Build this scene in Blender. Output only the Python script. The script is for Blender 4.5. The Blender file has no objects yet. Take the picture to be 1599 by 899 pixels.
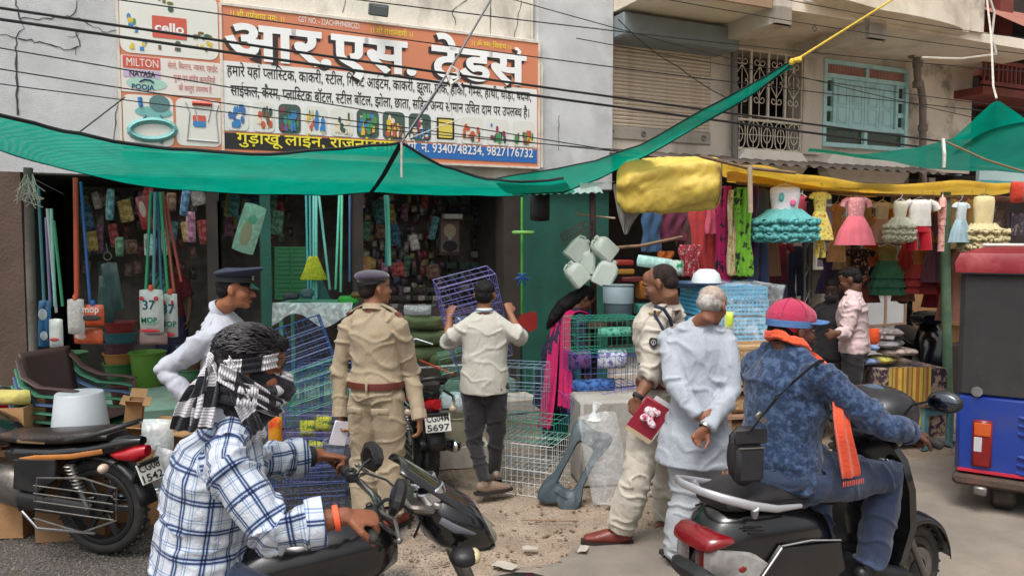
import bpy,math,random,colorsys
import numpy as np
from mathutils import Vector as V,Matrix,Euler,noise
R = math.radians; PI = math.pi
SC = bpy.context.scene
COL = SC.collection
rnd = random.Random(7)
# ---------------------------------------------------------------- camera, sky, sun, exposure
CAMZ = 1.87; FPX = 1200.0; PITCH = math.atan(74.5/FPX)
cd = bpy.data.cameras.new('camera'); cam = bpy.data.objects.new('camera',cd); COL.objects.link(cam)
cd.lens = 36.0*FPX/1599; cd.clip_end = 400; cd.clip_start = .05
cam.location = (0,0,CAMZ); cam.rotation_euler = (PI/2-PITCH,0,0); SC.camera = cam
W = bpy.data.worlds.new('World'); SC.world = W; W.use_nodes = True
nt = W.node_tree; nt.nodes.clear()
sky = nt.nodes.new('ShaderNodeTexSky'); sky.sky_type = 'NISHITA'; sky.sun_disc = False
SUN_EL,SUN_AZ = R(62),R(200)
sky.sun_elevation = SUN_EL; sky.sun_rotation = SUN_AZ; sky.dust_density = 6; sky.air_density = 1.0; sky.ozone_density = .6
hs = nt.nodes.new('ShaderNodeHueSaturation'); hs.inputs['Saturation'].default_value = .14
bg = nt.nodes.new('ShaderNodeBackground'); bg.inputs[1].default_value = .15
wo = nt.nodes.new('ShaderNodeOutputWorld')
nt.links.new(sky.outputs[0],hs.inputs['Color']); nt.links.new(hs.outputs[0],bg.inputs[0]); nt.links.new(bg.outputs[0],wo.inputs[0])
sd = bpy.data.lights.new('sun','SUN'); sd.energy = 1.3; sd.angle = R(22); sd.color = (1,.95,.88)
so = bpy.data.objects.new('sun',sd); COL.objects.link(so)
sdir = V((math.sin(SUN_AZ)*math.cos(SUN_EL),math.cos(SUN_AZ)*math.cos(SUN_EL),math.sin(SUN_EL)))
so.rotation_euler = sdir.to_track_quat('Z','Y').to_euler(); so.location = (0,0,20)
SC.view_settings.view_transform = 'Standard'; SC.view_settings.look = 'None'
SC.view_settings.exposure = .35; SC.view_settings.gamma = 1
SC.cycles.max_bounces = 6; SC.cycles.transparent_max_bounces = 12
SC.cycles.use_denoising = True
# ---------------------------------------------------------------- pixel rays of the photograph -> real places
cp,sp = math.cos(PITCH),math.sin(PITCH)
def ray(px,py):
    x = (px-799.5)/FPX; y = -(py-449.5)/FPX
    return V((x,cp+y*sp,y*cp-sp))
def P(px,py,d):
    r = ray(px,py); return V((0,0,CAMZ))+r*(d/r.y)
def G(px,py,z=0):
    r = ray(px,py); return V((0,0,CAMZ))+r*((z-CAMZ)/r.z)
WA = R(25); WO = V((0,9.0,0)); WD = V((math.cos(WA),math.sin(WA),0)); WN = V((math.sin(WA),-math.cos(WA),0))
def wl(px,py,o=0.0):
    "photo pixel -> wall-local (s, y, z) on the plane o metres in front of the facade"
    r = ray(px,py); c = V((0,0,CAMZ)); p0 = WO+WN*o
    t = (p0-c).dot(WN)/r.dot(WN); p = c+r*t
    return V(((p-WO).dot(WD),-o,p.z))
def ws(px,o=0.0): return wl(px,375,o).x
def ww(s,y,z): return WO+WD*s-WN*y+V((0,0,z))
# ---------------------------------------------------------------- object helpers
def S(h):
    "sRGB 0-255 triple to linear"
    return tuple(((c/255)/12.92 if c/255 <= .04045 else ((c/255+.055)/1.055)**2.4) for c in h)
def link(o,parent=None):
    COL.objects.link(o)
    if parent: o.parent = parent
    return o
def tag(o,label=None,cat=None,group=None,kind=None):
    if label: o['label'] = label
    if cat: o['category'] = cat
    if group: o['group'] = group
    if kind: o['kind'] = kind
    return o
def thing(name,label,cat,loc=(0,0,0),rz=0,group=None):
    o = bpy.data.objects.new(name,None); o.empty_display_size = .1; link(o)
    o.location = loc; o.rotation_euler = (0,0,rz); return tag(o,label,cat,group)
def dup(o,parent=None,loc=None,rot=None,label=None,scale=None):
    c = o.copy(); COL.objects.link(c)
    if parent: c.parent = parent
    if loc is not None: c.location = loc
    if rot is not None: c.rotation_euler = rot
    if scale is not None: c.scale = scale
    if label: c['label'] = label
    for ch in list(o.children):
        k = ch.copy(); COL.objects.link(k); k.parent = c
        for g in ch.children:
            q = g.copy(); COL.objects.link(q); q.parent = k
    return c
class MB:
    def __init__(s): s.v = []; s.f = []; s.mi = []; s.m = 0
    def add(s,vs,fs):
        n = len(s.v); s.v += [tuple(v) for v in vs]; s.f += [tuple(i+n for i in f) for f in fs]; s.mi += [s.m]*len(fs); return s
    def box(s,c,d,rot=None,b=0):
        x,y,z = d[0]/2,d[1]/2,d[2]/2
        if b > 0:
            b = min(b,x*.9,y*.9,z*.9); vs = []; fs = []
            for sx in (-1,1):
                for sy in (-1,1):
                    for sz in (-1,1):
                        vs += [(sx*x,sy*(y-b),sz*(z-b)),(sx*(x-b),sy*y,sz*(z-b)),(sx*(x-b),sy*(y-b),sz*z)]
            def ix(a,bb,cc,k): return ((a > 0)*4+(bb > 0)*2+(cc > 0))*3+k
            for a in (-1,1):
                q = [ix(a,-1,-1,0),ix(a,1,-1,0),ix(a,1,1,0),ix(a,-1,1,0)]; fs.append(q if a > 0 else q[::-1])
                q = [ix(-1,a,-1,1),ix(1,a,-1,1),ix(1,a,1,1),ix(-1,a,1,1)]; fs.append(q[::-1] if a > 0 else q)
                q = [ix(-1,-1,a,2),ix(1,-1,a,2),ix(1,1,a,2),ix(-1,1,a,2)]; fs.append(q if a > 0 else q[::-1])
                for c2 in (-1,1):
                    fs.append([ix(a,c2,-1,0),ix(a,c2,1,0),ix(a,c2,1,1),ix(a,c2,-1,1)])
                    fs.append([ix(a,-1,c2,0),ix(a,1,c2,0),ix(a,1,c2,2),ix(a,-1,c2,2)])
                    fs.append([ix(-1,a,c2,1),ix(1,a,c2,1),ix(1,a,c2,2),ix(-1,a,c2,2)])
                    for c3 in (-1,1): fs.append([ix(a,c2,c3,0),ix(a,c2,c3,1),ix(a,c2,c3,2)])
        else:
            vs = [(a*x,bb*y,cc*z) for a in (-1,1) for bb in (-1,1) for cc in (-1,1)]
            fs = [(0,1,3,2),(4,6,7,5),(0,4,5,1),(2,3,7,6),(0,2,6,4),(1,5,7,3)]
        M = rot if isinstance(rot,Matrix) else (Euler(rot).to_matrix() if rot else None)
        vs = [V(v) for v in vs]
        if M: vs = [M@v for v in vs]
        c = V(c); return s.add([v+c for v in vs],fs)
    def bx(s,x0,x1,y0,y1,z0,z1,b=0): return s.box(((x0+x1)/2,(y0+y1)/2,(z0+z1)/2),(abs(x1-x0),abs(y1-y0),abs(z1-z0)),None,b)
    def loft(s,rings,cap=True,closed=False):
        n = len(rings[0]); vs = [p for r in rings for p in r]; fs = []
        m = len(rings)
        for i in range(m if closed else m-1):
            a,b = i*n,((i+1) % m)*n
            for j in range(n): fs.append((a+j,a+(j+1) % n,b+(j+1) % n,b+j))
        if cap and not closed: fs.append(tuple(range(n))[::-1]); fs.append(tuple((m-1)*n+j for j in range(n)))
        return s.add(vs,fs)
    def grid(s,rows):
        n = len(rows[0]); vs = [p for r in rows for p in r]
        return s.add(vs,[(i*n+j,i*n+j+1,(i+1)*n+j+1,(i+1)*n+j) for i in range(len(rows)-1) for j in range(n-1)])
    def tube(s,pts,r,n=8,cap=True,side=None,round_=False,closed=False,flat=1.0):
        """r: number, list, or list of (a,b) with a along side"""
        pts = [V(p) for p in pts]; m = len(pts)
        if not isinstance(r,(list,tuple)): r = [r]*m
        r = [(q,q*flat) if not isinstance(q,(tuple,list)) else q for q in r]
        if round_:
            t0 = (pts[0]-pts[1]).normalized(); t1 = (pts[-1]-pts[-2]).normalized(); p0,p1,r0,r1 = pts[0],pts[-1],r[0],r[-1]
            k0 = min(r0); k1 = min(r1)
            pre = [(p0+t0*k0*math.sin(a),(r0[0]*math.cos(a),r0[1]*math.cos(a))) for a in (1.45,.95,.45)]
            post = [(p1+t1*k1*math.sin(a),(r1[0]*math.cos(a),r1[1]*math.cos(a))) for a in (.45,.95,1.45)]
            pts = [a for a,_ in pre]+pts+[a for a,_ in post]; r = [b for _,b in pre]+r+[b for _,b in post]; m = len(pts)
        rings = []; prev = None
        for i in range(m):
            if closed: t = pts[(i+1) % m]-pts[i-1]
            else: t = (pts[min(i+1,m-1)]-pts[max(i-1,0)])
            t = t.normalized() if t.length > 1e-9 else V((0,0,1))
            if side is not None: a = V(side)
            elif prev is None: a = V((0,0,1)) if abs(t.z) < .9 else V((1,0,0))
            else: a = prev
            a = a-t*a.dot(t)
            if a.length < 1e-4: a = t.orthogonal()
            a.normalize(); prev = a; b = t.cross(a)
            rings.append([pts[i]+a*(r[i][0]*math.cos(2*PI*k/n))+b*(r[i][1]*math.sin(2*PI*k/n)) for k in range(n)])
        return s.loft(rings,cap,closed)
    def ell(s,c,r,rot=None,n=14,m=9):
        if not isinstance(r,(tuple,list)): r = (r,r,r)
        M = rot if isinstance(rot,Matrix) else (Euler(rot).to_matrix() if rot else Matrix.Identity(3))
        c = V(c); rings = []
        for i in range(m+1):
            a = -PI/2+PI*(i+.15)/(m+.3) if 0 < i < m else (-PI/2+.12 if i == 0 else PI/2-.12)
            rings.append([c+M@V((r[0]*math.cos(a)*math.cos(2*PI*k/n),r[1]*math.cos(a)*math.sin(2*PI*k/n),r[2]*math.sin(a))) for k in range(n)])
        return s.loft(rings)
    def prism(s,prof,y0,y1,b=0):
        "profile of (x,z) pairs between y0 and y1, b = rounded edge"
        n = len(prof)
        if b:
            cx = sum(p[0] for p in prof)/n; cz = sum(p[1] for p in prof)/n
            def sh(k):
                o = []
                for i in range(n):
                    p = V(prof[i]); a = V(prof[i-1]); q = V(prof[(i+1) % n]); e = (q-a).normalized(); nn = V((e.y,-e.x))
                    if nn.dot(p-V((cx,cz))) < 0 and False: nn = -nn
                    o.append(p+nn*k)
                return o
            area = sum(prof[i][0]*prof[(i+1) % n][1]-prof[(i+1) % n][0]*prof[i][1] for i in range(n)); sg = 1 if area > 0 else -1
            i1 = sh(-b*sg); i2 = sh(-b*.3*sg)
            return s.loft([[V((p[0],y,p[1])) for p in pr] for pr,y in ((i1,y0),(i2,y0+b*.7 if y1 > y0 else y0-b*.7),([V(p) for p in prof],y0+(b*1.7 if y1 > y0 else -b*1.7)),([V(p) for p in prof],y1-(b*1.7 if y1 > y0 else -b*1.7)),(i2,y1-(b*.7 if y1 > y0 else -b*.7)),(i1,y1))])
        return s.loft([[V((p[0],y,p[1])) for p in prof] for y in (y0,y1)])
    def lathe(s,prof,c=(0,0,0),ax='Z',n=20,cap=True):
        c = V(c); rings = []
        for r,z in prof:
            rg = []
            for k in range(n):
                a = 2*PI*k/n; x,y = r*math.cos(a),r*math.sin(a)
                rg.append(c+(V((x,y,z)) if ax == 'Z' else V((x,z,y)) if ax == 'Y' else V((z,x,y))))
            rings.append(rg)
        return s.loft(rings,cap)
    def torus(s,c,Rr,r,ax='Y',n=28,m=8,sx=1):
        c = V(c); rings = []
        for i in range(n):
            a = 2*PI*i/n; rg = []
            for k in range(m):
                b = 2*PI*k/m; q = Rr+r*math.cos(b); w = r*sx*math.sin(b)
                x,z = q*math.cos(a),q*math.sin(a)
                rg.append(c+(V((x,w,z)) if ax == 'Y' else V((x,z,w)) if ax == 'Z' else V((w,x,z))))
            rings.append(rg)
        return s.loft(rings,closed=True)
    def mesh(s,name,smooth=None):
        me = bpy.data.meshes.new(name); me.from_pydata(s.v,[],s.f)
        if smooth is not None:
            import bmesh
            bm = bmesh.new(); bm.from_mesh(me); bmesh.ops.recalc_face_normals(bm,faces=bm.faces)
            for f in bm.faces: f.smooth = True
            for e in bm.edges:
                if len(e.link_faces) == 2 and e.calc_face_angle(0) > R(smooth): e.smooth = False
            bm.to_mesh(me); bm.free()
        return me
    def build(s,name,m,parent=None,smooth=None,loc=None,rz=None):
        me = s.mesh(name,smooth); ms = m if isinstance(m,(list,tuple)) else [m]
        for q in ms: me.materials.append(q)
        if len(ms) > 1: me.polygons.foreach_set('material_index',s.mi)
        o = bpy.data.objects.new(name,me); link(o,parent)
        if loc is not None: o.location = loc
        if rz is not None: o.rotation_euler = (0,0,rz)
        return o
def wallobj(mb,name,m,parent=None,smooth=None):
    "wall-local geometry"
    o = mb.build(name,m,parent,smooth)
    if not parent: o.location = WO; o.rotation_euler = (0,0,WA)
    return o
def wthing(name,label,cat,loc=None,group=None):
    "an Empty in the facade's frame: children in wall-local coordinates when loc is None"
    if loc is None: return thing(name,label,cat,WO,WA,group)
    return thing(name,label,cat,ww(*loc),WA,group)
# ---------------------------------------------------------------- materials
MATS = {}
def mat(name,col,rough=.6,var=.12,vs=6.0,bump=0.0,bs=40.0,metal=0,spec=.5,dirt=None,dirts=2.0,dirta=.5,trans=0,alpha=1,coat=0,stretch=None,sheen=0,emis=0):
    "base colour with noise variation, optional second dirt colour and noise bump"
    if name in MATS: return MATS[name]
    m = bpy.data.materials.new(name); m.use_nodes = True; t = m.node_tree; N = t.nodes; Lk = t.links
    b = N['Principled BSDF']; tc = N.new('ShaderNodeTexCoord'); src = tc.outputs['Object']
    if stretch:
        mp = N.new('ShaderNodeMapping'); mp.inputs['Scale'].default_value = stretch; Lk.new(src,mp.inputs[0]); src = mp.outputs[0]
    n1 = N.new('ShaderNodeTexNoise'); n1.inputs['Scale'].default_value = vs; n1.inputs['Detail'].default_value = 5; Lk.new(src,n1.inputs['Vector'])
    mr = N.new('ShaderNodeMapRange'); mr.inputs[1].default_value = .3; mr.inputs[2].default_value = .7; mr.inputs[3].default_value = 1-var; mr.inputs[4].default_value = 1+var
    Lk.new(n1.outputs['Fac'],mr.inputs[0])
    vm = N.new('ShaderNodeVectorMath'); vm.operation = 'SCALE'; vm.inputs[0].default_value = col[:3]; Lk.new(mr.outputs[0],vm.inputs['Scale']); out = vm.outputs[0]
    if dirt:
        n2 = N.new('ShaderNodeTexNoise'); n2.inputs['Scale'].default_value = dirts; n2.inputs['Detail'].default_value = 7; n2.inputs['Roughness'].default_value = .65; Lk.new(src,n2.inputs['Vector'])
        m2 = N.new('ShaderNodeMapRange'); m2.inputs[1].default_value = .5; m2.inputs[2].default_value = .72; m2.inputs[4].default_value = dirta; Lk.new(n2.outputs['Fac'],m2.inputs[0])
        mx = N.new('ShaderNodeMix'); mx.data_type = 'RGBA'; mx.inputs[7].default_value = (*dirt[:3],1); Lk.new(m2.outputs[0],mx.inputs[0]); Lk.new(out,mx.inputs[6]); out = mx.outputs[2]
    Lk.new(out,b.inputs['Base Color'])
    b.inputs['Roughness'].default_value = rough; b.inputs['Metallic'].default_value = metal; b.inputs['Specular IOR Level'].default_value = spec
    if coat: b.inputs['Coat Weight'].default_value = coat; b.inputs['Coat Roughness'].default_value = .15
    if sheen: b.inputs['Sheen Weight'].default_value = sheen
    if alpha < 1: b.inputs['Alpha'].default_value = alpha
    if emis: b.inputs['Emission Color'].default_value = (*col[:3],1); b.inputs['Emission Strength'].default_value = emis
    if bump:
        n3 = N.new('ShaderNodeTexNoise'); n3.inputs['Scale'].default_value = bs; n3.inputs['Detail'].default_value = 6; Lk.new(src,n3.inputs['Vector'])
        bp = N.new('ShaderNodeBump'); bp.inputs['Strength'].default_value = min(1,bump); bp.inputs['Distance'].default_value = .01*max(1,bump); Lk.new(n3.outputs['Fac'],bp.inputs['Height']); Lk.new(bp.outputs[0],b.inputs['Normal'])
    if trans:
        tr = N.new('ShaderNodeBsdfTranslucent'); Lk.new(out,tr.inputs[0]); ms = N.new('ShaderNodeMixShader'); ms.inputs[0].default_value = trans
        Lk.new(b.outputs[0],ms.inputs[1]); Lk.new(tr.outputs[0],ms.inputs[2]); Lk.new(ms.outputs[0],N['Material Output'].inputs[0])
    MATS[name] = m; return m
def film(name,col=(.9,.95,.97),op=.25,rough=.12):
    "thin clear plastic film"
    if name in MATS: return MATS[name]
    m = mat(name,col,rough,.1,20,bump=.6,bs=25); t = m.node_tree; N = t.nodes
    n = N.new('ShaderNodeTexNoise'); n.inputs['Scale'].default_value = 12; n.inputs['Detail'].default_value = 6; n.inputs['Distortion'].default_value = 1.5
    r = N.new('ShaderNodeMapRange'); r.inputs[1].default_value = .45; r.inputs[2].default_value = .75; r.inputs[3].default_value = op; r.inputs[4].default_value = min(1,op*2.8)
    tc = [x for x in N if x.type == 'TEX_COORD'][0]; t.links.new(tc.outputs['Object'],n.inputs['Vector']); t.links.new(n.outputs['Fac'],r.inputs[0]); t.links.new(r.outputs[0],N['Principled BSDF'].inputs['Alpha'])
    return m
def pl(c,nm=None): # glossy plastic of an sRGB colour
    return mat(nm or 'plastic_%d_%d_%d' % c,S(c),.38,.1,8,.15,60)
def cl(c,nm=None,trans=.0): # cloth
    return mat(nm or 'cloth_%d_%d_%d' % c,S(c),.9,.16,9,.5,90,sheen=.2,trans=trans,spec=.2)
def me(c,rough=.35): return mat('metal_%d_%d_%d' % c,S(c),rough,.12,12,.1,60,metal=.9)
M_black = mat('black_plastic',S((28,28,31)),.45,.2,14,.2,90,dirt=S((70,66,60)),dirts=5,dirta=.35)
M_gloss = mat('black_gloss_paint',S((14,14,17)),.2,.2,10,0,coat=.6,dirt=S((80,75,68)),dirts=4,dirta=.14)
M_rub = mat('tyre_rubber',S((34,33,33)),.8,.2,20,.4,60,dirt=S((105,92,76)),dirts=7,dirta=.5)
M_chrome = mat('chrome',S((205,208,212)),.18,.1,10,metal=1)
M_steel = mat('dull_steel',S((130,128,124)),.42,.2,18,.2,60,metal=.8,dirt=S((85,62,45)),dirts=6,dirta=.5)
M_glass = mat('clear_lens',S((225,228,232)),.08,.05,4,alpha=.45,coat=.5)
M_red = mat('red_lens',S((170,18,30)),.15,.15,8,coat=.6)
M_orange = mat('orange_lens',S((190,84,34)),.2,.1,8,coat=.5)
# ---------------------------------------------------------------- ground, road
def ground_mat():
    m = bpy.data.materials.new('verge_earth'); m.use_nodes = True; t = m.node_tree; N = t.nodes; L = t.links; b = N['Principled BSDF']
    tc = N.new('ShaderNodeTexCoord').outputs['Object']
    def noi(s,d=6,r=.6):
        n = N.new('ShaderNodeTexNoise'); n.inputs['Scale'].default_value = s; n.inputs['Detail'].default_value = d; n.inputs['Roughness'].default_value = r; L.new(tc,n.inputs['Vector']); return n.outputs['Fac']
    def rng(x,a,c,lo=0,hi=1):
        r = N.new('ShaderNodeMapRange'); r.inputs[1].default_value = a; r.inputs[2].default_value = c; r.inputs[3].default_value = lo; r.inputs[4].default_value = hi; L.new(x,r.inputs[0]); return r.outputs[0]
    def mix(f,a,c):
        x = N.new('ShaderNodeMix'); x.data_type = 'RGBA'; L.new(f,x.inputs[0])
        for i,q in ((6,a),(7,c)):
            if isinstance(q,tuple): x.inputs[i].default_value = (*q,1)
            else: L.new(q,x.inputs[i])
        return x.outputs[2]
    def madd(x,y):
        a = N.new('ShaderNodeMath'); a.operation = 'ADD'; L.new(x,a.inputs[0])
        if isinstance(y,(int,float)): a.inputs[1].default_value = y
        else: L.new(y,a.inputs[1])
        return a.outputs[0]
    sx = N.new('ShaderNodeSeparateXYZ'); L.new(tc,sx.inputs[0])
    sand = mix(rng(noi(3.5),.35,.65),S((140,124,108)),S((166,149,132)))
    sand = mix(rng(noi(60,3),.55,.8),sand,S((120,107,94)))
    v = N.new('ShaderNodeTexVoronoi'); v.inputs['Scale'].default_value = 55; L.new(tc,v.inputs['Vector'])
    grav = mix(rng(v.outputs['Distance'],.1,.7),S((112,108,104)),S((70,67,65)))
    grav = mix(rng(noi(30),.5,.62),grav,S((84,76,68)))
    left = rng(madd(sx.outputs[0],rng(noi(2.2),.3,.7,-.45,.45)),-.45,-.75)
    c = mix(left,sand,grav); L.new(c,b.inputs['Base Color']); b.inputs['Roughness'].default_value = .95; b.inputs['Specular IOR Level'].default_value = .2
    h = madd(rng(noi(22),0,1,0,.4),rng(v.outputs['Distance'],0,.6,.5,0)); h = madd(h,rng(noi(110,3),0,1,0,.35))
    bp = N.new('ShaderNodeBump'); bp.inputs['Strength'].default_value = .8; bp.inputs['Distance'].default_value = .02; L.new(h,bp.inputs['Height']); L.new(bp.outputs[0],b.inputs['Normal'])
    return m
def ground_z(x,y):
    k = 1 if abs(x) < 12 and y < 14 else 0
    return k*(.018*noise.noise(V((x*1.3,y*1.3,0)))+.008*noise.noise(V((x*5,y*5,3))))-.012
b = MB()
xs = [-60,-30,-14]+[(-12+i*.25) for i in range(97)]+[14,30,60]; ys = [-40,-10,0]+[.5+i*.25 for i in range(53)]+[15,30,90]
b.grid([[(x,y,ground_z(x,y)) for x in xs] for y in ys])
tag(b.build('ground',ground_mat(),smooth=60),kind='structure')
M_asph = mat('asphalt',S((134,125,116)),.9,.16,3,.9,140,dirt=S((158,145,130)),dirts=1.1,dirta=.8,spec=.3)
rd = V((math.cos(R(32)),math.sin(R(32)),0)); rn = V((rd.y,-rd.x,0)); e0 = V((-.36,4.15,0))
b = MB(); rows = []
for i in range(160):
    t = -9+i*.125; q = .16*noise.noise(V((t*.9,0,5)))+.06*noise.noise(V((t*4,2,5)))
    p = e0+rd*t+rn*q
    rows.append([p+rn*k+V((0,0,(.004 if k else -.02))) for k in (0,.12,1,3,9)])
rows = [[rows[0][j]-rd*40 for j in range(5)]]+rows+[[rows[-1][j]+rd*50 for j in range(5)]]
b.grid(rows); o = b.build('road',M_asph); tag(o,kind='structure')
for v in o.data.vertices: v.co.z += .004
M_wpaint = mat('road_paint',S((205,200,192)),.85,.15,6,.3,90,dirt=S((130,122,114)),dirts=7,dirta=.9)
b = MB(); a0,a1 = G(1405,689),G(1640,664); dd = (a1-a0).normalized(); nn = V((dd.y,-dd.x,0))
b.grid([[a0+dd*t+nn*(k*.1+.02*noise.noise(V((t*5,k,0))))+V((0,0,.014)) for k in (0,1,2)] for t in np.arange(0,5,.2)])
tag(b.build('road_marking',M_wpaint),kind='structure')
# loose stones and rubble of the verge
def pebbles(name,n,region,rs,m,seed):
    r = random.Random(seed); b = MB()
    for i in range(n):
        px,py = region(r); p = G(px,py)
        s = r.uniform(*rs); k = [V((r.gauss(0,1),r.gauss(0,1),r.gauss(0,.7))).normalized() for _ in range(0)]
        M = Euler((r.uniform(0,6),r.uniform(0,6),r.uniform(0,6))).to_matrix()
        pts = [(1,0,0),(-1,0,0),(0,1,0),(0,-1,0),(0,0,1),(0,0,-1)]
        vs = [p+M@(V(q)*s*r.uniform(.6,1.2))+V((0,0,ground_z(p.x,p.y)+s*.3)) for q in pts]
        b.add(vs,[(0,2,4),(2,1,4),(1,3,4),(3,0,4),(2,0,5),(1,2,5),(3,1,5),(0,3,5)])
    tag(b.build(name,m,smooth=25),kind='stuff')
    return b
M_peb = mat('grey_gravel',S((112,107,102)),.9,.5,30,.3,80)
M_peb2 = mat('brown_grit',S((150,128,106)),.9,.4,30,.3,80)
pebbles('gravel',9000,lambda r: (r.uniform(-60,720),640+260*r.random()**.9),(.003,.009),M_peb,3)
pebbles('grit',2200,lambda r: (r.uniform(680,1250),690+200*r.random()),(.002,.006),M_peb2,4)
# ---------------------------------------------------------------- facade of the shop building
M_stuc = mat('grey_stucco',S((212,214,216)),.9,.12,3,1.6,130,dirt=S((160,158,156)),dirts=1.0,dirta=.6,spec=.2)
M_wht = mat('old_whitewash',S((222,216,204)),.9,.08,2,.5,60,dirt=S((128,118,106)),dirts=1.6,dirta=.8,stretch=(1,1,.5),spec=.2)
M_conc = mat('weathered_concrete',S((206,198,186)),.9,.12,2,.8,70,dirt=S((112,102,92)),dirts=1.8,dirta=.6,stretch=(1,1,.5),spec=.2)
M_cream = mat('cream_plaster',S((230,220,202)),.85,.07,2,.4,50,dirt=S((150,134,108)),dirts=1.3,dirta=.55,spec=.25)
M_mold = mat('mouldy_plaster',S((216,206,190)),.9,.12,2,.7,60,dirt=S((42,38,34)),dirts=1.7,dirta=.9,spec=.2)
M_dark = mat('dark_brown_wall',S((52,46,42)),.85,.3,3,.4,40)  # plain dark brown surface shared by rooms, ceilings and posts
M_dgreen = mat('old_green_paint',S((24,82,70)),.7,.2,2.5,.5,45,dirt=S((30,66,56)),dirts=2,dirta=.8)
M_brown = mat('brown_painted_wall',S((92,74,64)),.8,.2,3,.5,50,dirt=S((48,40,36)),dirts=2,dirta=.7)
sL,sE,sG0,sG1,sP0,sP1 = ws(-140),ws(36),ws(815),ws(893),ws(833),ws(949)
zT = 2.48; zF = .3
A = wthing('shop_building','grey stucco shop building with cracked upper wall above a dark open shop front','building')
b = MB(); b.bx(sL-3,sP0,0,.25,zT,8.5); wallobj(b,'upper_wall',M_stuc,A)
b = MB(); b.bx(ws(196),sP0-.002,-.012,0,zT+.02,8.5); wallobj(b,'whitewashed_panel',M_wht,A)
b = MB(); b.bx(sP0,sP1,-.1,.25,zT-.0,8.5,.01); wallobj(b,'pilaster',M_stuc,A)
b = MB(); b.bx(sE-3.5,sE,-.03,.4,0,zT-.004); wallobj(b,'left_pier',M_brown,A)
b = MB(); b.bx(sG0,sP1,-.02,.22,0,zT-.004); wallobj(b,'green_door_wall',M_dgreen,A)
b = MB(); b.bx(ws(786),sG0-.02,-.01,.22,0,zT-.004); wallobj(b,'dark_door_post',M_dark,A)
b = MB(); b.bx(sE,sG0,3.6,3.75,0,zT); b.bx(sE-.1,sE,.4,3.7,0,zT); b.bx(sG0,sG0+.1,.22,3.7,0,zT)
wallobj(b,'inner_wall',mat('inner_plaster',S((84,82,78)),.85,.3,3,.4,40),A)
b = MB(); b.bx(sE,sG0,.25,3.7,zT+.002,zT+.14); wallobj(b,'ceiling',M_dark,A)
M_step = mat('green_worn_step',S((96,128,114)),.85,.2,3,.5,50,dirt=S((92,84,76)),dirts=2,dirta=.8)
b = MB(); b.bx(sE,ws(786),-.35,3.6,0,zF,.01); wallobj(b,'shop_floor',M_step,A)
b = MB(); b.bx(ws(560),ws(800),-.75,-.352,0,.15,.01); wallobj(b,'step',M_conc,A)
for px in (332,560,415): # frame posts of the shop front
    b = MB(); s = ws(px); b.bx(s-.05,s+.05,0,.1,zF,zT); wallobj(b,'door_post',M_dark if px != 415 else M_dgreen,A)
# cracks of the stucco
M_crack = mat('crack_shadow',S((70,68,70)),.95)
def crack(pts,w,o=.0045,jit=5,seed=0):
    r = random.Random(seed); P2 = []
    for (a,c) in zip(pts[:-1],pts[1:]):
        n = max(2,int(math.hypot(c[0]-a[0],c[1]-a[1])/7))
        for i in range(n):
            t = i/n; P2.append((a[0]+(c[0]-a[0])*t+(r.uniform(-jit,jit)*.5 if i else 0),a[1]+(c[1]-a[1])*t+(r.uniform(-jit,jit)*.5 if i else 0)))
    P2.append(pts[-1]); b = MB(); rows = []
    for i,(x,y) in enumerate(P2):
        p = wl(x,y,o); q = w*r.uniform(.4,1)
        a = V(P2[min(i+1,len(P2)-1)])-V(P2[max(i-1,0)]); n = V((a.y,0,a.x)).normalized()*q/2
        rows.append([p-n,p+n])
    b.grid(rows); wallobj(b,'crack',M_crack,A)
crack([(25,0),(30,28),(38,45),(25,60),(0,55)],.012,seed=1); crack([(25,60),(25,100),(28,180)],.02,jit=3,seed=2)
crack([(28,60),(70,68),(100,78),(125,72),(118,52),(145,50)],.014,seed=3); crack([(30,30),(80,30),(105,25),(130,32),(160,50),(190,50)],.011,seed=4)
crack([(120,0),(118,18),(98,30)],.01,seed=5); crack([(122,55),(105,58)],.01,seed=6); crack([(120,72),(118,86)],.009,seed=7)
crack([(188,152),(180,185),(178,222)],.012,jit=3,seed=8)
crack([(730,0),(712,12),(706,22),(712,40)],.012,o=.0165,jit=4,seed=9); crack([(540,0),(535,20)],.01,o=.0165,seed=10)
crack([(766,0),(766,60)],.012,o=.0165,jit=1,seed=11); crack([(815,0),(803,60)],.01,o=.0165,jit=3,seed=12)
crack([(873,180),(872,235)],.01,o=.1045,jit=2,seed=13)
b = MB(); b.tube([wl(831,-60,.03),wl(831,262,.03)],.012,8); wallobj(b,'conduit',M_wht,A)
# ---------------------------------------------------------------- upstairs neighbour with shutter, grille and blue window
y0 = .16
B = wthing('upper_floor_building','weathered concrete building with roller shutter, iron grille and pale blue window','building')
zS = 4.62
sb0,sb1 = sP1,ws(1524)
zsh1 = wl(1035,64,-y0).z; zsh0 = wl(1035,222,-y0).z; sh0,sh1 = ws(951),ws(1118)
gr0,gr1 = ws(1151),ws(1258); zg1 = wl(1205,78).z; zg0 = wl(1205,233).z
bl0,bl1 = ws(1288),ws(1419); zb1 = wl(1350,97).z; zb0 = wl(1350,231).z
zW = 2.95
b = MB() # wall with three openings
b.bx(sb0,sb1,y0,y0+.25,zW,min(zsh0,zg0,zb0)-.02)
for a,c,z0,z1 in ((sb0,sh1,zsh0,zsh1),(gr0,gr1,zg0,zg1),(bl0,bl1,zb0,zb1)):
    b.bx(a,c,y0,y0+.25,z1,zS); b.bx(a,c,y0,y0+.25,min(zsh0,zg0,zb0)-.02,z0)
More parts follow.
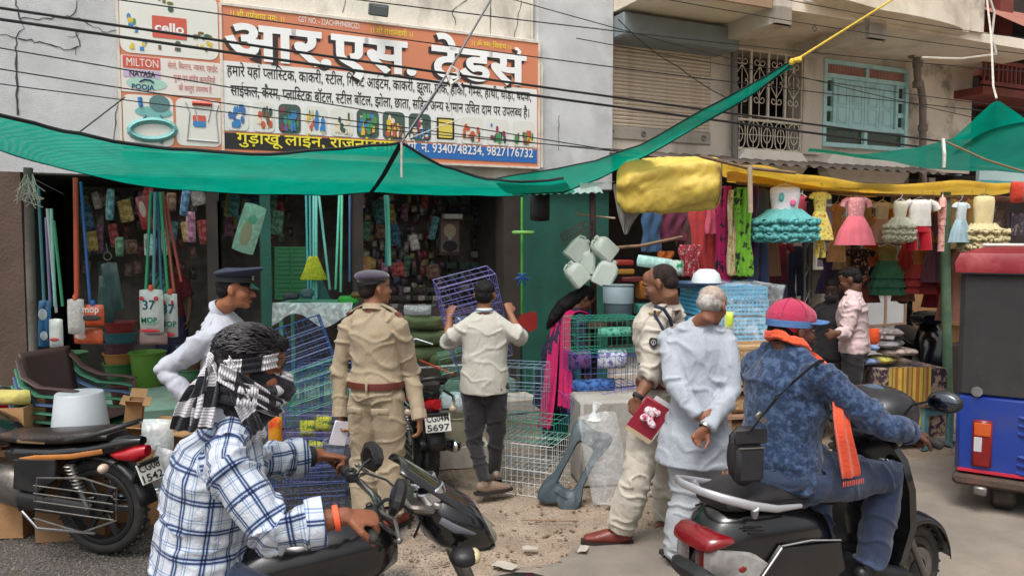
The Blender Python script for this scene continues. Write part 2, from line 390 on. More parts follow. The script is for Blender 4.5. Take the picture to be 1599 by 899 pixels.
b.bx(sh1,gr0,y0,y0+.25,min(zsh0,zg0,zb0)-.02,zS); b.bx(gr1,bl0,y0-.06,y0+.25,min(zsh0,zg0,zb0)-.02,zS)
wallobj(b,'wall',M_conc,B)
b = MB(); b.bx(bl1,sb1,y0-.004,y0+.25,zW,8); wallobj(b,'plaster_wall',M_mold,B)
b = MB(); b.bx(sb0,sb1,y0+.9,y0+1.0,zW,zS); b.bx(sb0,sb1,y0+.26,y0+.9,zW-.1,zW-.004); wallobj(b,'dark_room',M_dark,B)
b = MB(); b.bx(sb0+.002,sb1,-1.05,y0+1.3,zS,zS+.14); wallobj(b,'floor_slab',M_cream,B)
b = MB(); b.bx(sb0+.002,ws(1190,1),-1.09,-1.052,zS-.03,zS+.55); wallobj(b,'brown_fascia',mat('stained_fascia',S((160,132,108)),.9,.12,2,.5,40,dirt=S((90,76,64)),dirts=2,dirta=.6),B)
for a,c in ((ws(1192,1),ws(1217,1)),(ws(1336,1),ws(1362,1))):
    b = MB(); b.bx(a,c,-1.12,y0,zS-.2,zS-.002); b.bx(a,c,-1.12,-1.06,zS-.2,zS+1.2); wallobj(b,'beam',M_conc,B)
# cream balcony fascia bulging outward
b = MB(); rows = []
s0_,s1_ = ws(1255,1.15),ws(1500,1.15)
for i in range(24):
    t = i/23; s = s0_+(s1_-s0_)*t; bo = .22*math.sin(PI*min(1,t*1.05))**.5 if 0 < t < 1 else 0; zb = zS+.16-.12*min(1,t*3)
    rows.append([(s,-1.1-bo,zb),(s,-1.16-bo,zb+.02),(s,-1.16-bo,zb+1.3),(s,-1.06,zb+1.3),(s,-1.06,zb)])
b.loft(rows); wallobj(b,'balcony_front',M_cream,B,50)
b = MB(); b.bx(ws(1500,1.1)-.02,ws(1524,1.1),-1.1,y0,zS+.1,8); wallobj(b,'end_wall',M_mold,B)
# shutter with box
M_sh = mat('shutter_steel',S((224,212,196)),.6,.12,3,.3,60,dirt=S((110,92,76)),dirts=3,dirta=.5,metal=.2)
b = MB(); b.bx(sb0+.01,ws(1150,.3),-.3,y0-.002,wl(1060,66,.3).z,wl(1060,30,.3).z,.02); wallobj(b,'shutter_box',mat('blue_grey_paint',S((128,138,142)),.7,.12,3,.3,40,dirt=S((92,86,78)),dirts=3,dirta=.6),B)
nS = 24; hz = (zsh1-zsh0-.16)/nS
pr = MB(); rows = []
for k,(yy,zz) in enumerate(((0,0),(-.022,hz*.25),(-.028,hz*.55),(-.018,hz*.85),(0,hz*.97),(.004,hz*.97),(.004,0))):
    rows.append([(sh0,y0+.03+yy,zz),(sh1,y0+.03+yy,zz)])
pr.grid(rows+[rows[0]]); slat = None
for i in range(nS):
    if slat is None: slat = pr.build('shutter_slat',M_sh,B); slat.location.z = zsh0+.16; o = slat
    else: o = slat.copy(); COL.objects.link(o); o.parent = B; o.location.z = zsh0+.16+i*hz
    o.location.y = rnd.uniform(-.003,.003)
b = MB(); b.bx(sh0,sh1,y0-.03,y0+.03,zsh0,zsh0+.158,.01); o = wallobj(b,'bottom_rail',mat('rail_grey',S((164,158,148)),.6,.1,4,.2,50,dirt=S((110,90,70)),dirts=4,dirta=.5),B)
for px in (962,1012,1106):
    q = MB(); s = ws(px); q.torus((s,y0-.04,zsh0+.08),.03,.007,'Y',12,5); q.box((s,y0-.034,zsh0+.1),(.03,.01,.03)); q.build('shutter_handle',M_steel,o)
b = MB(); b.tube([wl(1146,40,-.04),wl(1147,180,-.04),wl(1147,270,-.04)],.045,12); wallobj(b,'drain_pipe',mat('grey_pipe',S((112,110,108)),.6,.1,5,.2,30),B,40)
# iron grille
M_gr = mat('cream_iron',S((214,206,190)),.6,.12,8,.2,60,dirt=S((104,84,66)),dirts=8,dirta=.6)
zm = zg0+(zg1-zg0)*.3; yg = y0-.02
b = MB()
for z in (zg0,zm,zm+.05,zg1): b.box(((gr0+gr1)/2,yg,z),(gr1-gr0,.03,.03))
for i in range(5):
    s = gr0+(gr1-gr0)*i/4; b.box((s,yg,(zm+zg1)/2),(.035,.028,zg1-zm))
for s in (gr0,gr1): b.box((s,yg,(zg0+zg1)/2),(.03,.03,zg1-zg0))
wallobj(b,'grille_frame',M_gr,B)
def scroll(cx,cz,r,sg,turn=1.0,n=16,st=0):
    return [(cx+sg*r*(1-.6*i/n)*math.cos(st+turn*2*PI*i/n),yg,cz+r*(1-.6*i/n)*math.sin(st+turn*2*PI*i/n)) for i in range(n+1)]
pw = (gr1-gr0)/4
for i in range(4):
    c = gr0+pw*(i+.5); b = MB(); h = zg1-zm
    for sg in (-1,1):
        for f in (.84,.3): b.tube(scroll(c+sg*pw*.17,zm+h*f,pw*.17,sg,1,st=PI),.007,5)
        for f,u in ((.57,1),(.57,-1)): b.tube([(c+sg*x*pw,yg,zm+h*(f+u*z)) for x,z in ((0,.22),(.12,.16),(.3,.08),(.34,.03),(.26,0),(.18,.02))],.007,5)
    b.tube([(c,yg,zm),(c,yg,zg1)],.007,5); wallobj(b,'scroll_panel',M_gr,B)
b = MB(); h = zm-zg0
for i in range(5):
    c = gr0+pw*.8*(i+.5)
    b.tube([(c+pw*.34*math.copysign(abs(math.cos(a))**.6,math.cos(a)),yg,zg0+h/2+h*.46*math.copysign(abs(math.sin(a))**.6,math.sin(a))) for a in np.linspace(0,2*PI,20)],.008,5)
    b.tube([(c+pw*.2*math.cos(a),yg,zg0+h/2+h*.26*math.sin(a)) for a in np.linspace(0,2*PI,14)],.007,5)
    b.tube([(c,yg,zg0),(c,yg,zm)],.006,5); b.tube([(c-pw*.4,yg,zg0+h/2),(c+pw*.4,yg,zg0+h/2)],.006,5)
wallobj(b,'loop_panel',M_gr,B)
# blue window
M_blue = mat('pale_blue_paint',S((172,214,216)),.55,.07,4,.25,50,dirt=S((120,140,132)),dirts=5,dirta=.4)
M_pane = mat('dark_green_glass',S((52,68,46)),.15,.3,5,.2,25,spec=.7)
M_louv = mat('pink_louvre',S((176,128,116)),.7,.15,5)
W_,H_ = bl1-bl0,zb1-zb0
Wd = MB(); yb = y0+.02; t = .05
def fr(m,a,c,z0,z1,y=yb,w=.05,d=.07):
    m.bx(a,c,y-d,y,z0,z0+w); m.bx(a,c,y-d,y,z1-w,z1); m.bx(a,a+w,y-d-.002,y-.002,z0+w,z1-w); m.bx(c-w,c,y-d-.002,y-.002,z0+w,z1-w)
fr(Wd,bl0,bl1,zb0,zb1,w=.06,d=.1)
zA,zB2 = zb0+H_*.24,zb0+H_*.82
Wd.bx(bl0+.06,bl1-.06,yb-.09,yb,zA-.03,zA+.03); Wd.bx(bl0+.06,bl1-.06,yb-.09,yb,zB2-.03,zB2+.03)
cx_ = (bl0+bl1)/2; sA,sB = bl0+W_*.13,bl1-W_*.13
Wd.bx(cx_-.03,cx_+.03,yb-.088,yb,zb0+.06,zA-.03); Wd.bx(cx_-.03,cx_+.03,yb-.088,yb,zB2+.03,zb1-.06)
Wd.bx(sA-.025,sA+.025,yb-.087,yb,zA+.03,zB2-.03); Wd.bx(sB-.025,sB+.025,yb-.087,yb,zA+.03,zB2-.03)
wallobj(Wd,'window_frame',M_blue,B)
for i in range(4):
    a = sA+.025+(sB-sA-.05)*i/4; c = sA+.025+(sB-sA-.05)*(i+1)/4; m = MB(); m.bx(a+.004,c-.004,yb-.05,yb,zA+.03,zB2-.03,.004); sh = wallobj(m,'shutter_leaf',M_blue,B)
    w = c-a; hh = zB2-zA-.06
    for z0,z1,arch in ((.06,.4,0),(.46,.94,1)):
        z0,z1 = zA+.03+hh*z0,zA+.03+hh*z1; n = 8
        top = [(a+w/2+w*.3*math.cos(q),z1-w*.35+w*.35*math.sin(q)) for q in np.linspace(0,PI,n)] if arch else [(c-w*.2,z1),(a+w*.2,z1)]
        out = [(a+w*.2,z0),(c-w*.2,z0)]+top
        m = MB(); m.tube([(x,yb-.052,z) for x,z in out],.009,5,closed=True); q = m.build('moulding',M_blue,sh)
        cxm = a+w/2; czm = (z0+z1)/2; m = MB(); m.prism([(cxm+(x-cxm)*.72,czm+(z-czm)*.82) for x,z in out][::-1],yb-.058,yb-.045); m.build('raised_panel',M_blue,sh)
for a,c,z0,z1,mm,nm in ((bl0+.06,cx_-.03,zb0+.06,zA-.03,M_pane,'pane'),(cx_+.03,bl1-.06,zb0+.06,zA-.03,M_pane,'pane'),(bl0+.06,sA-.025,zA+.03,zB2-.03,M_pane,'side_pane'),(sB+.025,bl1-.06,zA+.03,zB2-.03,M_pane,'side_pane')):
    m = MB(); m.bx(a,c,yb-.03,yb-.02,z0,z1); wallobj(m,nm,mm,B)
    if nm == 'side_pane':
        for f in (0,.33,.66,1): m = MB(); zz = z0+(z1-z0)*f; m.bx(a,c,yb-.06,yb-.031,zz-.035,zz+.035); wallobj(m,'glazing_bar',M_blue,B)
for a,c in ((bl0+.06,cx_-.03),(cx_+.03,bl1-.06)):
    m = MB()
    for k in range(26): x = a+(c-a)*(k+.5)/26; m.bx(x-(c-a)/80,x+(c-a)/80,yb-.06,yb-.03,zB2+.03,zb1-.06)
    m.bx(a,c,yb-.029,yb-.02,zB2+.03,zb1-.06); tag(wallobj(m,'louvre_slats',M_louv,B),kind='stuff')
# rounded cream panels below the windows and rusted awning ledge
for x0,x1,ya,yb_ in ((1154,1262,236,272),(1292,1420,243,284)):
    m = MB(); a,c = wl(x0,(ya+yb_)/2,.02),wl(x1,(ya+yb_)/2,.02); z1 = wl((x0+x1)/2,ya,.02).z; z0 = wl((x0+x1)/2,yb_,.02).z; r = .12
    o = [(a.x+r,z0),(c.x-r,z0),(c.x,z0+r),(c.x,z1-r),(c.x-r,z1),(a.x+r,z1),(a.x,z1-r),(a.x,z0+r)]; m.prism(o,-.02,y0,.006); wallobj(m,'cream_panel',mat('painted_cream',S((232,226,214)),.7,.05,3,.3,40,dirt=S((180,170,150)),dirts=2,dirta=.5),B)
m = MB()
for i in range(60):
    a = ws(950)+i*.11; pass
rows = []; a0_,a1_ = ws(950,.1),ws(1440,.1)
for i in range(130):
    s = a0_+(a1_-a0_)*i/129; rows.append([(s,y0-.0,3.0+.02*math.sin(i*1.3)),(s,-.55,2.84+.02*math.sin(i*1.3))])
m.grid(rows); wallobj(m,'tin_awning',mat('rusty_tin',S((128,118,110)),.6,.2,3,.3,50,metal=.3,dirt=S((96,66,48)),dirts=3,dirta=.7),B,60)
# drain pipes right of the blue window
m = MB(); m.tube([wl(1430,40,.05),wl(1431,90,.05),wl(1433,125,.05),wl(1437,130,.05),wl(1441,160,.0),wl(1441,290,.0)],.055,10); m.tube([wl(1422,88,.1),wl(1431,78,.1),wl(1470,88,.1),wl(1530,78,.1)],.05,10)
for y in (60,100,132,200): m.tube([wl(1433 if y < 140 else 1441,y-5,.05 if y < 140 else 0),wl(1433 if y < 140 else 1441,y+5,.05 if y < 140 else 0)],.075,10)
wallobj(m,'soil_pipe',mat('grey_brown_pipe',S((128,116,108)),.6,.15,5,.2,30),B,40)
for px,py in ((1226,38),(1233,36),(1272,45),(1380,60)): m = MB(); q = wl(px,py,.7); m.torus((q.x,q.y,zS-.05),.03,.006,'Y',12,4); m.tube([(q.x,q.y,zS-.02),(q.x,q.y,zS)],.005,5); wallobj(m,'ceiling_hook',M_steel,B)
# dark ground floor behind the stalls
m = MB(); g0,g1 = sP1,ws(1640)
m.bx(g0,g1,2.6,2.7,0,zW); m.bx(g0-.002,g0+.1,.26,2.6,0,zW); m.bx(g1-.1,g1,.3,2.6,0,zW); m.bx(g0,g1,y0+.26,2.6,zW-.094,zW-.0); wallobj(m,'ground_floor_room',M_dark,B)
m = MB(); m.bx(g0,g1,.1,2.6,0,.14); wallobj(m,'ground_floor_slab',M_conc,B)
for px in (1255,1300,1420,1462): m = MB(); s = ws(px); m.bx(s-.07,s+.07,.1,.3,.14,zW-.1); wallobj(m,'shop_pillar',mat('stone_pillar',S((128,120,110)),.9,.15,4,.5,50,dirt=S((90,70,55)),dirts=3,dirta=.6),B)
# ---------------------------------------------------------------- far red-brown wooden house at the right edge
C2 = wthing('timber_house','red-brown timber house with slatted balcony at the far right','building')
M_rbr = mat('red_brown_timber',S((118,58,50)),.8,.2,6,.4,40,dirt=S((58,38,34)),dirts=3,dirta=.7)
f0,f1 = ws(1524,-.4),ws(1720,-.4)
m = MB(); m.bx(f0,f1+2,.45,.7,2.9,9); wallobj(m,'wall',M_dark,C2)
m = MB(); m.bx(ws(1548,-.2),ws(1568,-.2),.2,.44,3.9,6.5); m.bx(ws(1528,-.2),ws(1545,-.2),.3,.44,4.6,6.5); wallobj(m,'door_leaf',M_rbr,C2)
zr0,zr1 = wl(1560,138,.3).z,wl(1560,98,.3).z
m = MB(); m.bx(ws(1524,.3),f1,-.32,.44,zr0-.12,zr0); wallobj(m,'balcony_floor',M_rbr,C2)
for z in (zr1,zr0+.06): m = MB(); m.bx(ws(1524,.3),f1,-.32,-.27,z-.03,z+.03); wallobj(m,'rail',M_rbr,C2)
for i in range(22): m = MB(); s = ws(1526,.3)+i*.11; m.bx(s,s+.035,-.31,-.28,zr0+.09,zr1-.03); wallobj(m,'baluster',M_rbr,C2)
m = MB(); m.grid([[(ws(1560,.6),-.9,wl(1565,50,.6).z),(f1,-1.0,wl(1600,70,.6).z)],[(ws(1562,.2),.4,wl(1572,10,.2).z+.2),(f1,.4,wl(1600,20,.2).z+.3)]]); wallobj(m,'sloping_sheet',mat('pink_tin',S((160,104,90)),.7,.2,4,.3,30),C2)
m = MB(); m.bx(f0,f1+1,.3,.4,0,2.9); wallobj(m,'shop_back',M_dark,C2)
D2 = thing('hoarding','white and teal shop board under the right hand green net, cut by the frame','sign',ww(0,0,0),WA)
m = MB(); a = wl(1532,255,-.0); m.bx(a.x,f1,.02,.08,wl(1560,294).z,wl(1560,258).z); m.build('board',mat('sign_teal_white',S((196,222,222)),.5,.06,3),D2)
m = MB(); m.bx(a.x+.02,f1,.014,.02,wl(1560,292).z,wl(1560,282).z); m.build('stripe',mat('sign_teal',S((80,170,175)),.5),D2)
# ---------------------------------------------------------------- flat lettering (Devanagari shaped by hand)
_fc = bpy.data.curves.new('tmp_text','FONT'); _fo = bpy.data.objects.new('tmp_text',_fc); COL.objects.link(_fo); _fc.resolution_u = 3
_cache = {}
def tmesh(s,off=0.0):
    k = (s,off)
    if k in _cache: return _cache[k]
    _fc.body = s; _fc.offset = off
    dg = bpy.context.evaluated_depsgraph_get(); dg.update(); ev = _fo.evaluated_get(dg); m = ev.to_mesh()
    vs = [tuple(v.co) for v in m.vertices] if m else []; fs = [tuple(p.vertices) for p in m.polygons] if m else []
    ev.to_mesh_clear(); _cache[k] = (vs,fs); return vs,fs
def xmax(s): v,_ = tmesh(s); return max([p[0] for p in v] or [0])
def adv(s): return xmax(s+'क')-xmax('क')
def clipx(vs,fs,x):
    import bmesh
    bm = bmesh.new(); V_ = [bm.verts.new(v) for v in vs]
    for f in fs:
        try: bm.faces.new([V_[i] for i in f])
        except ValueError: pass
    bmesh.ops.bisect_plane(bm,geom=bm.verts[:]+bm.edges[:]+bm.faces[:],plane_co=(x,0,0),plane_no=(1,0,0),clear_outer=True)
    bm.verts.index_update(); o = ([tuple(v.co) for v in bm.verts],[tuple(v.index for v in f.verts) for f in bm.faces]); bm.free(); return o
def shape(text,off=0.0):
    "returns verts, faces, width in font units"
    t = list(text); i = 0
    while i < len(t): # short i goes before its consonant cluster
        if t[i] == 'ि':
            j = i-1
            while j >= 2 and t[j-1] == '्' and t[j-2] not in ' ,': j -= 2
            if j >= 0: t.pop(i); t.insert(j,'ि')
        i += 1
    # reph: र् before a consonant becomes a hook after it
    segs = []; cur = ''; i = 0; extra = []
    while i < len(t):
        c = t[i]; nx = t[i+1] if i+1 < len(t) else ''
        if c == 'र' and nx == '्' and i+2 < len(t): cur += t[i+2]; segs.append(('t',cur)); cur = ''; segs.append(('reph','')); i += 3; continue
        if nx == '्' and i+2 < len(t) and t[i+2] == 'र': cur += c; segs.append(('t',cur)); cur = ''; segs.append(('ra',c)); i += 3; continue
        if nx == '्' and i+2 < len(t):
            if cur: segs.append(('t',cur)); cur = ''
            segs.append(('h',c)); i += 2; continue
        cur += c; i += 1
    if cur: segs.append(('t',cur))
    VS = []; FS = []; x = 0.0
    def put(vs,fs,dx): n = len(VS); VS.extend((p[0]+dx,p[1]) for p in vs); FS.extend(tuple(q+n for q in f) for f in fs)
    for kd,s in segs:
        if kd == 't':
            if s and s[0] in 'ेैुूंिीॉोौृ़' and s[0] != 'ि': # marks that follow a conjunct hang on it: drawn with a bare space offset
                pass
            vs,fs = tmesh(s,off); put(vs,fs,x); x += adv(s)
        elif kd == 'h':
            vs,fs = tmesh(s,off); a = adv(s); cut = a*(.70 if s not in 'कफटड' else .92); vs,fs = clipx(vs,fs,cut); put(vs,fs,x); x += cut
        elif kd == 'reph': put([(x-.16,.62),(x-.10,.60),(x-.06,.72),(x-.13,.80),(x-.20,.80),(x-.19,.74),(x-.13,.73)],[(0,1,2,6),(6,2,3),(5,6,3,4)],0)
        elif kd == 'ra':
            if s in 'टड': put([(x-.36,-.16),(x-.30,-.16),(x-.22,-.04),(x-.14,-.16),(x-.08,-.16),(x-.19,.03),(x-.25,.03)],[(0,1,2,6),(2,5,6),(2,3,4,5)],0)
            else: put([(x-.42,.06),(x-.38,.0),(x-.24,.14),(x-.24,.21)],[(0,1,2,3)],0)
    return VS,FS,x
SIGNO = .13
def sign_text(name,text,x0,x1,yb,hpx,m,parent,o=None,off=.012,dx=0,dz=0,ztop=None):
    "text between photo columns x0..x1 whose baseline starts at (x0,yb), capital height hpx"
    o = SIGNO+.006 if o is None else o
    VS,FS,w = shape(text,off)
    if not VS: return None
    mn = min(p[0] for p in VS); mx = max(p[0] for p in VS)
    s0,s1 = ws(x0,o),ws(x1,o); z0 = wl(x0,yb,o).z; xm = (x0+x1)/2
    zh = wl(x0,yb-hpx,o).z-z0
    kx = (s1-s0)/(mx-mn); kz = zh/.62
    b = MB(); b.add([(s0+(p[0]-mn)*kx+dx,-o,z0+p[1]*kz+dz) for p in VS],FS)
    return b.build(name,m,parent)
def rrect(x0,x1,y0,y1,o,r=.03,n=4,xr=None):
    "rounded rectangle in wall coordinates from photo corners (y at the left edge, or at column xr)"
    xr = x0 if xr is None else xr; a = wl(xr,y0,o); c = wl(xr,y1,o); a.x = ws(x0,o); s0,s1 = a.x,ws(x1,o); z1,z0 = a.z,c.z
    out = []
    for cx,cz,st in ((s1-r,z1-r,0),(s0+r,z1-r,PI/2),(s0+r,z0+r,PI),(s1-r,z0+r,1.5*PI)):
        out += [(cx+r*math.cos(st+q*PI/2/n),cz+r*math.sin(st+q*PI/2/n)) for q in range(n+1)]
    return out,s0,s1,z0,z1
def flatpoly(b,out,o): n = len(b.v); b.v += [(x,-o,z) for x,z in out]; b.f.append(tuple(range(n,n+len(out)))); b.mi.append(b.m)
def ink(c,nm=None): return mat(nm or 'ink_%d_%d_%d' % c,S(c),.55,.04,3)
K_or,K_w,K_bk,K_y,K_blu,K_red = ink((212,132,98)),ink((232,230,228)),ink((40,36,38)),ink((242,226,60)),ink((44,108,182)),ink((206,92,76))
SG = wthing('shop_signboard','wide orange and white Hindi printed shop signboard with product pictures fixed on the upper wall','sign')
zs1 = wl(840,68,SIGNO).z; zs0 = wl(840,261,SIGNO).z; sx0,sxm,sx1 = ws(194,SIGNO),ws(352,SIGNO),ws(841,SIGNO)
b = MB(); b.bx(sxm+.004,sx1,-SIGNO,-.02,zs0,zs1); wallobj(b,'main_board',K_or,SG)
b = MB(); b.bx(sx0,sxm-.004,-SIGNO-.004,-.02,zs0+.02,zs1+.1); wallobj(b,'side_board',K_or,SG)
b = MB()
for s in (sx0,sxm,sx1): b.bx(s-.012,s+.012,-SIGNO-.012,-.018,zs0-.02,zs1+.02)
b.bx(sxm,sx1,-SIGNO-.01,-.018,zs1,zs1+.02); b.bx(sx0,sx1,-SIGNO-.01,-.018,zs0-.022,zs0)
wallobj(b,'board_frame',mat('sign_frame',S((222,214,202)),.6,.1,6,dirt=S((140,92,60)),dirts=6,dirta=.6),SG)
b = MB(); b.tube([wl(843,96,.12),wl(846,105,.12),wl(846,262,.12)],.02,6); wallobj(b,'bracket_pipe',M_wht,SG)
def band(name,x0,x1,y0,y1,m,o=SIGNO+.003,r=.01):
    b = MB(); out,*_ = rrect(x0,x1,y0,y1,o,r); flatpoly(b,out,o); return wallobj(b,name,m,SG)
band('white_band',353,838,95,204,K_w); band('dark_band',354,620,207,232,K_bk,SIGNO+.004)
b = MB(); out,a_,c_,z0_,z1_ = rrect(354,640,207,232,SIGNO+.004); sB_ = ws(630,SIGNO); b.add([(sB_,-SIGNO-.005,z0_),(ws(838,SIGNO),-SIGNO-.005,z0_),(ws(838,SIGNO),-SIGNO-.005,z1_),(sB_+.04,-SIGNO-.005,z1_)],[(0,1,2,3)]); wallobj(b,'blue_band',K_blu,SG)
b = MB(); b.tube([wl(358,5,SIGNO+.004),(ws(838,SIGNO),-SIGNO-.004,wl(358,5,SIGNO).z)],.004,4); wallobj(b,'thin_line',K_w,SG)
BIG = 'आर.एस. ट्रेडर्स'
sign_text('big_letter_shadow',BIG,354,818,93,52,ink((52,40,38)),SG,off=.035)
sign_text('big_lettering',BIG,358,822,89,52,ink((244,244,244)),SG,SIGNO+.010,off=.028)
sign_text('text_line','हमारे यहां प्लास्टिक, क्राकरी, स्टील, गिफ्ट आईटम, क्राकरी, झूला, मांक, हॉकी, गेम्स, हाथी, घोड़ा, बदक,',360,829,118,15,K_bk,SG)
sign_text('text_line','साईकल, कैरम, प्लास्टिक बॉटल, स्टील बॉटल, झोला, छाता, सहित अन्य सामान उचित दाम पर उपलब्ध है।',365,826,149,15,K_bk,SG)
sign_text('address_text','गुड़ाखू लाईन, राजनांदगांव',373,628,223,15,K_y,SG,SIGNO+.009)
sign_text('phone_text','मो. नं. 9340748234, 9827176732',637,832,236,13,K_w,SG,SIGNO+.010)
sign_text('small_text','।। श्री गणेशाय नमः ।।',368,450,27,9,K_y,SG,off=.004)
sign_text('small_text','GST NO. - 22ACHPH9408CIZ1',472,565,35,8,K_w,SG,off=.0)
sign_text('small_text','।। श्री राधास्वामी ।।',583,647,52,8,K_y,SG,off=.004)
sign_text('small_text','।। ॐ नमः शिवाय ।।',738,798,71,7,K_y,SG,off=.004)
# left board prints
O2 = SIGNO+.008
def panel(x0,x1,y0,y1,m,r=.05,o=O2,name='picture_panel',xr=None):
    b = MB(); out,s0,s1,z0,z1 = rrect(x0,x1,y0,y1,o,r,4,xr); flatpoly(b,out,o); return wallobj(b,name,m,SG),s0,s1,z0,z1
K_pw = ink((226,224,216))
panel(197,348,-22,82,K_pw,.08); panel(197,350,86,143,ink((228,220,214)),.01)
panel(198,276,147,226,K_pw,.06); panel(280,349,153,227,K_pw,.06)
def blobs(x0,x1,y0,y1,cols,n,seed,o=O2+.003,xr=None):
    r = random.Random(seed); xr = x0 if xr is None else xr; a = wl(xr,y0,o); c = wl(xr,y1,o); s0,s1 = ws(x0,o),ws(x1,o); z1,z0 = a.z,c.z; b = MB()
    for i in range(n):
        w = r.uniform(.1,.26)*(s1-s0); h = r.uniform(.18,.42)*(z1-z0); cx = r.uniform(s0+w/2,s1-w/2); cz = z0+h/2+(z1-z0-h)*r.random()**2
        b.m = r.randrange(len(cols)); q = r.choice((4,8,8)); ph = PI/4 if q == 4 else r.random()
        flatpoly(b,[(cx+w/2*math.cos(ph+2*PI*k/q)*(1.3 if q == 4 else 1),cz+h/2*math.sin(ph+2*PI*k/q)*(1.2 if q == 4 else 1)) for k in range(q)],o+i*.0003)
    return b.build('product_print',cols,SG)
Gs = [ink(c) for c in ((60,130,190),(70,150,90),(220,190,60),(200,90,60),(120,90,70),(230,215,190),(60,90,80),(150,60,90))]
xs_ = [355+i*(838-355)/12 for i in range(13)]
for i in range(12):
    panel(xs_[i]+3,xs_[i+1]-3,156,203,ink((222,222,214)) if i not in (2,5,6,7) else ink((70,92,84)),.05,xr=355)
    if i == 8:
        _,*_ = panel(xs_[i]+6,xs_[i+1]-7,160,198,K_bk,.01,O2+.002,xr=355); panel(xs_[i]+9,xs_[i+1]-10,163,195,ink((222,200,90)),.01,O2+.004,xr=355); continue
    cs = {0: [Gs[0],ink((70,110,170))],3: [Gs[0],Gs[2],Gs[3]],4: [Gs[5],Gs[6]]}.get(i,[Gs[(i*3+k) % 8] for k in range(4)])
    blobs(xs_[i]+5,xs_[i+1]-5,160,200,cs,26 if i in (2,5,6,7) else 16,i,xr=355)
blobs(204,240,20,52,[Gs[0],Gs[1],Gs[5],Gs[2]],7,31); blobs(250,300,-5,22,[Gs[6],ink((110,110,50))],4,32); blobs(306,345,38,62,[ink((120,100,50)),Gs[6]],6,33)
blobs(200,245,58,78,[Gs[2],Gs[0],Gs[3]],5,34); blobs(252,300,60,80,[ink((150,150,60)),Gs[6],Gs[4]],5,35); blobs(306,340,62,84,[Gs[4],Gs[2]],5,36)
panel(247,300,25,59,K_red,.01,O2+.003,'brand_box'); sign_text('brand_text','cello',251,296,50,13,K_w,SG,O2+.006,off=.03)
panel(200,258,87,106,K_red,.01,O2+.003,'brand_box'); sign_text('brand_text','MILTON',206,255,103,11,K_w,SG,O2+.006,off=.0)
panel(200,258,108,120,ink((196,176,206)),.01,O2+.003,'brand_box'); sign_text('brand_text','NAYASA',210,250,119,8,K_bk,SG,O2+.006,off=.02)
b = MB(); q = wl(229,131,O2+.003); flatpoly(b,[(q.x+.175*math.cos(a),q.z+.058*math.sin(a)) for a in np.linspace(0,2*PI,20)[:-1]],O2+.003); b.build('brand_oval',ink((168,206,190)),SG)
sign_text('brand_text','POOJA',213,248,139,7,ink((36,66,110)),SG,O2+.006,off=.02)
b = MB(); q = wl(229,127,O2+.006); b.tube([(q.x-.06,-O2-.006,q.z-.01),(q.x-.02,-O2-.006,q.z+.015),(q.x+.03,-O2-.006,q.z+.012),(q.x+.06,-O2-.006,q.z-.01)],.008,4); b.build('brand_swirl',ink((36,66,110)),SG)
K_r2 = ink((188,78,70))
sign_text('red_text','सेलो, मिल्टन, न्यासा, व्हाईट,',269,347,107,8,K_r2,SG,O2+.004,off=.0)
sign_text('red_text','पूजा एवं ब्रांडेड कम्पनियों',278,342,126,8,K_r2,SG,O2+.004,off=.0)
sign_text('red_text','की वस्तुएं उपलब्ध है',285,336,142,8,K_r2,SG,O2+.004,off=.0)
# baby walker and swing prints
def pr_tube(pts,r,m,nm='product_print',closed=False):
    b = MB(); b.tube([wl(x,y,O2+.004) for x,y in pts],r,4,closed=closed); b.build(nm,m,SG)
K_aq,K_dg = ink((120,178,176)),ink((92,128,130))
pr_tube([(238+35*math.cos(a),203+15*math.sin(a)) for a in np.linspace(0,2*PI,20)[:-1]],.03,K_aq,closed=True)
for x,y in ((208,208),(224,216),(252,219),(268,209)): pr_tube([(x,y),(x,y+5)],.018,K_dg)
pr_tube([(216,196),(228,180)],.01,K_dg); pr_tube([(262,196),(250,180)],.01,K_dg)
b = MB(); q = wl(240,175,O2+.005); flatpoly(b,[(q.x+.16*math.cos(a),q.z+.05*math.sin(a)) for a in np.linspace(0,2*PI,18)[:-1]],O2+.006); b.build('product_print',K_aq,SG)
b = MB(); q = wl(249,162,O2+.005); flatpoly(b,[(q.x+.09*math.cos(a),q.z+.08*math.sin(a)) for a in np.linspace(0,2*PI,18)[:-1]],O2+.008); b.build('product_print',K_dg,SG)
pr_tube([(218,152),(220,166)],.02,Gs[0])
K_g3 = ink((186,186,186)); pr_tube([(290,160),(296,175),(292,219)],.008,K_g3); pr_tube([(341,164),(337,178),(341,222)],.008,K_g3); pr_tube([(291,218),(341,222)],.008,K_g3)
pr_tube([(300,161),(331,163)],.022,K_red); pr_tube([(303,165),(309,190)],.006,K_g3); pr_tube([(330,166),(325,190)],.006,K_g3)
panel(306,326,180,190,K_red,.01,O2+.004); panel(306,326,189,198,Gs[0],.02,O2+.006)
COL.objects.unlink(_fo) if False else None
# ---------------------------------------------------------------- floodlight over the sign
F = wthing('floodlight','small grey floodlight on the wall above the signboard','lamp',(0,0,0)); F.location = ww(*wl(591,16,.25))
b = MB(); b.box((0,0,0),(.2,.07,.12),(R(20),0,0),.01); b.build('housing',mat('flood_grey',S((84,90,90)),.5,.1,8),F)
b = MB(); b.box((0,-.034,-.016),(.17,.012,.09),(R(20),0,0),.004); b.build('lens',mat('flood_glass',S((110,116,118)),.25),F)
b = MB(); b.tube([(0,.02,.02),(0,.22,.05)],.012,6); b.build('arm',M_steel,F)
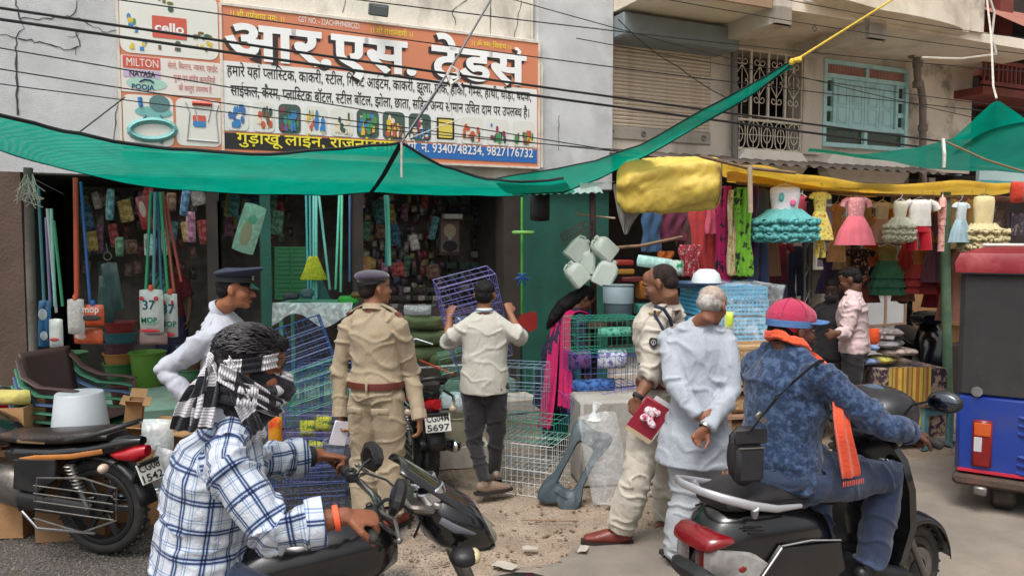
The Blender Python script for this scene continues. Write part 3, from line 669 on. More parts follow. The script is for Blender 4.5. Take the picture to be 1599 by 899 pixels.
# ---------------------------------------------------------------- cables and ropes overhead
M_cab = mat('black_cable',S((30,30,34)),.6)
def cable(name,lab,cat,pts,r,m=None,sag=0,n=10,group=None):
    q = [P(*p) for p in pts]; out = []
    for i in range(len(q)-1):
        for k in range(n):
            t = k/n; p = q[i].lerp(q[i+1],t); p = p+V((0,0,-sag*4*t*(1-t))); out.append(p)
    out.append(q[-1]); b = MB(); b.tube(out,r,5)
    return tag(b.build(name,m or M_cab,smooth=60),lab,cat,group)
cabs = [((-100,-2,6.3),(1700,250,11),.013,'thick power cable, upper of the thick pair crossing the big letters'),((-100,16,6.2),(1700,262,11),.014,'thick power cable, lower of the thick pair crossing the big letters'),
 ((-100,58,6.3),(1700,345,11),.006,'thin wire crossing the sign text just below the thick pair'),((-100,92,6.2),(1000,240,9.2),.006,'thin wire crossing the brand boxes and second text line'),((-100,118,6.1),(1000,236,9.2),.005,'thin wire crossing the picture row of the sign'),
 ((150,-5,6.5),(1700,190,11),.006,'thin wire starting above the side board and crossing the sign top'),((480,-10,7),(1700,120,11),.006,'thin wire passing just above the floodlight'),
 ((760,-12,7.5),(1620,205,10.5),.005,'thin wire from the white wall down across the shutter'),((1000,-8,8),(1700,95,11),.005,'thin wire crossing the cream balcony'),((900,60,8),(1650,175,10.5),.005,'thin wire crossing the roller shutter and the blue window'),((1180,-10,8.5),(1700,70,11),.005,'topmost thin wire at upper right')]
for a,c,r,lab in cabs: cable('overhead_cable',lab+'','cable',[a,c],r,sag=.06 if r < .01 else .04)
M_rope = mat('yellow_rope',S((205,175,60)),.8,.2,30); M_wr = mat('white_rope',S((196,190,180)),.8,.2,30)
cable('yellow_rope','yellow rope pulling the green net corner up to the right','rope',[(1240,96,5.2),(1400,-4,5.6),(1430,-22,5.7)],.008,M_rope)
b = MB()
for i in range(5): p = P(1236+i*3,97-i,5.2); b.ell(p,(.018,.018,.025),(i,i*.7,0),7,5)
tag(b.build('rope_knot',M_rope,smooth=60),'yellow knot where the rope meets the green net strip','knot')
cable('strap','grey strap rising from the peak of the net across the sign to the top edge','strap',[(628,222,5.7),(705,105,5.9),(775,-15,6.2)],.009,mat('grey_strap',S((110,110,114)),.6))
M_cloth_r = mat('frayed_cloth',S((206,200,196)),.9)
b = MB(); b.tube([P(x,y,5.88) for x,y in ((705,104),(698,118),(704,132),(716,124),(714,110))],.012,5,closed=True); b.tube([P(705,130,5.88),P(700,160,5.88),P(706,180,5.88)],.008,5); b.tube([P(714,128,5.88),P(722,140,5.88)],.008,5)
tag(b.build('rag_tie',M_cloth_r),'pale frayed rag tied in a loop on the strap in front of the sign','rag')
cable('guy_string','dark string slanting from the net peak across the picture row','string',[(632,216,5.7),(672,160,5.8),(690,130,5.85)],.005)
cable('guy_string','pale string running from the net peak up to the right','string',[(632,219,5.7),(720,185,5.9)],.004,M_wr)
cable('wall_wire','dark wire slanting over the roller shutter','wire',[(965,30,9.2),(1060,105,9.6),(1165,165,9.9)],.006,sag=.05)
cable('wall_wire','dark wire from the sign edge to the net on the grey wall','wire',[(195,152,6.9),(122,208,6.3)],.006)
# ---------------------------------------------------------------- people: one continuous remeshed body each, clothes over it
def remesh(mb,vox,smooth=3,sf=.6):
    me_ = bpy.data.meshes.new('tmp'); me_.from_pydata(mb.v,[],mb.f); o = bpy.data.objects.new('tmp',me_); COL.objects.link(o)
    import bmesh
    bm = bmesh.new(); bm.from_mesh(me_); bmesh.ops.recalc_face_normals(bm,faces=bm.faces); bm.to_mesh(me_); bm.free()
    m = o.modifiers.new('r','REMESH'); m.mode = 'VOXEL'; m.voxel_size = vox; m.use_smooth_shade = True
    if smooth: s = o.modifiers.new('s','SMOOTH'); s.iterations = smooth; s.factor = sf
    dg = bpy.context.evaluated_depsgraph_get(); dg.update(); r = bpy.data.meshes.new_from_object(o.evaluated_get(dg),depsgraph=dg)
    bpy.data.objects.remove(o); bpy.data.meshes.remove(me_); return r
def chain_uv(me_,chains,ref=V((0,-1,0))):
    "per vertex (along, around*radius, distance) of the nearest limb chain"
    n = len(me_.vertices); co = np.empty(n*3); me_.vertices.foreach_get('co',co); co = co.reshape(-1,3)
    best = np.full(n,1e9); U = np.zeros(n); Vv = np.zeros(n); Dd = np.zeros(n); ID = np.zeros(n,int); rf = np.array(ref)
    for ci,ch in enumerate(chains):
        u0 = ci*.37; pts = [np.array(p) for p,_ in ch]; rr = [q for _,q in ch]
        for i in range(len(pts)-1):
            a,b_ = pts[i],pts[i+1]; d = b_-a; L = np.linalg.norm(d); dn = d/L
            t = np.clip(((co-a)@dn)/L,0,1); q = a+t[:,None]*d; w = co-q; dist = np.linalg.norm(w,axis=1); rad = rr[i]+(rr[i+1]-rr[i])*t
            k = dist/rad; m = k < best
            e1 = rf-dn*rf.dot(dn); e1 = e1/(np.linalg.norm(e1)+1e-9); e2 = np.cross(dn,e1)
            ang = np.arctan2(w@e2,w@e1); R_ = (rr[i]+rr[i+1])/2
            best = np.where(m,k,best); U = np.where(m,u0+t*L,U); Vv = np.where(m,ang*R_*1.1,Vv); ID = np.where(m,ci,ID); Dd = np.where(m,dist,Dd)
            u0 += L
    return co,U,Vv,ID,Dd
def drape(me_,chains,amp=.006,fs=14,seed=0,ref=V((0,-1,0)),fine=.5,joints=()):
    "cloth folds: displace along normals, deeper near joints; store the cloth coordinates"
    co,U,Vv,ID,Dd = chain_uv(me_,chains,ref); n = len(co)
    nr = np.empty(n*3); me_.vertices.foreach_get('normal',nr); nr = nr.reshape(-1,3); J = [np.array(j) for j in joints]
    nz = noise.noise; disp = np.empty(n)
    for i in range(n):
        u,v,k = U[i],Vv[i],ID[i]*7.3+seed; c = co[i]
        a = nz(V((u*fs+.6*nz(V((c[0]*9,c[1]*9,c[2]*9))),v*fs*.35,k))); r1 = 1-2*abs(a)
        w = 1.0
        for j in J: w += 1.6*math.exp(-((c-j)@(c-j))/.012)
        g = nz(V((c[0]*26+seed,c[1]*26,c[2]*20)))
        disp[i] = amp*1.15*w*(max(0,1-abs(a)*4.5)**1.5*.9-.25)+amp*fine*.35*g+amp*.5*a
    co += nr*disp[:,None]; me_.vertices.foreach_set('co',co.ravel())
    at = me_.attributes.new('cloth','FLOAT_VECTOR','POINT'); at.data.foreach_set('vector',np.stack([U,Vv,Dd],1).ravel()); me_.update()
def setco(me_,co): me_.vertices.foreach_set('co',co.ravel()); me_.update()
def hand(b,w,d,pn,side,curl=.35,k=1.0,spread=.0,thumb=.6):
    "five fingers; d: finger direction, pn: palm normal, side: +1 thumb on d x pn side"
    w = V(w); d = V(d).normalized(); pn = V(pn); pn = (pn-d*pn.dot(d)).normalized(); a = d.cross(pn)*side
    b.tube([w-d*.02*k,w+d*.02*k,w+d*.055*k,w+d*.092*k],[(.027*k,.021*k),(.034*k,.018*k),(.042*k,.0155*k),(.039*k,.012*k)],10,side=a,round_=True)
    for i,(off,L) in enumerate(((.031,.072),(.0105,.082),(-.0105,.076),(-.031,.06))):
        p = w+d*(.088 - (.006 if i in (0,3) else 0))*k+a*off*k; q = d+a*off*(2+spread*20); q.normalize(); pts = [p-q*.01*k,p]; c = curl*(1+.06*i)
        for fr_,bend in ((.45,.8),(.3,1.2),(.25,.9)):
            rot = Matrix.Rotation(c*bend,3,q.cross(pn)); q = rot@q
            p = p+q*L*fr_*k; pts.append(p)
        b.tube(pts,[.0095*k,.0095*k,.0092*k,.0085*k,.0072*k],8,round_=True)
    t0 = w+d*.022*k+a*.028*k+pn*.004*k; dv = (d*.75+a*.75+pn*thumb*.6).normalized(); p1 = t0+dv*.04*k; dv2 = (d*.9+a*.1+pn*thumb).normalized(); p2 = p1+dv2*.03*k; p3 = p2+(dv2+pn*.3).normalized()*.024*k
    b.tube([t0,p1,p2,p3],[.0135*k,.0115*k,.0105*k,.008*k],8,round_=True)
def wrinkle(m):
    if m.get('wr'): return m
    m['wr'] = 1; t = m.node_tree; N = t.nodes; L = t.links; b = N['Principled BSDF']; tc = N.new('ShaderNodeTexCoord'); old = b.inputs['Normal'].links[0].from_socket if b.inputs['Normal'].links else None
    mp = N.new('ShaderNodeMapping'); mp.inputs['Scale'].default_value = (1.3,1.3,.8); L.new(tc.outputs['Object'],mp.inputs[0])
    for sc_,di,st in ((4,.016,.22),(13,.005,.14)):
        n = N.new('ShaderNodeTexNoise'); n.inputs['Scale'].default_value = sc_; n.inputs['Detail'].default_value = 2; n.inputs['Distortion'].default_value = 1.2; L.new(mp.outputs[0],n.inputs['Vector'])
        a = N.new('ShaderNodeMath'); a.operation = 'SUBTRACT'; a.inputs[1].default_value = .5; L.new(n.outputs['Fac'],a.inputs[0]); c = N.new('ShaderNodeMath'); c.operation = 'ABSOLUTE'; L.new(a.outputs[0],c.inputs[0])
        bp = N.new('ShaderNodeBump'); bp.inputs['Strength'].default_value = st; bp.inputs['Distance'].default_value = di*6; L.new(c.outputs[0],bp.inputs['Height'])
        if old: L.new(old,bp.inputs['Normal'])
        old = bp.outputs[0]
    L.new(old,b.inputs['Normal']); return m
def lerp(a,b_,t): return V(a)*(1-t)+V(b_)*t
DEF = dict(hipL=(-.09,0,.90),hipR=(.09,0,.90),kneeL=(-.1,.015,.49),kneeR=(.1,.015,.49),ankL=(-.1,-.02,.085),ankR=(.1,-.02,.085),
 toeL=(-.13,.15,.03),toeR=(.13,.15,.03),pel=(0,0,.95),waist=(0,.0,1.08),chest=(0,.005,1.26),upper=(0,-.012,1.40),neck=(0,-.02,1.485),head=(0,.005,1.615),
 shL=(-.172,-.02,1.378),shR=(.172,-.02,1.378),elL=(-.235,-.045,1.12),elR=(.235,-.045,1.12),wrL=(-.235,.03,.875),wrR=(.235,.03,.875),
 hdL=(0,.15,-1),hdR=(0,.15,-1),pnL=(1,0,0),pnR=(-1,0,0))
class Fig:
    def __init__(s,name,label,loc,rz,H=1.72,lean=0,side=0,twist=0,hyaw=0,hpitch=0,hroll=0,fat=1.0,curl=(.4,.4),skin=(140,94,68),vox=.0075,thumb=(-1,1),cat='person',hk=1.0,**ov):
        s.root = thing(name,label,cat,loc,rz); s.H = H; k = H/1.75; s.k = k; s.M = Matrix.Translation(V(loc))@Matrix.Rotation(rz,4,'Z'); s.Mi = s.M.inverted(); s.vox = vox; s.fat = fat
        s.skin = mat('skin_%d' % skin[0],S(skin),.55,.1,14,.25,120,spec=.4,dirt=S((skin[0]*.75,skin[1]*.68,skin[2]*.66)),dirts=9,dirta=.5)
        J = {q: V(v)*(k if not q.startswith(('hd','pn')) else 1) for q,v in DEF.items()}; s.J = J
        for q,v in ov.items():
            if q in J: J[q] = V(v)
        Rm = Matrix.Rotation(R(-side),3,'Y')@Matrix.Rotation(R(-lean),3,'X'); pv = J['pel'].copy()
        Tm = Matrix.Rotation(R(twist),3,'Z')
        for q in ('waist','chest','upper','neck','head','shL','shR','elL','elR','wrL','wrR'):
            if q in ov: continue
            v = J[q]-DEFP(pv,k,ov); f = 1 if q not in ('waist',) else .6
            if q.startswith(('sh','el','wr')): v = Tm@v
            if q == 'waist': v = Matrix.Rotation(R(-lean*.5),3,'X')@v
            elif q.startswith(('el','wr')) : v2 = J['sh'+q[2]]; 
            if q.startswith(('el','wr')): J[q] = J['sh'+q[2]]+(J[q]-V(DEF['sh'+q[2]])*k); continue
            if q != 'waist': v = Rm@v
            J[q] = pv+v
        s.HR = Euler((R(hpitch),R(hroll),R(hyaw))).to_matrix(); s.HR = Matrix.Rotation(R(hyaw),3,'Z')@Matrix.Rotation(R(hpitch),3,'X')@Matrix.Rotation(R(hroll),3,'Y')
        s.curl = curl; s.thumb = thumb; s.hk = hk
        s.sax = (J['shR']-J['shL']).normalized(); s.hax = (J['hipR']-J['hipL']).normalized()
        s.ref = s.M.to_3x3().inverted()@V((0,-1,0))
        s.body()
    def h(s,p): "head-frame point"; return s.J['head']+s.HR@(V(p)*s.k*s.hk)
    def L(s,px,py,d): return s.Mi@P(px,py,d)
    def arm(s,c): J = s.J; return [J['sh'+c],lerp(J['sh'+c],J['el'+c],.5),J['el'+c],lerp(J['el'+c],J['wr'+c],.4),J['wr'+c]]
    def torso(s,g=1,add=0,hem=None,top=.0):
        J = s.J; k = s.k; f = s.fat; sx = s.sax; pts = []; 
        q = [(J['pel']-V((0,0,.03*k)),(.168,.12)),(J['pel']+V((0,0,.05*k)),(.165,.118)),(J['waist'],(.148,.11)),(lerp(J['waist'],J['chest'],.6),(.156,.115)),(J['chest'],(.168,.122)),(lerp(J['chest'],J['upper'],.6),(.178,.115)),(J['upper'],(.165,.09)),(lerp(J['upper'],J['neck'],.55),(.095,.065))]
        for i,(p,r) in enumerate(q): ff = f if i in (1,2,3) else 1+(f-1)*.6 if i < 6 else 1; pts.append((p,(r[0]*k*ff*g+add,r[1]*k*(ff*1.05 if f > 1 else ff)*g+add)))
        return pts
    def leg(s,c): J = s.J; return [J['hip'+c],lerp(J['hip'+c],J['knee'+c],.5),J['knee'+c],lerp(J['knee'+c],J['ank'+c],.35),J['ank'+c]]
    def body(s):
        J = s.J; k = s.k; f = s.fat; b = MB(); t = s.torso(.93); b.tube([p for p,_ in t],[r for _,r in t],18,side=s.sax,round_=True)
        b.tube([J['upper'],J['neck'],s.h((0,-.03,-.07)),s.h((0,-.02,-.02))],[.075*k,.057*k*f**.5,.055*k*f**.5,.05*k],14,round_=True)
        for c in 'LR':
            b.tube([J['sh'+c],J['neck']+V((0,0,.0))],[.046*k,.033*k],10,round_=True)
            b.tube(s.arm(c),[.047*k*f**.4,.045*k*f**.4,.041*k,.04*k,.027*k],12,round_=True)
            hand(b,J['wr'+c],J['hd'+c],J['pn'+c],s.thumb[0 if c == 'L' else 1],s.curl[0 if c == 'L' else 1],k*1.0)
            b.tube(s.leg(c),[.085*k,.075*k,.055*k,.056*k,.036*k],12,round_=True)
            a = J['ank'+c]; d = (J['toe'+c]-a); b.tube([a,a+V((0,0,-.03*k)),lerp(a,J['toe'+c],.5)+V((0,0,-.01)),J['toe'+c]],[.036*k,.036*k,.038*k,.03*k],10,flat=.8,round_=True)
        e = lambda p,r,rot=None: b.ell(s.h(p),tuple(q*k*s.hk for q in r),s.HR@(Euler(rot).to_matrix() if rot else Matrix.Identity(3)),16,11)
        e((0,-.015,.032),(.077,.096,.082)); e((0,.028,-.02),(.062,.064,.083)); e((0,.03,-.068),(.05,.05,.04)); e((0,.066,-.094),(.024,.022,.019))
        for q in (-1,1): e((q*.036,.056,-.025),(.027,.03,.03)); e((q*.03,.078,.024),(.026,.012,.009)); e((q*.08,-.008,-.006),(.009,.02,.033),(.15,0,q*.35)); e((q*.012,.1,-.036),(.009,.011,.008))
        b.tube([s.h((0,.084,.014)),s.h((0,.102,-.015)),s.h((0,.112,-.034))],[.008*k,.0105*k,.012*k],8,round_=True)
        e((0,.088,-.058),(.025,.012,.006)); e((0,.087,-.068),(.022,.012,.007)); e((0,.05,.05),(.058,.045,.05))
        me_ = remesh(b,s.vox,2,.5); me_.materials.append(s.skin); o = bpy.data.objects.new('body',me_); link(o,s.root); s.bo = o
    def eyes(s,brow=True,mou=False,mc=(24,20,19)):
        wm = mat('eye_white',S((168,156,146)),.4); im = mat('iris_dark',S((30,20,15)),.2); hm = mat('hair_%d' % mc[0],S(mc),.7,.3,60)
        for q in (-1,1):
            b = MB(); b.ell(s.h((q*.031,.0775,.002)),(.012*s.k,.0115*s.k,.0055*s.k),s.HR,12,8); o = b.build('eye',wm,s.root,60)
            c = MB(); c.ell(s.h((q*.031,.088,.002)),(.0065*s.k,.0045*s.k,.006*s.k),s.HR,10,6); c.build('iris',im,o,60)
            if brow: c = MB(); c.tube([s.h((q*.012,.094,.02)),s.h((q*.03,.094,.026)),s.h((q*.052,.078,.02))],[.003*s.k,.005*s.k,.002*s.k],6,round_=True); c.build('eyebrow',hm,s.root,60)
        if mou: c = MB(); c.tube([s.h((-.03,.088,-.057)),s.h((-.012,.104,-.049)),s.h((.012,.104,-.049)),s.h((.03,.088,-.057))],[.003*s.k,.007*s.k,.007*s.k,.003*s.k],8,round_=True); c.build('moustache',hm,s.root,60)
    def hair(s,col=(22,20,20),kind='short',vox=.006,amp=.004,name='hair',top=0.0):
        k = s.k; b = MB(); e = lambda p,r: b.ell(s.h(p),tuple(q*k*s.hk for q in r),s.HR,18,12)
        if kind == 'short': e((0,-.022,.045+top),(.081,.094,.078)); e((0,-.055,.0),(.072,.06,.065)); e((0,.03,.085+top),(.06,.06,.035))
        elif kind == 'buzz': e((0,-.028,.038),(.0795,.0905,.078)); e((0,-.06,-.005),(.068,.053,.055))
        elif kind == 'full': e((0,-.02,.05),(.084,.1,.078)); e((0,-.05,.01),(.08,.07,.08)); e((0,.045,.085),(.055,.055,.035))
        elif kind == 'fringe': e((0,-.04,.005),(.0815,.08,.055)); e((0,-.075,.02),(.06,.045,.06)); e((0,-.03,.07),(.06,.065,.04))
        elif kind == 'long': e((0,-.02,.045),(.088,.1,.085)); e((0,-.07,-.04),(.08,.06,.12)); b.tube([s.h((0,-.08,-.05)),s.h((.0,-.13,-.2)),s.h((-.02,-.12,-.36)),s.h((-.04,-.1,-.46))],[.07*k,.075*k,.055*k,.02*k],12,round_=True)
        elif kind == 'bun': e((0,-.02,.04),(.084,.098,.08)); e((0,-.07,0),(.06,.05,.06)); e((0,-.12,.0),(.04,.04,.04))
        me_ = remesh(b,vox,2); n = len(me_.vertices); co = np.empty(n*3); me_.vertices.foreach_get('co',co); co = co.reshape(-1,3); nr = np.empty(n*3); me_.vertices.foreach_get('normal',nr); nr = nr.reshape(-1,3)
        hc = np.array(s.J['head']); f = 70 if kind in ('short','full') else 40
        d = np.array([noise.noise(V((c[0]*f+2*noise.noise(V(c)*8),c[1]*f,c[2]*f*.35))) for c in co]); co += nr*(amp*d)[:,None]
        setco(me_,co); me_.materials.append(mat('hair_%d_%s' % (col[0],kind),S(col),.65 if kind != 'buzz' else .85,.35,30,.8,160,spec=.25,stretch=(1,1,.25),dirt=S(tuple(min(255,c+16) for c in col)),dirts=60,dirta=.35)); o = bpy.data.objects.new(name,me_); link(o,s.root); return o
    def cloth(s,name,b,chains,m,amp=.006,fs=14,seed=0,vox=None,smooth=4,fine=.5,joints=None):
        me_ = remesh(b,vox or s.vox*1.15,smooth,.6); J = s.J
        drape(me_,chains,amp,fs,seed,s.ref,fine,joints if joints is not None else (J['elL'],J['elR'],J['shL'],J['shR'])); me_.materials.append(wrinkle(m)); o = bpy.data.objects.new(name,me_); link(o,s.root); return o
    def shirt(s,m,sleeve='long',hem=0.0,loose=.014,name='shirt',amp=.006,skirt=None,rolled=None,seed=1,blouse=.012,arms=1.0,cuff=True,fs=14):
        J = s.J; k = s.k; t = s.torso(1,loose); b = MB()
        if hem < 0: t[0] = (J['pel']-V((0,0,.03*k-hem)),(t[0][1][0]*.99,t[0][1][1]))
        if hem > 0: t = [(J['pel']+V((0,0,hem)),(.158*k*s.fat+loose,.117*k*s.fat+loose)),(J['pel']+V((0,0,hem+.045*k)),(.162*k*s.fat+loose+blouse,.12*k*s.fat+loose+blouse))]+t[2:]
        pts = [p for p,_ in t]; rs = [r for _,r in t]
        if skirt: pts = skirt[0]+pts; rs = skirt[1]+rs
        b.tube(pts+[J['neck']-V((0,0,.012*k))],rs+[(.066*k,.066*k)],22,side=s.sax)
        ch = [[(p,r[0]) for p,r in zip(pts,rs)]]
        for c in 'LR':
            b.tube([J['sh'+c],lerp(J['sh'+c],J['neck'],.8)],[.064*k,.05*k],12,round_=True)
            p = s.arm(c); r = [.068*k*arms**.3,.064*k*arms,.058*k*arms,.055*k*arms,.043*k*arms]
            if sleeve == 'short': p = [p[0],p[1],lerp(p[1],p[2],.55)]; r = [.075*k,.073*k,.07*k]
            elif rolled: p = p[:3]+[lerp(p[2],p[4],rolled*.5),lerp(p[2],p[4],rolled)]; r[3],r[4] = .055*k*arms,.053*k*arms
            sh = p[0]; b.tube([lerp(sh,J['upper'],.3)]+p,[.058*k]+r,16,cap=True); ch.append([(lerp(sh,J['neck'],.95),.07*k)]+[(a_,r_) for a_,r_ in zip(p,r)])
        ch[0] = [(pts[0],rs[0][0]),(pts[-1],rs[0][0]*.8)]; return s.cloth(name,b,ch,m,amp,fs,seed)
    def trousers(s,m,wide=1.0,name='trousers',amp=.006,short=1.0,seed=4,top=.04,seat=1.0,fs=11,flare=1.0):
        J = s.J; k = s.k; b = MB(); f = s.fat; up = V((0,0,1))
        b.tube([J['pel']-up*.09*k,J['pel']-up*.03*k,J['pel']+up*top*k],[(.15*k*f,.112*k*f*seat),(.175*k*f,.132*k*f*seat),(.163*k*f,.12*k*f)],22,side=s.hax); b.ell(J['pel']-up*.1*k,(.13*k*f,.105*k*f,.1*k),None,16,10)
        ch = [[(J['pel']-up*.12,.17*k),(J['pel']+up*.06,.17*k)]]
        for c in 'LR':
            p = s.leg(c); p[-1] = lerp(p[2],p[-1],1.0*short)+up*.0; r = [.103*k*f,.096*k*wide,.075*k*wide,.072*k*wide*flare,.06*k*wide*flare]
            b.tube([p[0]+up*.03*k]+p,[.095*k*f]+r,18); ch.append([(a_,r_) for a_,r_ in zip(p,r)])
        return s.cloth(name,b,ch,m,amp,fs,seed,joints=(J['kneeL'],J['kneeR'],J['ankL'],J['ankR'],J['hipL'],J['hipR']))
    def ring(s,name,c,ax,rr,w,m,th=.005,tilt=None,n=24,label=None):
        "band: ellipse radii rr round c with side axis ax"
        c = V(c); up = V(tilt or (0,0,1)).normalized(); a = V(ax); a = (a-up*a.dot(up)).normalized(); f = up.cross(a); b = MB(); rings = []
        for i in range(n):
            t = 2*PI*i/n; d = a*math.cos(t)*rr[0]+f*math.sin(t)*rr[1]; dn = d.normalized()
            rings.append([c+d+dn*q+up*z for q,z in ((-th,-w/2),(th,-w/2),(th*1.3,0),(th,w/2),(-th,w/2))])
        b.loft(rings,closed=True); return b.build(name,m,s.root,50)
    def belt(s,m,z=.045,w=.035,fat=1.0): J = s.J; k = s.k; return s.ring('belt',J['pel']+V((0,0,z*k)),s.hax,((.163*k*s.fat+.012)*fat,(.12*k*s.fat+.012)*fat),w,m)
    def collar(s,m,h=.035,r=.068,lift=.0,name='collar'):
        J = s.J; k = s.k; up = (s.h((0,-.03,-.07))-J['neck']).normalized(); c = J['neck']+up*(h*.3+lift); f = s.sax.cross(up)*-1; f = up.cross(s.sax); b = MB(); rings = []
        n = 26
        for i in range(n+1):
            t = -PI/2+.25+(2*PI-.5)*i/n+PI; d = s.sax*math.sin(t-PI/2+PI/2)*r*k; t2 = .25+(2*PI-.5)*i/n; d = (f*math.cos(t2)+s.sax*math.sin(t2))*r*k; dn = d.normalized(); drop = .01*math.cos(t2)
            rings.append([c+d*.93+up*(h*.5),c+d*1.0+up*(h*.55),c+d*1.18+up*(-h*.55-drop),c+d*1.22+up*(-h*.6-drop),c+d*1.0-up*h*.2,c+d*.93])
        b.loft(rings); return b.build(name,m,s.root,50)
    def shoes(s,m,sole=None,big=1.0):
        J = s.J; k = s.k
        for c in 'LR':
            a,t = J['ank'+c],J['toe'+c]; d = (t-a); d.z = 0 if abs(d.z) < .08 else d.z; d.normalize(); up = V((0,0,1)); sd_ = d.cross(up).normalized(); up = sd_.cross(d); b = MB(); heel = a-d*.045*k-up*.045*k
            b.tube([heel+up*.01,heel+d*.05*k,heel+d*.12*k+up*.0,heel+d*.19*k-up*.012,heel+d*.25*k-up*.018],[(.033*k*big,.04*k),(.037*k*big,.05*k),(.042*k*big,.045*k),(.046*k*big,.032*k),(.034*k*big,.02*k)],14,side=sd_,round_=True)
            b.tube([a-up*.03*k,a+up*.025*k],[.045*k,.042*k],12); me_ = remesh(b,.006,3); me_.materials.append(m); o = bpy.data.objects.new('shoe',me_); link(o,s.root)
            if sole:
                q = MB(); cc = [heel+d*x*k for x in (-.04,0,.1,.2,.285)]; w = [.022,.038,.04,.048,.02]
                q.loft([[p+sd_*ww_*k*big-up*.05*k,p-sd_*ww_*k*big-up*.05*k,p-sd_*ww_*k*big-up*.028*k,p+sd_*ww_*k*big-up*.028*k] for p,ww_ in zip(cc,w)]); q.build('sole',sole,o)
    def shoulder_strap(s,c,m,name='epaulette'):
        J = s.J; k = s.k; a = J['sh'+c]+V((0,0,.07*k))+(J['sh'+c]-J['neck']).normalized()*.015; e = lerp(J['sh'+c],J['neck'],.72)+V((0,0,.062*k)); d = (e-a).normalized(); f = d.cross(V((0,0,1))).normalized(); u = f.cross(d); b = MB()
        b.loft([[p+f*.024+u*.0,p+f*.024+u*.007,p-f*.024+u*.007,p-f*.024+u*.0] for p in (a,lerp(a,e,.5)+u*.008,e)]); o = b.build(name,m,s.root); return o,a,d,f,u
def DEFP(pv,k,ov): return V(DEF['pel'])*k
# ---------------------------------------------------------------- patterned cloth
def ramp_mat(name,axes,base,rough=.9,bump=.4,attr='cloth',mixmode='MULTIPLY'):
    "axes: list of (component, period, [(pos,color)...]); woven together by multiplication over the base colour"
    m = mat(name,base,rough,.08,12,bump,110,spec=.2,sheen=.2); t = m.node_tree; N = t.nodes; L = t.links; b = N['Principled BSDF']
    src = b.inputs['Base Color'].links[0].from_socket; at = N.new('ShaderNodeAttribute'); at.attribute_name = attr; sx = N.new('ShaderNodeSeparateXYZ'); L.new(at.outputs['Vector'],sx.inputs[0])
    for comp,per,stops in axes:
        d = N.new('ShaderNodeMath'); d.operation = 'DIVIDE'; d.inputs[1].default_value = per; L.new(sx.outputs[comp],d.inputs[0])
        f = N.new('ShaderNodeMath'); f.operation = 'FRACT'; L.new(d.outputs[0],f.inputs[0]); r = N.new('ShaderNodeValToRGB'); r.color_ramp.interpolation = 'CONSTANT'
        while len(r.color_ramp.elements) > 1: r.color_ramp.elements.remove(r.color_ramp.elements[0])
        r.color_ramp.elements[0].position = stops[0][0]; r.color_ramp.elements[0].color = (*stops[0][1],1)
        for p,c in stops[1:]: e = r.color_ramp.elements.new(p); e.color = (*c,1)
        L.new(f.outputs[0],r.inputs[0]); x = N.new('ShaderNodeMix'); x.data_type = 'RGBA'; x.blend_type = mixmode; x.inputs[0].default_value = 1; L.new(src,x.inputs[6]); L.new(r.outputs[0],x.inputs[7]); src = x.outputs[2]
    L.new(src,b.inputs['Base Color']); return m
w1,nv,lb = (1,1,1),(.12,.17,.34),(.62,.72,.84)
nv2 = (.07,.09,.2); pst = [(0,w1),(.26,lb),(.30,nv2),(.37,lb),(.42,nv2),(.49,lb),(.53,w1),(.70,(.5,.62,.78)),(.74,w1),(.80,(.45,.55,.72)),(.84,w1)]
M_plaid = ramp_mat('blue_white_plaid',[(0,.088,pst),(1,.08,pst)],S((186,192,202)),bump=.4)
M_scarf = ramp_mat('black_white_scarf',[(0,.13,[(0,w1),(.5,(.03,.03,.04))])],S((200,198,202)),bump=.5)
def mottled(name,c1,c2,sc=26,lo=.45,hi=.55,**kw):
    m = mat(name,c1,.9,.15,8,.5,100,dirt=c2,dirts=sc,dirta=1.0,spec=.2,sheen=.2,**kw)
    r = [n for n in m.node_tree.nodes if n.type == 'MAP_RANGE'][1]; r.inputs[1].default_value = lo; r.inputs[2].default_value = hi; return m
M_navyp = mottled('navy_mottled_cotton',S((36,52,80)),S((68,87,118)),34,.46,.60)
M_jean = mat('blue_denim',S((38,50,76)),.9,.15,10,.4,150,dirt=S((74,94,128)),dirts=4,dirta=.5,sheen=.2)
M_khaki = mat('khaki_uniform',S((158,142,118)),.85,.07,5,.35,160,sheen=.15)
M_khaki2 = mat('pale_khaki_uniform',S((184,176,164)),.85,.07,5,.35,160,sheen=.15)
M_wshirt = mat('white_uniform_cotton',S((174,177,188)),.8,.05,5,.3,160,sheen=.1)
M_navy = mat('navy_uniform',S((40,42,58)),.85,.1,8,.3,120)
M_kurta = mat('white_kurta_cotton',S((162,168,178)),.85,.05,5,.35,140,stretch=(1,1,.4),sheen=.1)
M_leather = mat('brown_leather',S((112,48,38)),.4,.15,12,.25,80)
M_rubsole = mat('dark_sole',S((40,34,32)),.8,.1,9)
M_blkcl = mat('black_trouser_cloth',S((34,31,36)),.9,.15,8,.3,120,sheen=.2)
M_blacksk = mat('black_strap',S((30,30,32)),.75,.15,20,.3,120)
M_gold = mat('brass',S((190,160,90)),.35,.1,9,metal=.8)
def LM(loc,rz):
    Mi = (Matrix.Translation(V(loc))@Matrix.Rotation(rz,4,'Z')).inverted(); return lambda px,py,d: Mi@P(px,py,d)
def flat0(p): return V((p.x,p.y,0))
def xf(f,name,b,m,smooth=50,parent=None): return b.build(name,m,parent or f.root,smooth)
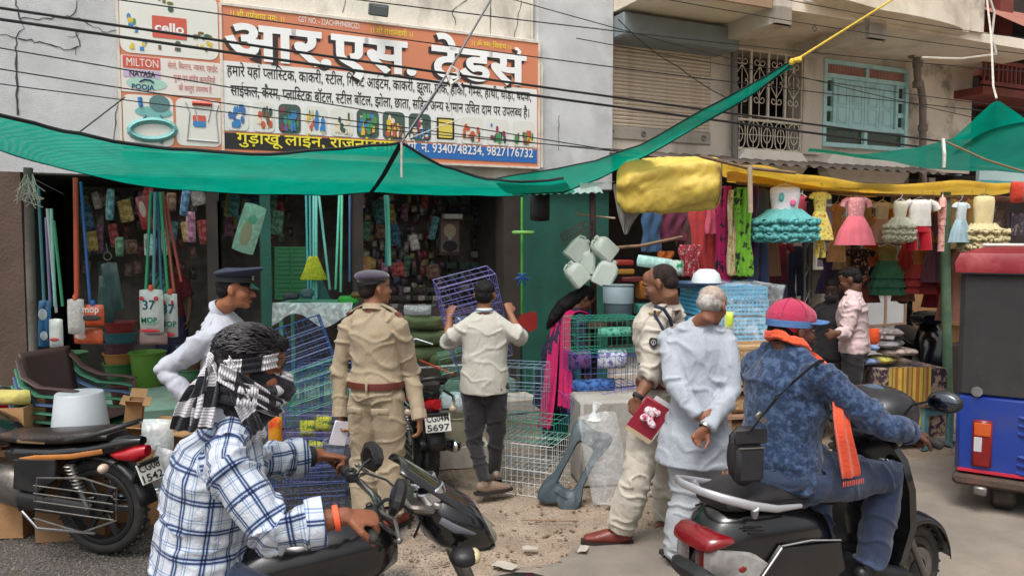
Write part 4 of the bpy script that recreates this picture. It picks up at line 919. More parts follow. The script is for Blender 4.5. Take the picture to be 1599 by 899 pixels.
# ---- 1 khaki officer seen from behind
loc = flat0(P(588,700,4.9)); rz = R(-12); q = LM(loc,rz)
f = Fig('person','man in tan uniform and dark beret seen from behind, holding a small notebook',loc,rz,H=1.69,hyaw=-42,hpitch=6,fat=1.0,skin=(150,102,76),
 elL=q(531,566,4.92),wrL=q(531,648,4.88),elR=q(642,584,4.95),wrR=q(655,652,4.86),hdL=(.1,.1,-1),hdR=(.02,.1,-1),curl=(.9,.5),ankL=(-.075,-.05,.085),toeL=(-.1,.14,.03),ankR=(.09,.02,.085),hipL=(-.085,0,.87),hipR=(.085,0,.87))
F1 = f
f.trousers(M_khaki,1.14,amp=.008,seat=1.1,flare=1.12); f.shirt(M_khaki,hem=.01,loose=.013,amp=.009,seed=3,arms=1.03,fs=9,blouse=.008); f.collar(M_khaki,.04,.066); f.belt(mat('belt_brown',S((96,44,36)),.45,.1,9),.035,.042,1.07); f.shoes(M_leather,M_rubsole); f.hair((36,28,26),'buzz'); f.eyes()
for c in 'LR':
    o,a,d,ff,u = f.shoulder_strap(c,M_khaki)
    b = MB(); b.loft([[a+d*t+ff*.026+u*z for z in (.0,.012)]+[a+d*t-ff*.026+u*z for z in (.012,0)] for t in (.004,.034)]); b.build('rank_slide',mat('rank_brown',S((110,60,48)),.7),o)
b = MB(); b.ell(f.h((0,-.012,.088)),(.108*f.k,.12*f.k,.04*f.k),f.HR@Euler((-.1,.06,0)).to_matrix(),20,10); b.ell(f.h((0,-.015,.066)),(.088*f.k,.105*f.k,.03*f.k),f.HR,20,8); m_ = remesh(b,.006,3); m_.materials.append(mat('beret_wool',S((54,46,62)),.95,.15,20,.4,90,sheen=.4)); link(bpy.data.objects.new('beret',m_),f.root)
f.ring('beret_band',f.h((0,-.013,.05)),f.sax,(.083*f.k,.101*f.k),.016,M_blacksk,.003,tilt=f.HR@V((0,0,1)))
b = MB(); b.bx(-.075,-.02,-.004,.004,0,.006); 
for s_ in (-1,1): # hip pocket flaps
    b = MB(); p = V((s_*.085,-.148,.80)); b.box(p,(.11,.012,.045),(R(6),0,R(s_*14)),.004); o = xf(f,'pocket_flap',b,M_khaki); c = MB(); c.ell(p+V((0,-.01,-.005)),.007,None,8,5); c.build('button',mat('button_tan',S((120,98,70)),.5),o)
b = MB(); b.box((0,-.155,f.J['pel'].z+.03),(.014,.012,.07),None,.003); xf(f,'belt_loop',b,M_khaki)
for c in 'LR': p = lerp(f.J['el'+c],f.J['wr'+c],.93); f.ring('cuff',p,(1,0,0),(.047,.047),.055,M_khaki,.003,tilt=f.J['wr'+c]-f.J['el'+c])
f.ring('bracelet',f.J['wrR']+V((0,0,-.005)),(1,0,0),(.032,.028),.014,mat('red_white_thread',S((206,170,165)),.8),.004,tilt=f.J['wrR']-f.J['elR'])
b = MB(); b.box((0,0,0),(.11,.012,.16),None,.003); nb = b.build('notebook',mat('notebook_white',S((216,214,222)),.6),None,40); nb.location = P(531,676,4.86); nb.rotation_euler = (R(8),R(14),R(35)); tag(nb,'small white notebook held in the left hand of the tan uniformed man','notebook')
b = MB(); b.box((0,.0075,0),(.108,.002,.158),None); b.build('cover',mat('notebook_blue',S((70,70,130)),.5),nb)
# ---- 2 boy in cream t-shirt lifting a rack
loc = flat0(P(757,700,5.5)); rz = R(-4); q = LM(loc,rz)
f = Fig('person','young man in cream t-shirt and black trousers lifting a wire rack with both hands',loc,rz,H=1.60,hyaw=-4,hpitch=2,lean=3,skin=(142,96,70),
 elL=q(699,540,5.62),wrL=q(702,494,5.78),elR=q(814,532,5.62),wrR=q(797,490,5.78),hdL=(.25,.5,1),hdR=(-.25,.5,1),pnL=(.5,1,-.3),pnR=(-.5,1,-.3),curl=(1.1,1.1),thumb=(1,-1),shL=q(708,523,5.48),shR=q(804,521,5.48),
 ankL=q(757,752,5.42),toeL=q(792,762,5.50),ankR=q(772,738,5.62),toeR=q(765,752,5.74),kneeL=q(741,690,5.52),kneeR=q(775,680,5.55))
f.trousers(M_blkcl,.92,amp=.006,seat=1.05,flare=.9); f.shirt(mat('cream_jersey',S((178,176,166)),.9,.05,5,.2,200,sheen=.1),'short',hem=-.07,loose=.026,amp=.007,seed=6,fs=9); f.collar(mat('cream_collar',S((200,200,190)),.85),.03,.062)
f.hair((20,18,20),'short',amp=.006); f.shoes(mat('tan_worn_shoe',S((128,108,92)),.6,.15,9),M_rubsole)
f.ring('collar_trim',f.J['neck']+V((0,-.002,.012)),f.sax,(.063,.063),.008,mat('trim_blue',S((90,130,170)),.8),.003)
# ---- 3 officer with red book, striding left
loc = flat0(P(1036,700,4.8)); rz = R(46); q = LM(loc,rz)
f = Fig('person','bareheaded man in pale khaki uniform with dark shoulder cord striding left with a red book',loc,rz,H=1.76,hyaw=18,hpitch=-20,lean=9,fat=1.1,skin=(124,84,64),
 elL=q(1014,592,4.55),wrL=q(996,622,4.5),hdL=(-.05,.35,-1),pnL=(1,0,0),curl=(.9,.5),shL=q(1022,508,4.62),kneeL=q(992,752,4.6),ankL=q(968,826,4.66),toeL=q(930,843,4.68),kneeR=q(1044,745,4.98),ankR=q(1040,808,5.0),toeR=q(1016,828,5.0),head=q(1031,443,4.72),neck=q(1048,480,4.76))
F3 = f
f.trousers(M_khaki2,1.18,amp=.009,seat=1.1,flare=1.2); f.shirt(M_khaki2,'long',hem=.01,loose=.013,amp=.009,seed=8,rolled=.12,arms=1.15,fs=10); f.collar(M_khaki2,.04,.07); f.belt(mat('belt_brown',S((96,44,36)),.45),.03,.04,1.07)
f.hair((44,36,34),'buzz',amp=.002); f.eyes(mou=True); f.shoes(M_leather,M_rubsole,1.1)
o,a,d,ff,u = f.shoulder_strap('L',M_khaki2); b = MB(); b.loft([[a+d*t+ff*.03+u*z for z in (.0,.016)]+[a+d*t-ff*.03+u*z for z in (.016,0)] for t in (-.004,.03)]); b.build('rank_badge',mat('rank_gold',S((170,150,110)),.5),o)
f.shoulder_strap('R',M_khaki2)
sh,el = f.J['shL'],f.J['elL']; ad = (el-sh).normalized(); out = f.M.to_3x3().inverted()@V((-.15,-1,.1)); out = (out-ad*out.dot(ad)).normalized(); sd_ = ad.cross(out)
def sleeve_pt(t,w,o=.088): return sh+ad*t+sd_*w+out*(o-abs(w)*abs(w)*8)
b = MB(); b.loft([[sleeve_pt(.085+z,w,.083)for w in np.linspace(-W2,W2,5)]+[sleeve_pt(.085+z,w,.089) for w in np.linspace(W2,-W2,5)] for z,W2 in ((0,.018),(.012,.026),(.035,.026),(.06,.004))]); o = b.build('sleeve_patch',mat('patch_black',S((40,38,44)),.8),f.root)
b = MB(); b.tube([sleeve_pt(.085+.028+.014*math.sin(t),.013*math.cos(t),.091) for t in np.linspace(0,2*PI,12)[:-1]],.0022,4,closed=True); b.tube([sleeve_pt(.105,0,.091),sleeve_pt(.125,0,.091)],.003,4); b.build('emblem',mat('patch_grey',S((170,168,170)),.8),o)
M_cord = mat('navy_cord',S((36,40,62)),.8,.1,12,.4,120)
e1 = f.J['shL']+V((0,0,.085)); b = MB()
b.tube([e1,e1+out*.05+V((.0,0,-.03)),sleeve_pt(.03,-.055,.08),sleeve_pt(.14,-.06,.06),sleeve_pt(.2,-.06,.05),lerp(sh,el,.75)+sd_*.07-out*.02],.009,7); b.build('shoulder_cord',M_cord,f.root,50)
q2 = LM(loc,rz); b = MB(); b.tube([q2(1022,478,4.58),q2(1036,482,4.575),q2(1046,497,4.6),q2(1049,508,4.63)],.011,7); b.build('shoulder_cord',M_cord,f.root,50)
f.ring('watch',f.J['wrL']+V((0,0,.012)),(1,0,0),(.034,.029),.02,M_blacksk,.003,tilt=f.J['wrL']-f.J['elL'])
b = MB(); b.box((0,0,0),(.17,.022,.25),None,.004); bk = b.build('book',mat('book_cover_red',S((150,34,56)),.5,.06,5),None,40); bk.location = P(1012,655,4.47); bk.rotation_euler = (R(12),R(32),R(-8)); tag(bk,'red covered book held by the striding uniformed man','book')
b = MB(); b.box((.008,.0,0),(.166,.016,.244)); b.build('pages',mat('paper',S((214,206,190)),.8),bk)
b = MB(); b.bx(-.085,.085,-.0125,-.0112,-.125,-.095); b.build('cover_band',mat('paper_tan',S((190,170,140)),.7),bk)
b = MB(); rr_ = random.Random(5)
for i in range(7): b.ell((rr_.uniform(-.03,.05),-.022,rr_.uniform(-.02,.07)),(.03,.014,.022),(0,rr_.random()*3,0),9,6)
m_ = remesh(b,.005,1); m_.materials.append(mottled('pink_white_hanky',S((228,214,218)),S((190,70,110)),50,.5,.56)); hk = bpy.data.objects.new('handkerchief',m_); link(hk); hk.location = bk.location+V((0,-.01,0)); tag(hk,'crumpled pink and white cloth pinched against the red book','cloth')
b = MB(); b.box((0,0,0),(.13,.008,.05),None,.002); pp = b.build('folded_paper',mat('paper_white',S((224,224,226)),.8),None); pp.location = P(1036,632,4.5); pp.rotation_euler = (0,R(32),R(-8)); tag(pp,'folded white paper tucked behind the red book','paper')
# ---- 4 old man in white kurta with hands clasped behind
loc = flat0(P(1088,700,4.38)); rz = R(-14); q = LM(loc,rz)
f = Fig('person','grey-haired old man in long white kurta with hands clasped behind his back',loc,rz,H=1.64,hyaw=-30,hpitch=-14,lean=5,fat=.95,skin=(140,92,70),
 elL=q(1056,605,4.28),wrL=q(1092,650,4.17),elR=q(1143,610,4.28),wrR=q(1104,668,4.14),hdL=(1,-.05,-.3),hdR=(-.8,-.1,-.9),pnL=(0,1,0),pnR=(.2,-1,0),curl=(.5,1.0),thumb=(1,-1),head=q(1113,477,4.36),
 ankL=q(1058,868,4.33),toeL=q(1045,884,4.45),ankR=q(1082,850,4.6),toeR=q(1085,858,4.75),kneeL=q(1072,775,4.35),kneeR=q(1092,768,4.5))
pz = f.J['pel']; kk = f.k
f.trousers(mat('white_pyjama',S((162,166,172)),.85,.05,5,.35,140),1.22,amp=.008,seed=12,flare=1.25,short=1.0)
f.shirt(M_kurta,'long',hem=0,loose=.012,amp=.009,seed=10,arms=1.14,fs=7,skirt=([pz+V((-.0,0,-.30)),pz+V((-.0,0,-.15))],[(.235,.19),(.215,.17)])); f.collar(M_kurta,.05,.06,.018)
f.hair((176,170,164),'fringe',amp=.004); b = MB(); b.ell(f.h((0,-.02,.045)),(.0805*kk,.094*kk,.074*kk),f.HR,18,12); m_ = remesh(b,.006,2); m_.materials.append(mat('thin_grey_hair',S((158,140,126)),.6,.2,40,.5,120,dirt=S((186,180,174)),dirts=30,dirta=.9)); link(bpy.data.objects.new('thin_hair',m_),f.root)
f.eyes(mc=(150,146,140)); f.ring('watch',f.J['wrR']-V((0.01,0,-.01)),(1,0,0),(.034,.029),.022,mat('steel_watch',S((150,150,150)),.3,metal=.7),.003,tilt=f.J['wrR']-f.J['elR'])
f.ring('bracelet',lerp(f.J['wrL'],f.J['elL'],.25),(0,0,1),(.034,.032),.012,mat('blue_band',S((60,110,160)),.6),.003,tilt=f.J['wrL']-f.J['elL'])
for c in 'LR':
    a,t = f.J['ank'+c],f.J['toe'+c]; d = V((t.x-a.x,t.y-a.y,0)).normalized(); s2 = V((d.y,-d.x,0)); g = V((a.x,a.y,.012+(0 if c == 'L' else 0))); b = MB()
    b.loft([[g+d*x+s2*w,g+d*x-s2*w,g+d*x-s2*w*1.0+V((0,0,-.022)),g+d*x+s2*w+V((0,0,-.022))] for x,w in ((-.07,.025),(-.04,.04),(.08,.038),(.16,.05),(.21,.03))]); b.tube([g+d*.1+s2*.05,g+d*.1+V((0,0,.05)),g+d*.1-s2*.05],(.012),6); b.build('sandal',M_black,f.root,40)
# ---- 5 white shirted traffic policeman, hand on hip
loc = flat0(P(352,600,4.55)); rz = R(-78); q = LM(loc,rz)
f = Fig('person','policeman in white shirt and navy peaked cap looking right with hand on hip',loc,rz,H=1.71,hyaw=-6,hpitch=-3,fat=1.02,skin=(156,102,74),
 shR=q(322,530,4.42),elR=q(258,578,4.40),wrR=q(306,640,4.38),hdR=(.0,.8,-.4),pnR=(-1,0,0),curl=(.4,.3),head=q(368,452,4.5))
f.trousers(M_navy,1.15); f.shirt(M_wshirt,hem=.01,loose=.013,amp=.009,seed=14,arms=1.06,fs=10); f.collar(M_wshirt,.045,.07); f.belt(M_blacksk,.03); f.shoes(M_black); f.hair((26,22,22),'buzz',amp=.003); f.eyes(mou=True)
f.shoulder_strap('R',M_wshirt); k = f.k
M_cap = mat('navy_cap_cloth',S((42,46,66)),.85,.12,14,.2,120); b = MB(); rings = []
for r_,z_,yo in ((.088,.045,-.01),(.092,.075,-.01),(.092,.078,-.01),(.128,.105,.012),(.13,.116,.014),(.118,.124,.01),(.06,.128,.0),(.01,.128,0)):
    rings.append([f.h((r_*math.cos(t)*.93,yo+r_*1.1*math.sin(t),z_+(.02*math.sin(t) if r_ > .1 else 0))) for t in np.linspace(0,2*PI,25)[:-1]])
b.loft(rings); cp_ = b.build('cap',M_cap,f.root,50)
b = MB(); b.grid([[f.h((.09*math.sin(t)*(1+u*.12),-.01+.095*math.cos(t)+u*.055*math.cos(t),.05-u*.045*math.cos(t))) for t in np.linspace(-1.15,1.15,14)] for u in (0,.5,1)]); b.build('visor',M_gloss,cp_,60)
f.ring('cap_band',f.h((0,-.01,.06)),f.sax,(.0865,.1045),.026,M_blacksk,.003,tilt=f.HR@V((0,0,1)))
b = MB(); b.ell(f.h((0,.098,.078)),(.02,.006,.022),f.HR,10,6); b.build('cap_badge',M_chrome,cp_,40)
b = MB(); b.tube([f.h((.088*math.sin(t),-.008+.098*math.cos(t),.05)) for t in np.linspace(-1.3,1.3,12)],.004,5); b.build('chin_cord',M_chrome,cp_)
# ---- 6 woman with magenta dupatta bending at the baskets
loc = flat0(P(868,600,6.7)); rz = R(-70)
f = Fig('person','long-haired woman in navy dress with magenta dupatta bending over baskets near the green wall',loc,rz,H=1.54,lean=27,hpitch=-40,hyaw=-5,skin=(120,80,60),curl=(.4,.4))
M_mag = mat('magenta_chiffon',S((186,22,92)),.85,.14,9,.4,60,trans=.3); M_dnavy = mat('dark_navy_cotton',S((34,30,58)),.9,.15,9,.3,100)
pz = f.J['pel']; f.trousers(M_dnavy,1.3); f.shirt(M_dnavy,'long',loose=.02,amp=.008,seed=20,skirt=([pz+V((0,0,-.42)),pz+V((0,0,-.2))],[(.25,.2),(.2,.17)])); f.hair((18,15,18),'long',amp=.006)
for sx_,px in ((-1,852),(1,880)):
    top = f.J['sh'+('L' if sx_ < 0 else 'R')]+V((-sx_*.06,-.03,.09)); rows = []; q = LM(loc,rz)
    bot = q(px-8 if sx_ < 0 else px-4,672 if sx_ < 0 else 640,6.15)
    path = [top+V((0,.1,-.05)),top,top+V((0,-.1,-.03)),lerp(top,bot,.3)+V((0,-.07,0)),lerp(top,bot,.6)+V((0,-.03,0)),bot]
    for i,p in enumerate(path): rows.append([p+V(((j-4)*.013*(1+.12*i),.02*math.sin(j*2.1+i*.6)+.006*j,.008*math.sin(j+i))) for j in range(9)])
    b = MB(); b.grid(rows); o = b.build('dupatta',M_mag,f.root,80); so_ = o.modifiers.new('t','SOLIDIFY'); so_.thickness = .006; s2 = o.modifiers.new('s','SUBSURF'); s2.levels = s2.render_levels = 2
# ---- 7 man in pink shirt at the clothes stall, 8 companion in black, 9 seated woman, 10 woman inside
loc = flat0(P(1332,600,6.9)); rz = R(62); q = LM(loc,rz)
f = Fig('person','man in pale pink shirt and black trousers looking down at goods on the clothes stall',loc,rz,H=1.64,hpitch=-22,lean=4,skin=(104,68,52),vox=.01,wrL=q(1308,520,6.62),elL=q(1320,522,6.76),hdL=(0,.7,-.3),curl=(.8,.4))
f.trousers(M_blkcl,1.0); f.shirt(mat('pale_pink_cotton',S((216,190,190)),.85,.05,5,.3,120),hem=0,loose=.02,amp=.008,seed=22,arms=1.15); f.collar(mat('pale_pink_cotton2',S((216,190,190)),.85),.035); f.hair((22,18,18),'short'); f.eyes(); f.shoes(M_black)
loc = flat0(P(1296,600,7.2)); rz = R(140); q = LM(loc,rz)
f = Fig('person','person dressed all in black standing left of the man in the pink shirt',loc,rz,H=1.52,hpitch=-15,skin=(70,50,44),vox=.012); f.trousers(M_blkcl,1.1); f.shirt(M_blkcl,hem=-.05,loose=.02,seed=23); f.hair((18,16,18),'short'); f.eyes(); f.shoes(M_black)
b = MB(); b.ell(f.h((0,.06,-.06)),(.06,.05,.045),f.HR,12,8); b.build('face_mask',M_blkcl,f.root,60)
loc = P(1208,600,8.0); loc.z = .14; rz = R(195); q = LM(loc,rz)
f = Fig('person','seated woman in patterned brown top and beige cardigan behind the cane baskets',loc,rz,H=1.55,skin=(104,68,52),vox=.012,pel=(0,0,.55),hipL=(-.09,0,.52),hipR=(.09,0,.52),kneeL=(-.14,.4,.5),kneeR=(.14,.4,.5),ankL=(-.12,.42,.1),ankR=(.12,.42,.1),toeL=(-.12,.56,.03),toeR=(.12,.56,.03),elL=(-.24,.12,.75),elR=(.24,.12,.75),wrL=(-.05,.3,.62),wrR=(.05,.3,.62),hdL=(1,.3,0),hdR=(-1,.3,0),pnL=(0,0,-1),pnR=(0,0,-1))
f.trousers(mat('maroon_cloth',S((88,42,44)),.9),1.4); f.shirt(mottled('brown_knit',S((70,46,40)),S((176,150,120)),40,.5,.55),hem=-.05,loose=.015,seed=24); f.hair((18,15,16),'bun'); f.eyes(); f.shoes(M_black)
b = MB()
for c in 'LR': b.tube(f.arm(c),[.085,.078,.068,.062,.05],12,round_=True); b.tube([f.J['sh'+c]+V((-.03 if c == 'R' else .03,.04,.03)),f.J['pel']+V((.13 if c == 'R' else -.13,.09,.05))],[.06,.07],10,round_=True)
m_ = remesh(b,.012,3); m_.materials.append(mat('beige_knit',S((188,164,136)),.95,.1,12,.4,60)); link(bpy.data.objects.new('cardigan',m_),f.root)
loc = ww(ws(310)-.25,.95,zF); rz = R(185)
f = Fig('person','woman with dark hair and striped green sari standing in the dim shop behind the policeman',loc,rz,H=1.42,skin=(96,64,52),vox=.012,hyaw=20)
f.trousers(M_dnavy,1.4); f.shirt(mat('maroon_blouse',S((96,30,36)),.9),'short',hem=-.05,seed=25); f.hair((18,15,16),'bun'); f.eyes()
b = MB(); b.tube([lerp(f.J['shR']+V((-.05,.02,.08)),f.J['hipL']+V((0,.1,.1)),t)+V((0,.11*math.sin(PI*t),0)) for t in np.linspace(0,1,9)],[(.07,.02)]*9,12,side=(1,0,.6)); o = b.build('sari_drape',ramp_mat('striped_sari',[(2,.05,[(0,w1),(.6,(.4,.3,.3))])],S((86,150,120))),f.root,80)
at = o.data.attributes.new('cloth','FLOAT_VECTOR','POINT'); at.data.foreach_set('vector',[c for v in o.data.vertices for c in (0,0,v.co.x*.8+v.co.z*.3)])
# ---------------------------------------------------------------- riders
def prect(b,pts,w,th=.006): pass
# man in red cap on the black scooter: heading unit vector and rear point
HB = R(27.5); hv = V((math.cos(HB),math.sin(HB),0)); hr = V((math.sin(HB),-math.cos(HB),0)); R0 = V((.667,3.1,0))
def sp_(t,o,z): return R0+hv*t+hr*o+V((0,0,z))
loc = R0+hv*.60; rz = R(27.5)-PI/2; Mi_ = (Matrix.Translation(loc)@Matrix.Rotation(rz,4,'Z')).inverted(); q = lambda t,o,z: Mi_@sp_(t,o,z)
f = Fig('person','scooter rider in faded red cap, blue mottled shirt, jeans and orange scarf',loc,rz,H=1.76,hyaw=-14,hpitch=-4,lean=4,fat=1.16,skin=(92,60,46),vox=.006,
 pel=(0,.0,.87),hipL=(-.1,.04,.84),hipR=(.1,.04,.84),kneeL=q(1.05,-.2,.80),kneeR=q(1.06,.2,.80),ankL=q(1.0,-.12,.40),ankR=q(.99,.17,.40),toeL=q(1.15,-.14,.34),toeR=q(1.15,.19,.34),
 elR=q(.84,.36,1.08),wrR=q(.99,.345,1.05),hdR=(-.05,1,-.22),pnR=(-.15,-.1,-1),elL=q(.84,-.36,1.08),wrL=q(.99,-.345,1.05),hdL=(.05,1,-.22),pnL=(.15,-.1,-1),curl=(1.35,1.35),thumb=(1,-1),head=(.0,.055,1.475))
FR = f
f.trousers(M_jean,1.08,amp=.008,seat=1.15,fs=12); f.shirt(M_navyp,hem=-.05,loose=.012,amp=.009,seed=31,arms=1.06,fs=9); f.hair((22,18,18),'buzz'); f.eyes(); f.shoes(M_black,M_rubsole,1.1)
k = f.k; M_capr = mat('faded_crimson_cotton',S((168,40,76)),.9,.14,12,.4,90,dirt=S((196,96,120)),dirts=9,dirta=.7,sheen=.2); M_capb = mat('faded_blue_brim',S((72,110,160)),.85,.12,14,.3,90)
b = MB(); b.ell(f.h((0,-.018,.05)),(.089*k,.108*k,.086*k),f.HR,22,12); b.ell(f.h((0,.05,.055)),(.07*k,.05*k,.055*k),f.HR,16,10); m_ = remesh(b,.006,3); m_.materials.append(M_capr); cpo = bpy.data.objects.new('cap',m_); link(cpo,f.root)
b = MB(); b.ell(f.h((0,-.018,.135)),(.008,.008,.005),f.HR,8,5); b.build('cap_button',M_capr,cpo)
for a_ in range(6): # stitched panel seams
    t = a_*PI/3+.3; b = MB(); b.tube([f.h((.0895*math.sin(t)*math.cos(p),-.018+.1085*math.cos(t)*math.cos(p),.05+.0865*math.sin(p))) for p in np.linspace(.1,1.5,9)],.0016,4); b.build('seam',mat('seam_dark_red',S((130,28,56)),.9),cpo)
b = MB(); u_ = (0,.35,.7,1); rows = [[f.h((.085*math.sin(t)*(1-.1*u),.0+.09*math.cos(t)+u*.085*math.cos(t)**.5,.05-.012*math.sin(t)**2*1.5-u*.004)) for t in np.linspace(-1.2,1.2,15)] for u in u_]
b.grid(rows); o = b.build('brim',M_capb,cpo,60); o.modifiers.new('t','SOLIDIFY').thickness = .005
f.ring('cap_band',f.h((0,-.018,.028)),f.sax,(.0885*k,.107*k),.03,M_capb,.002,tilt=f.HR@V((0,0,1)))
b = MB(); b.ell(f.h((0,.055,-.075)),(.052*k,.045*k,.04*k),f.HR,14,8); b.ell(f.h((0,.03,-.05)),(.0635*k,.05*k,.04*k),f.HR,14,8); m_ = remesh(b,.006,2); m_.materials.append(mat('beard_dark',S((30,22,20)),.95,.3,80,.8,200)); link(bpy.data.objects.new('beard',m_),f.root)
M_or = mat('orange_gamcha',S((222,82,46)),.9,.12,12,.5,70,sheen=.2)
N0 = f.J['neck']
b = MB()
for dz,rr_,dy in ((-.004,.072,0),(-.024,.083,.008)):
    pts = [N0+V((rr_*math.sin(t),rr_*1.0*math.cos(t)+dy,dz+.03-.035*math.cos(t)+.006*math.sin(5*t))) for t in np.linspace(0,2*PI,22)[:-1]]; b.tube(pts,[(.011,.02)]*21,8,side=(0,0,1),closed=True)
m_ = remesh(b,.006,2); drape(m_,[[(N0+V((0,.1,0)),.05),(N0+V((0,-.1,.05)),.05)]],.005,30,3,f.ref,1); m_.materials.append(M_or); gs = bpy.data.objects.new('scarf',m_); link(gs,f.root)
q3 = LM(loc,rz); top = N0+V((.05,.09,-.03)); bot = q3(1330,748,3.2); mid = q3(1312,655,3.12); path = [top,top+V((.02,.07,-.05)),lerp(top,mid,.55)+V((.02,.06,0)),mid,lerp(mid,bot,.6),bot]
rows = [[p+V((0,(j-3)*.011*(1+.15*i),.0))+V((.012*math.sin(j*1.9+i*.5),0,0)) for j in range(7)] for i,p in enumerate(path)]
b = MB(); b.grid(rows); o = b.build('scarf_end',M_or,f.root,80); s_ = o.modifiers.new('t','SOLIDIFY'); s_.thickness = .008; s2 = o.modifiers.new('s','SUBSURF'); s2.levels = s2.render_levels = 2
b = MB()
for j in range(12): p = rows[-1][0].lerp(rows[-1][-1],j/11); b.tube([p,p+V((0,.002*(j % 3-1),-.022))],.0018,4)
b.build('fringe',M_or,o)
f.ring('bangle',f.J['wrR']-V((0,-.0,.0)),(0,0,1),(.036,.034),.007,M_gold,.003,tilt=f.J['wrR']-f.J['elR'],n=20)
f.ring('cuff',lerp(f.J['elR'],f.J['wrR'],.86),(0,0,1),(.05,.05),.03,M_navyp,.003,tilt=f.J['wrR']-f.J['elR'])
# satchel hanging at his back with strap over the shoulder
bag = thing('shoulder_bag','black fabric shoulder bag hanging behind the scooter rider with the red cap','bag',P(1162,708,3.12),R(10))
b = MB(); b.ell((0,0,-.01),(.074,.055,.125),None,16,10); b.box((0,0,0),(.13,.085,.23),None,.035); b.build('pouch',mat('black_nylon',S((30,28,32)),.6,.2,14,.5,90),bag,40)
b = MB(); b.box((0,-.045,-.03),(.12,.04,.15),None,.015); b.build('front_pocket',M_blacksk,bag,40); b = MB(); b.tube([(-.055,-.066,.04),(.055,-.066,.04)],.003,5); b.build('zip',M_steel,bag)
b = MB(); b.box((0,-.053,.085),(.144,.012,.06),(R(-8),0,0),.005); b.build('flap',M_black,bag,40)
bp0 = bag.location; st = [P(1166,680,3.08),P(1188,652,3.03),P(1212,622,3.02),P(1238,597,3.05),P(1262,576,3.1),P(1276,566,3.16),P(1284,566,3.25)]
st = [p-bp0 for p in st]; Mr = Matrix.Rotation(-R(10),3,'Z'); st = [Mr@p for p in st]; b = MB(); b.tube(st,[(.018,.004)]*len(st),8,side=(.7,0,.7)); b.build('strap',M_blacksk,bag,50)
b = MB(); b.box(st[1],(.05,.014,.03),(0,R(48),0),.003); b.build('buckle',M_steel,bag,40)
# ---- scarf-wrapped rider on the near motorcycle
HB2 = R(20); h2 = V((math.cos(HB2),math.sin(HB2),0)); r2 = V((math.sin(HB2),-math.cos(HB2),0)); C2_ = V((-.52,2.57,0)) # handlebar centre on the ground
def mp_(t,o,z): return C2_+h2*t+r2*o+V((0,0,z))
loc = C2_-h2*.45; rz = HB2-PI/2; Mi2 = (Matrix.Translation(loc)@Matrix.Rotation(rz,4,'Z')).inverted(); q = lambda t,o,z: Mi2@mp_(t,o,z); q3 = LM(loc,rz)
f = Fig('person','motorcyclist in blue and white plaid shirt with face wrapped in black and white scarf',loc,rz,H=1.76,hyaw=-8,hpitch=-8,lean=8,fat=1.05,skin=(128,78,54),vox=.005,
 pel=(0,-.06,.80),hipL=(-.1,0,.78),hipR=(.1,0,.78),kneeL=q(-.05,-.24,.62),kneeR=q(-.05,.24,.62),ankL=q(-.32,-.2,.3),ankR=q(-.32,.2,.3),toeL=q(-.16,-.22,.25),toeR=q(-.16,.22,.25),
 elR=q3(428,832,2.16),wrR=q(-.095,.34,1.06),hdR=(-.05,1,-.22),pnR=(-.25,-.1,-1),elL=q3(405,722,2.68),wrL=q(-.095,-.34,1.06),hdL=(.05,1,-.22),pnL=(.25,.05,-1),curl=(1.35,1.2),thumb=(1,-1),shR=q3(352,722,2.22),shL=q3(362,690,2.62),head=q3(392,578,2.44),neck=q3(368,652,2.44),upper=q3(358,692,2.44),hk=1.06)
FS = f
f.trousers(M_jean,1.05); f.shirt(M_plaid,hem=-.16,loose=.015,amp=.009,seed=41,arms=1.12,fs=12,rolled=.62); f.collar(M_plaid,.045,.078)
at = f.root.children[-1].data.attributes.new('cloth','FLOAT_VECTOR','POINT'); at.data.foreach_set('vector',[c for v in f.root.children[-1].data.vertices for c in (v.co.x,v.co.y*.7+v.co.z*.7,0)])
f.hair((20,17,22),'full',vox=.005,amp=.007,name='hair',top=.02)
b = MB(); r_ = random.Random(3)
for i in range(750):
    a,e_ = r_.uniform(0,2*PI),r_.uniform(.15,1.5); p = [(math.sin(a)*math.cos(e_)*.088,-.012+math.cos(a)*math.cos(e_)*.106,.056+math.sin(e_)*.083)]
    dx,dy,dz = r_.uniform(-.3,.3),r_.uniform(-1,-.3),r_.uniform(-.3,.3)
    for k_ in range(3): x,y,z = p[-1]; x += dx*.014; y += dy*.014; z += dz*.014; l = math.sqrt((x/.09)**2+((y+.012)/.108)**2+((z-.056)/.085)**2); s_ = (1.0+.02*k_)/l; p.append((x*s_,(y+.012)*s_-.012,(z-.056)*s_+.056))
    b.tube([f.h(q_) for q_ in p],[.0028,.003,.0024,.0008],4)
tag(b.build('hair_strands',mat('hair_strand',S((24,20,24)),.5,.3,30),f.root,60),kind='stuff')
f.eyes(); f.shoes(M_black,M_rubsole)
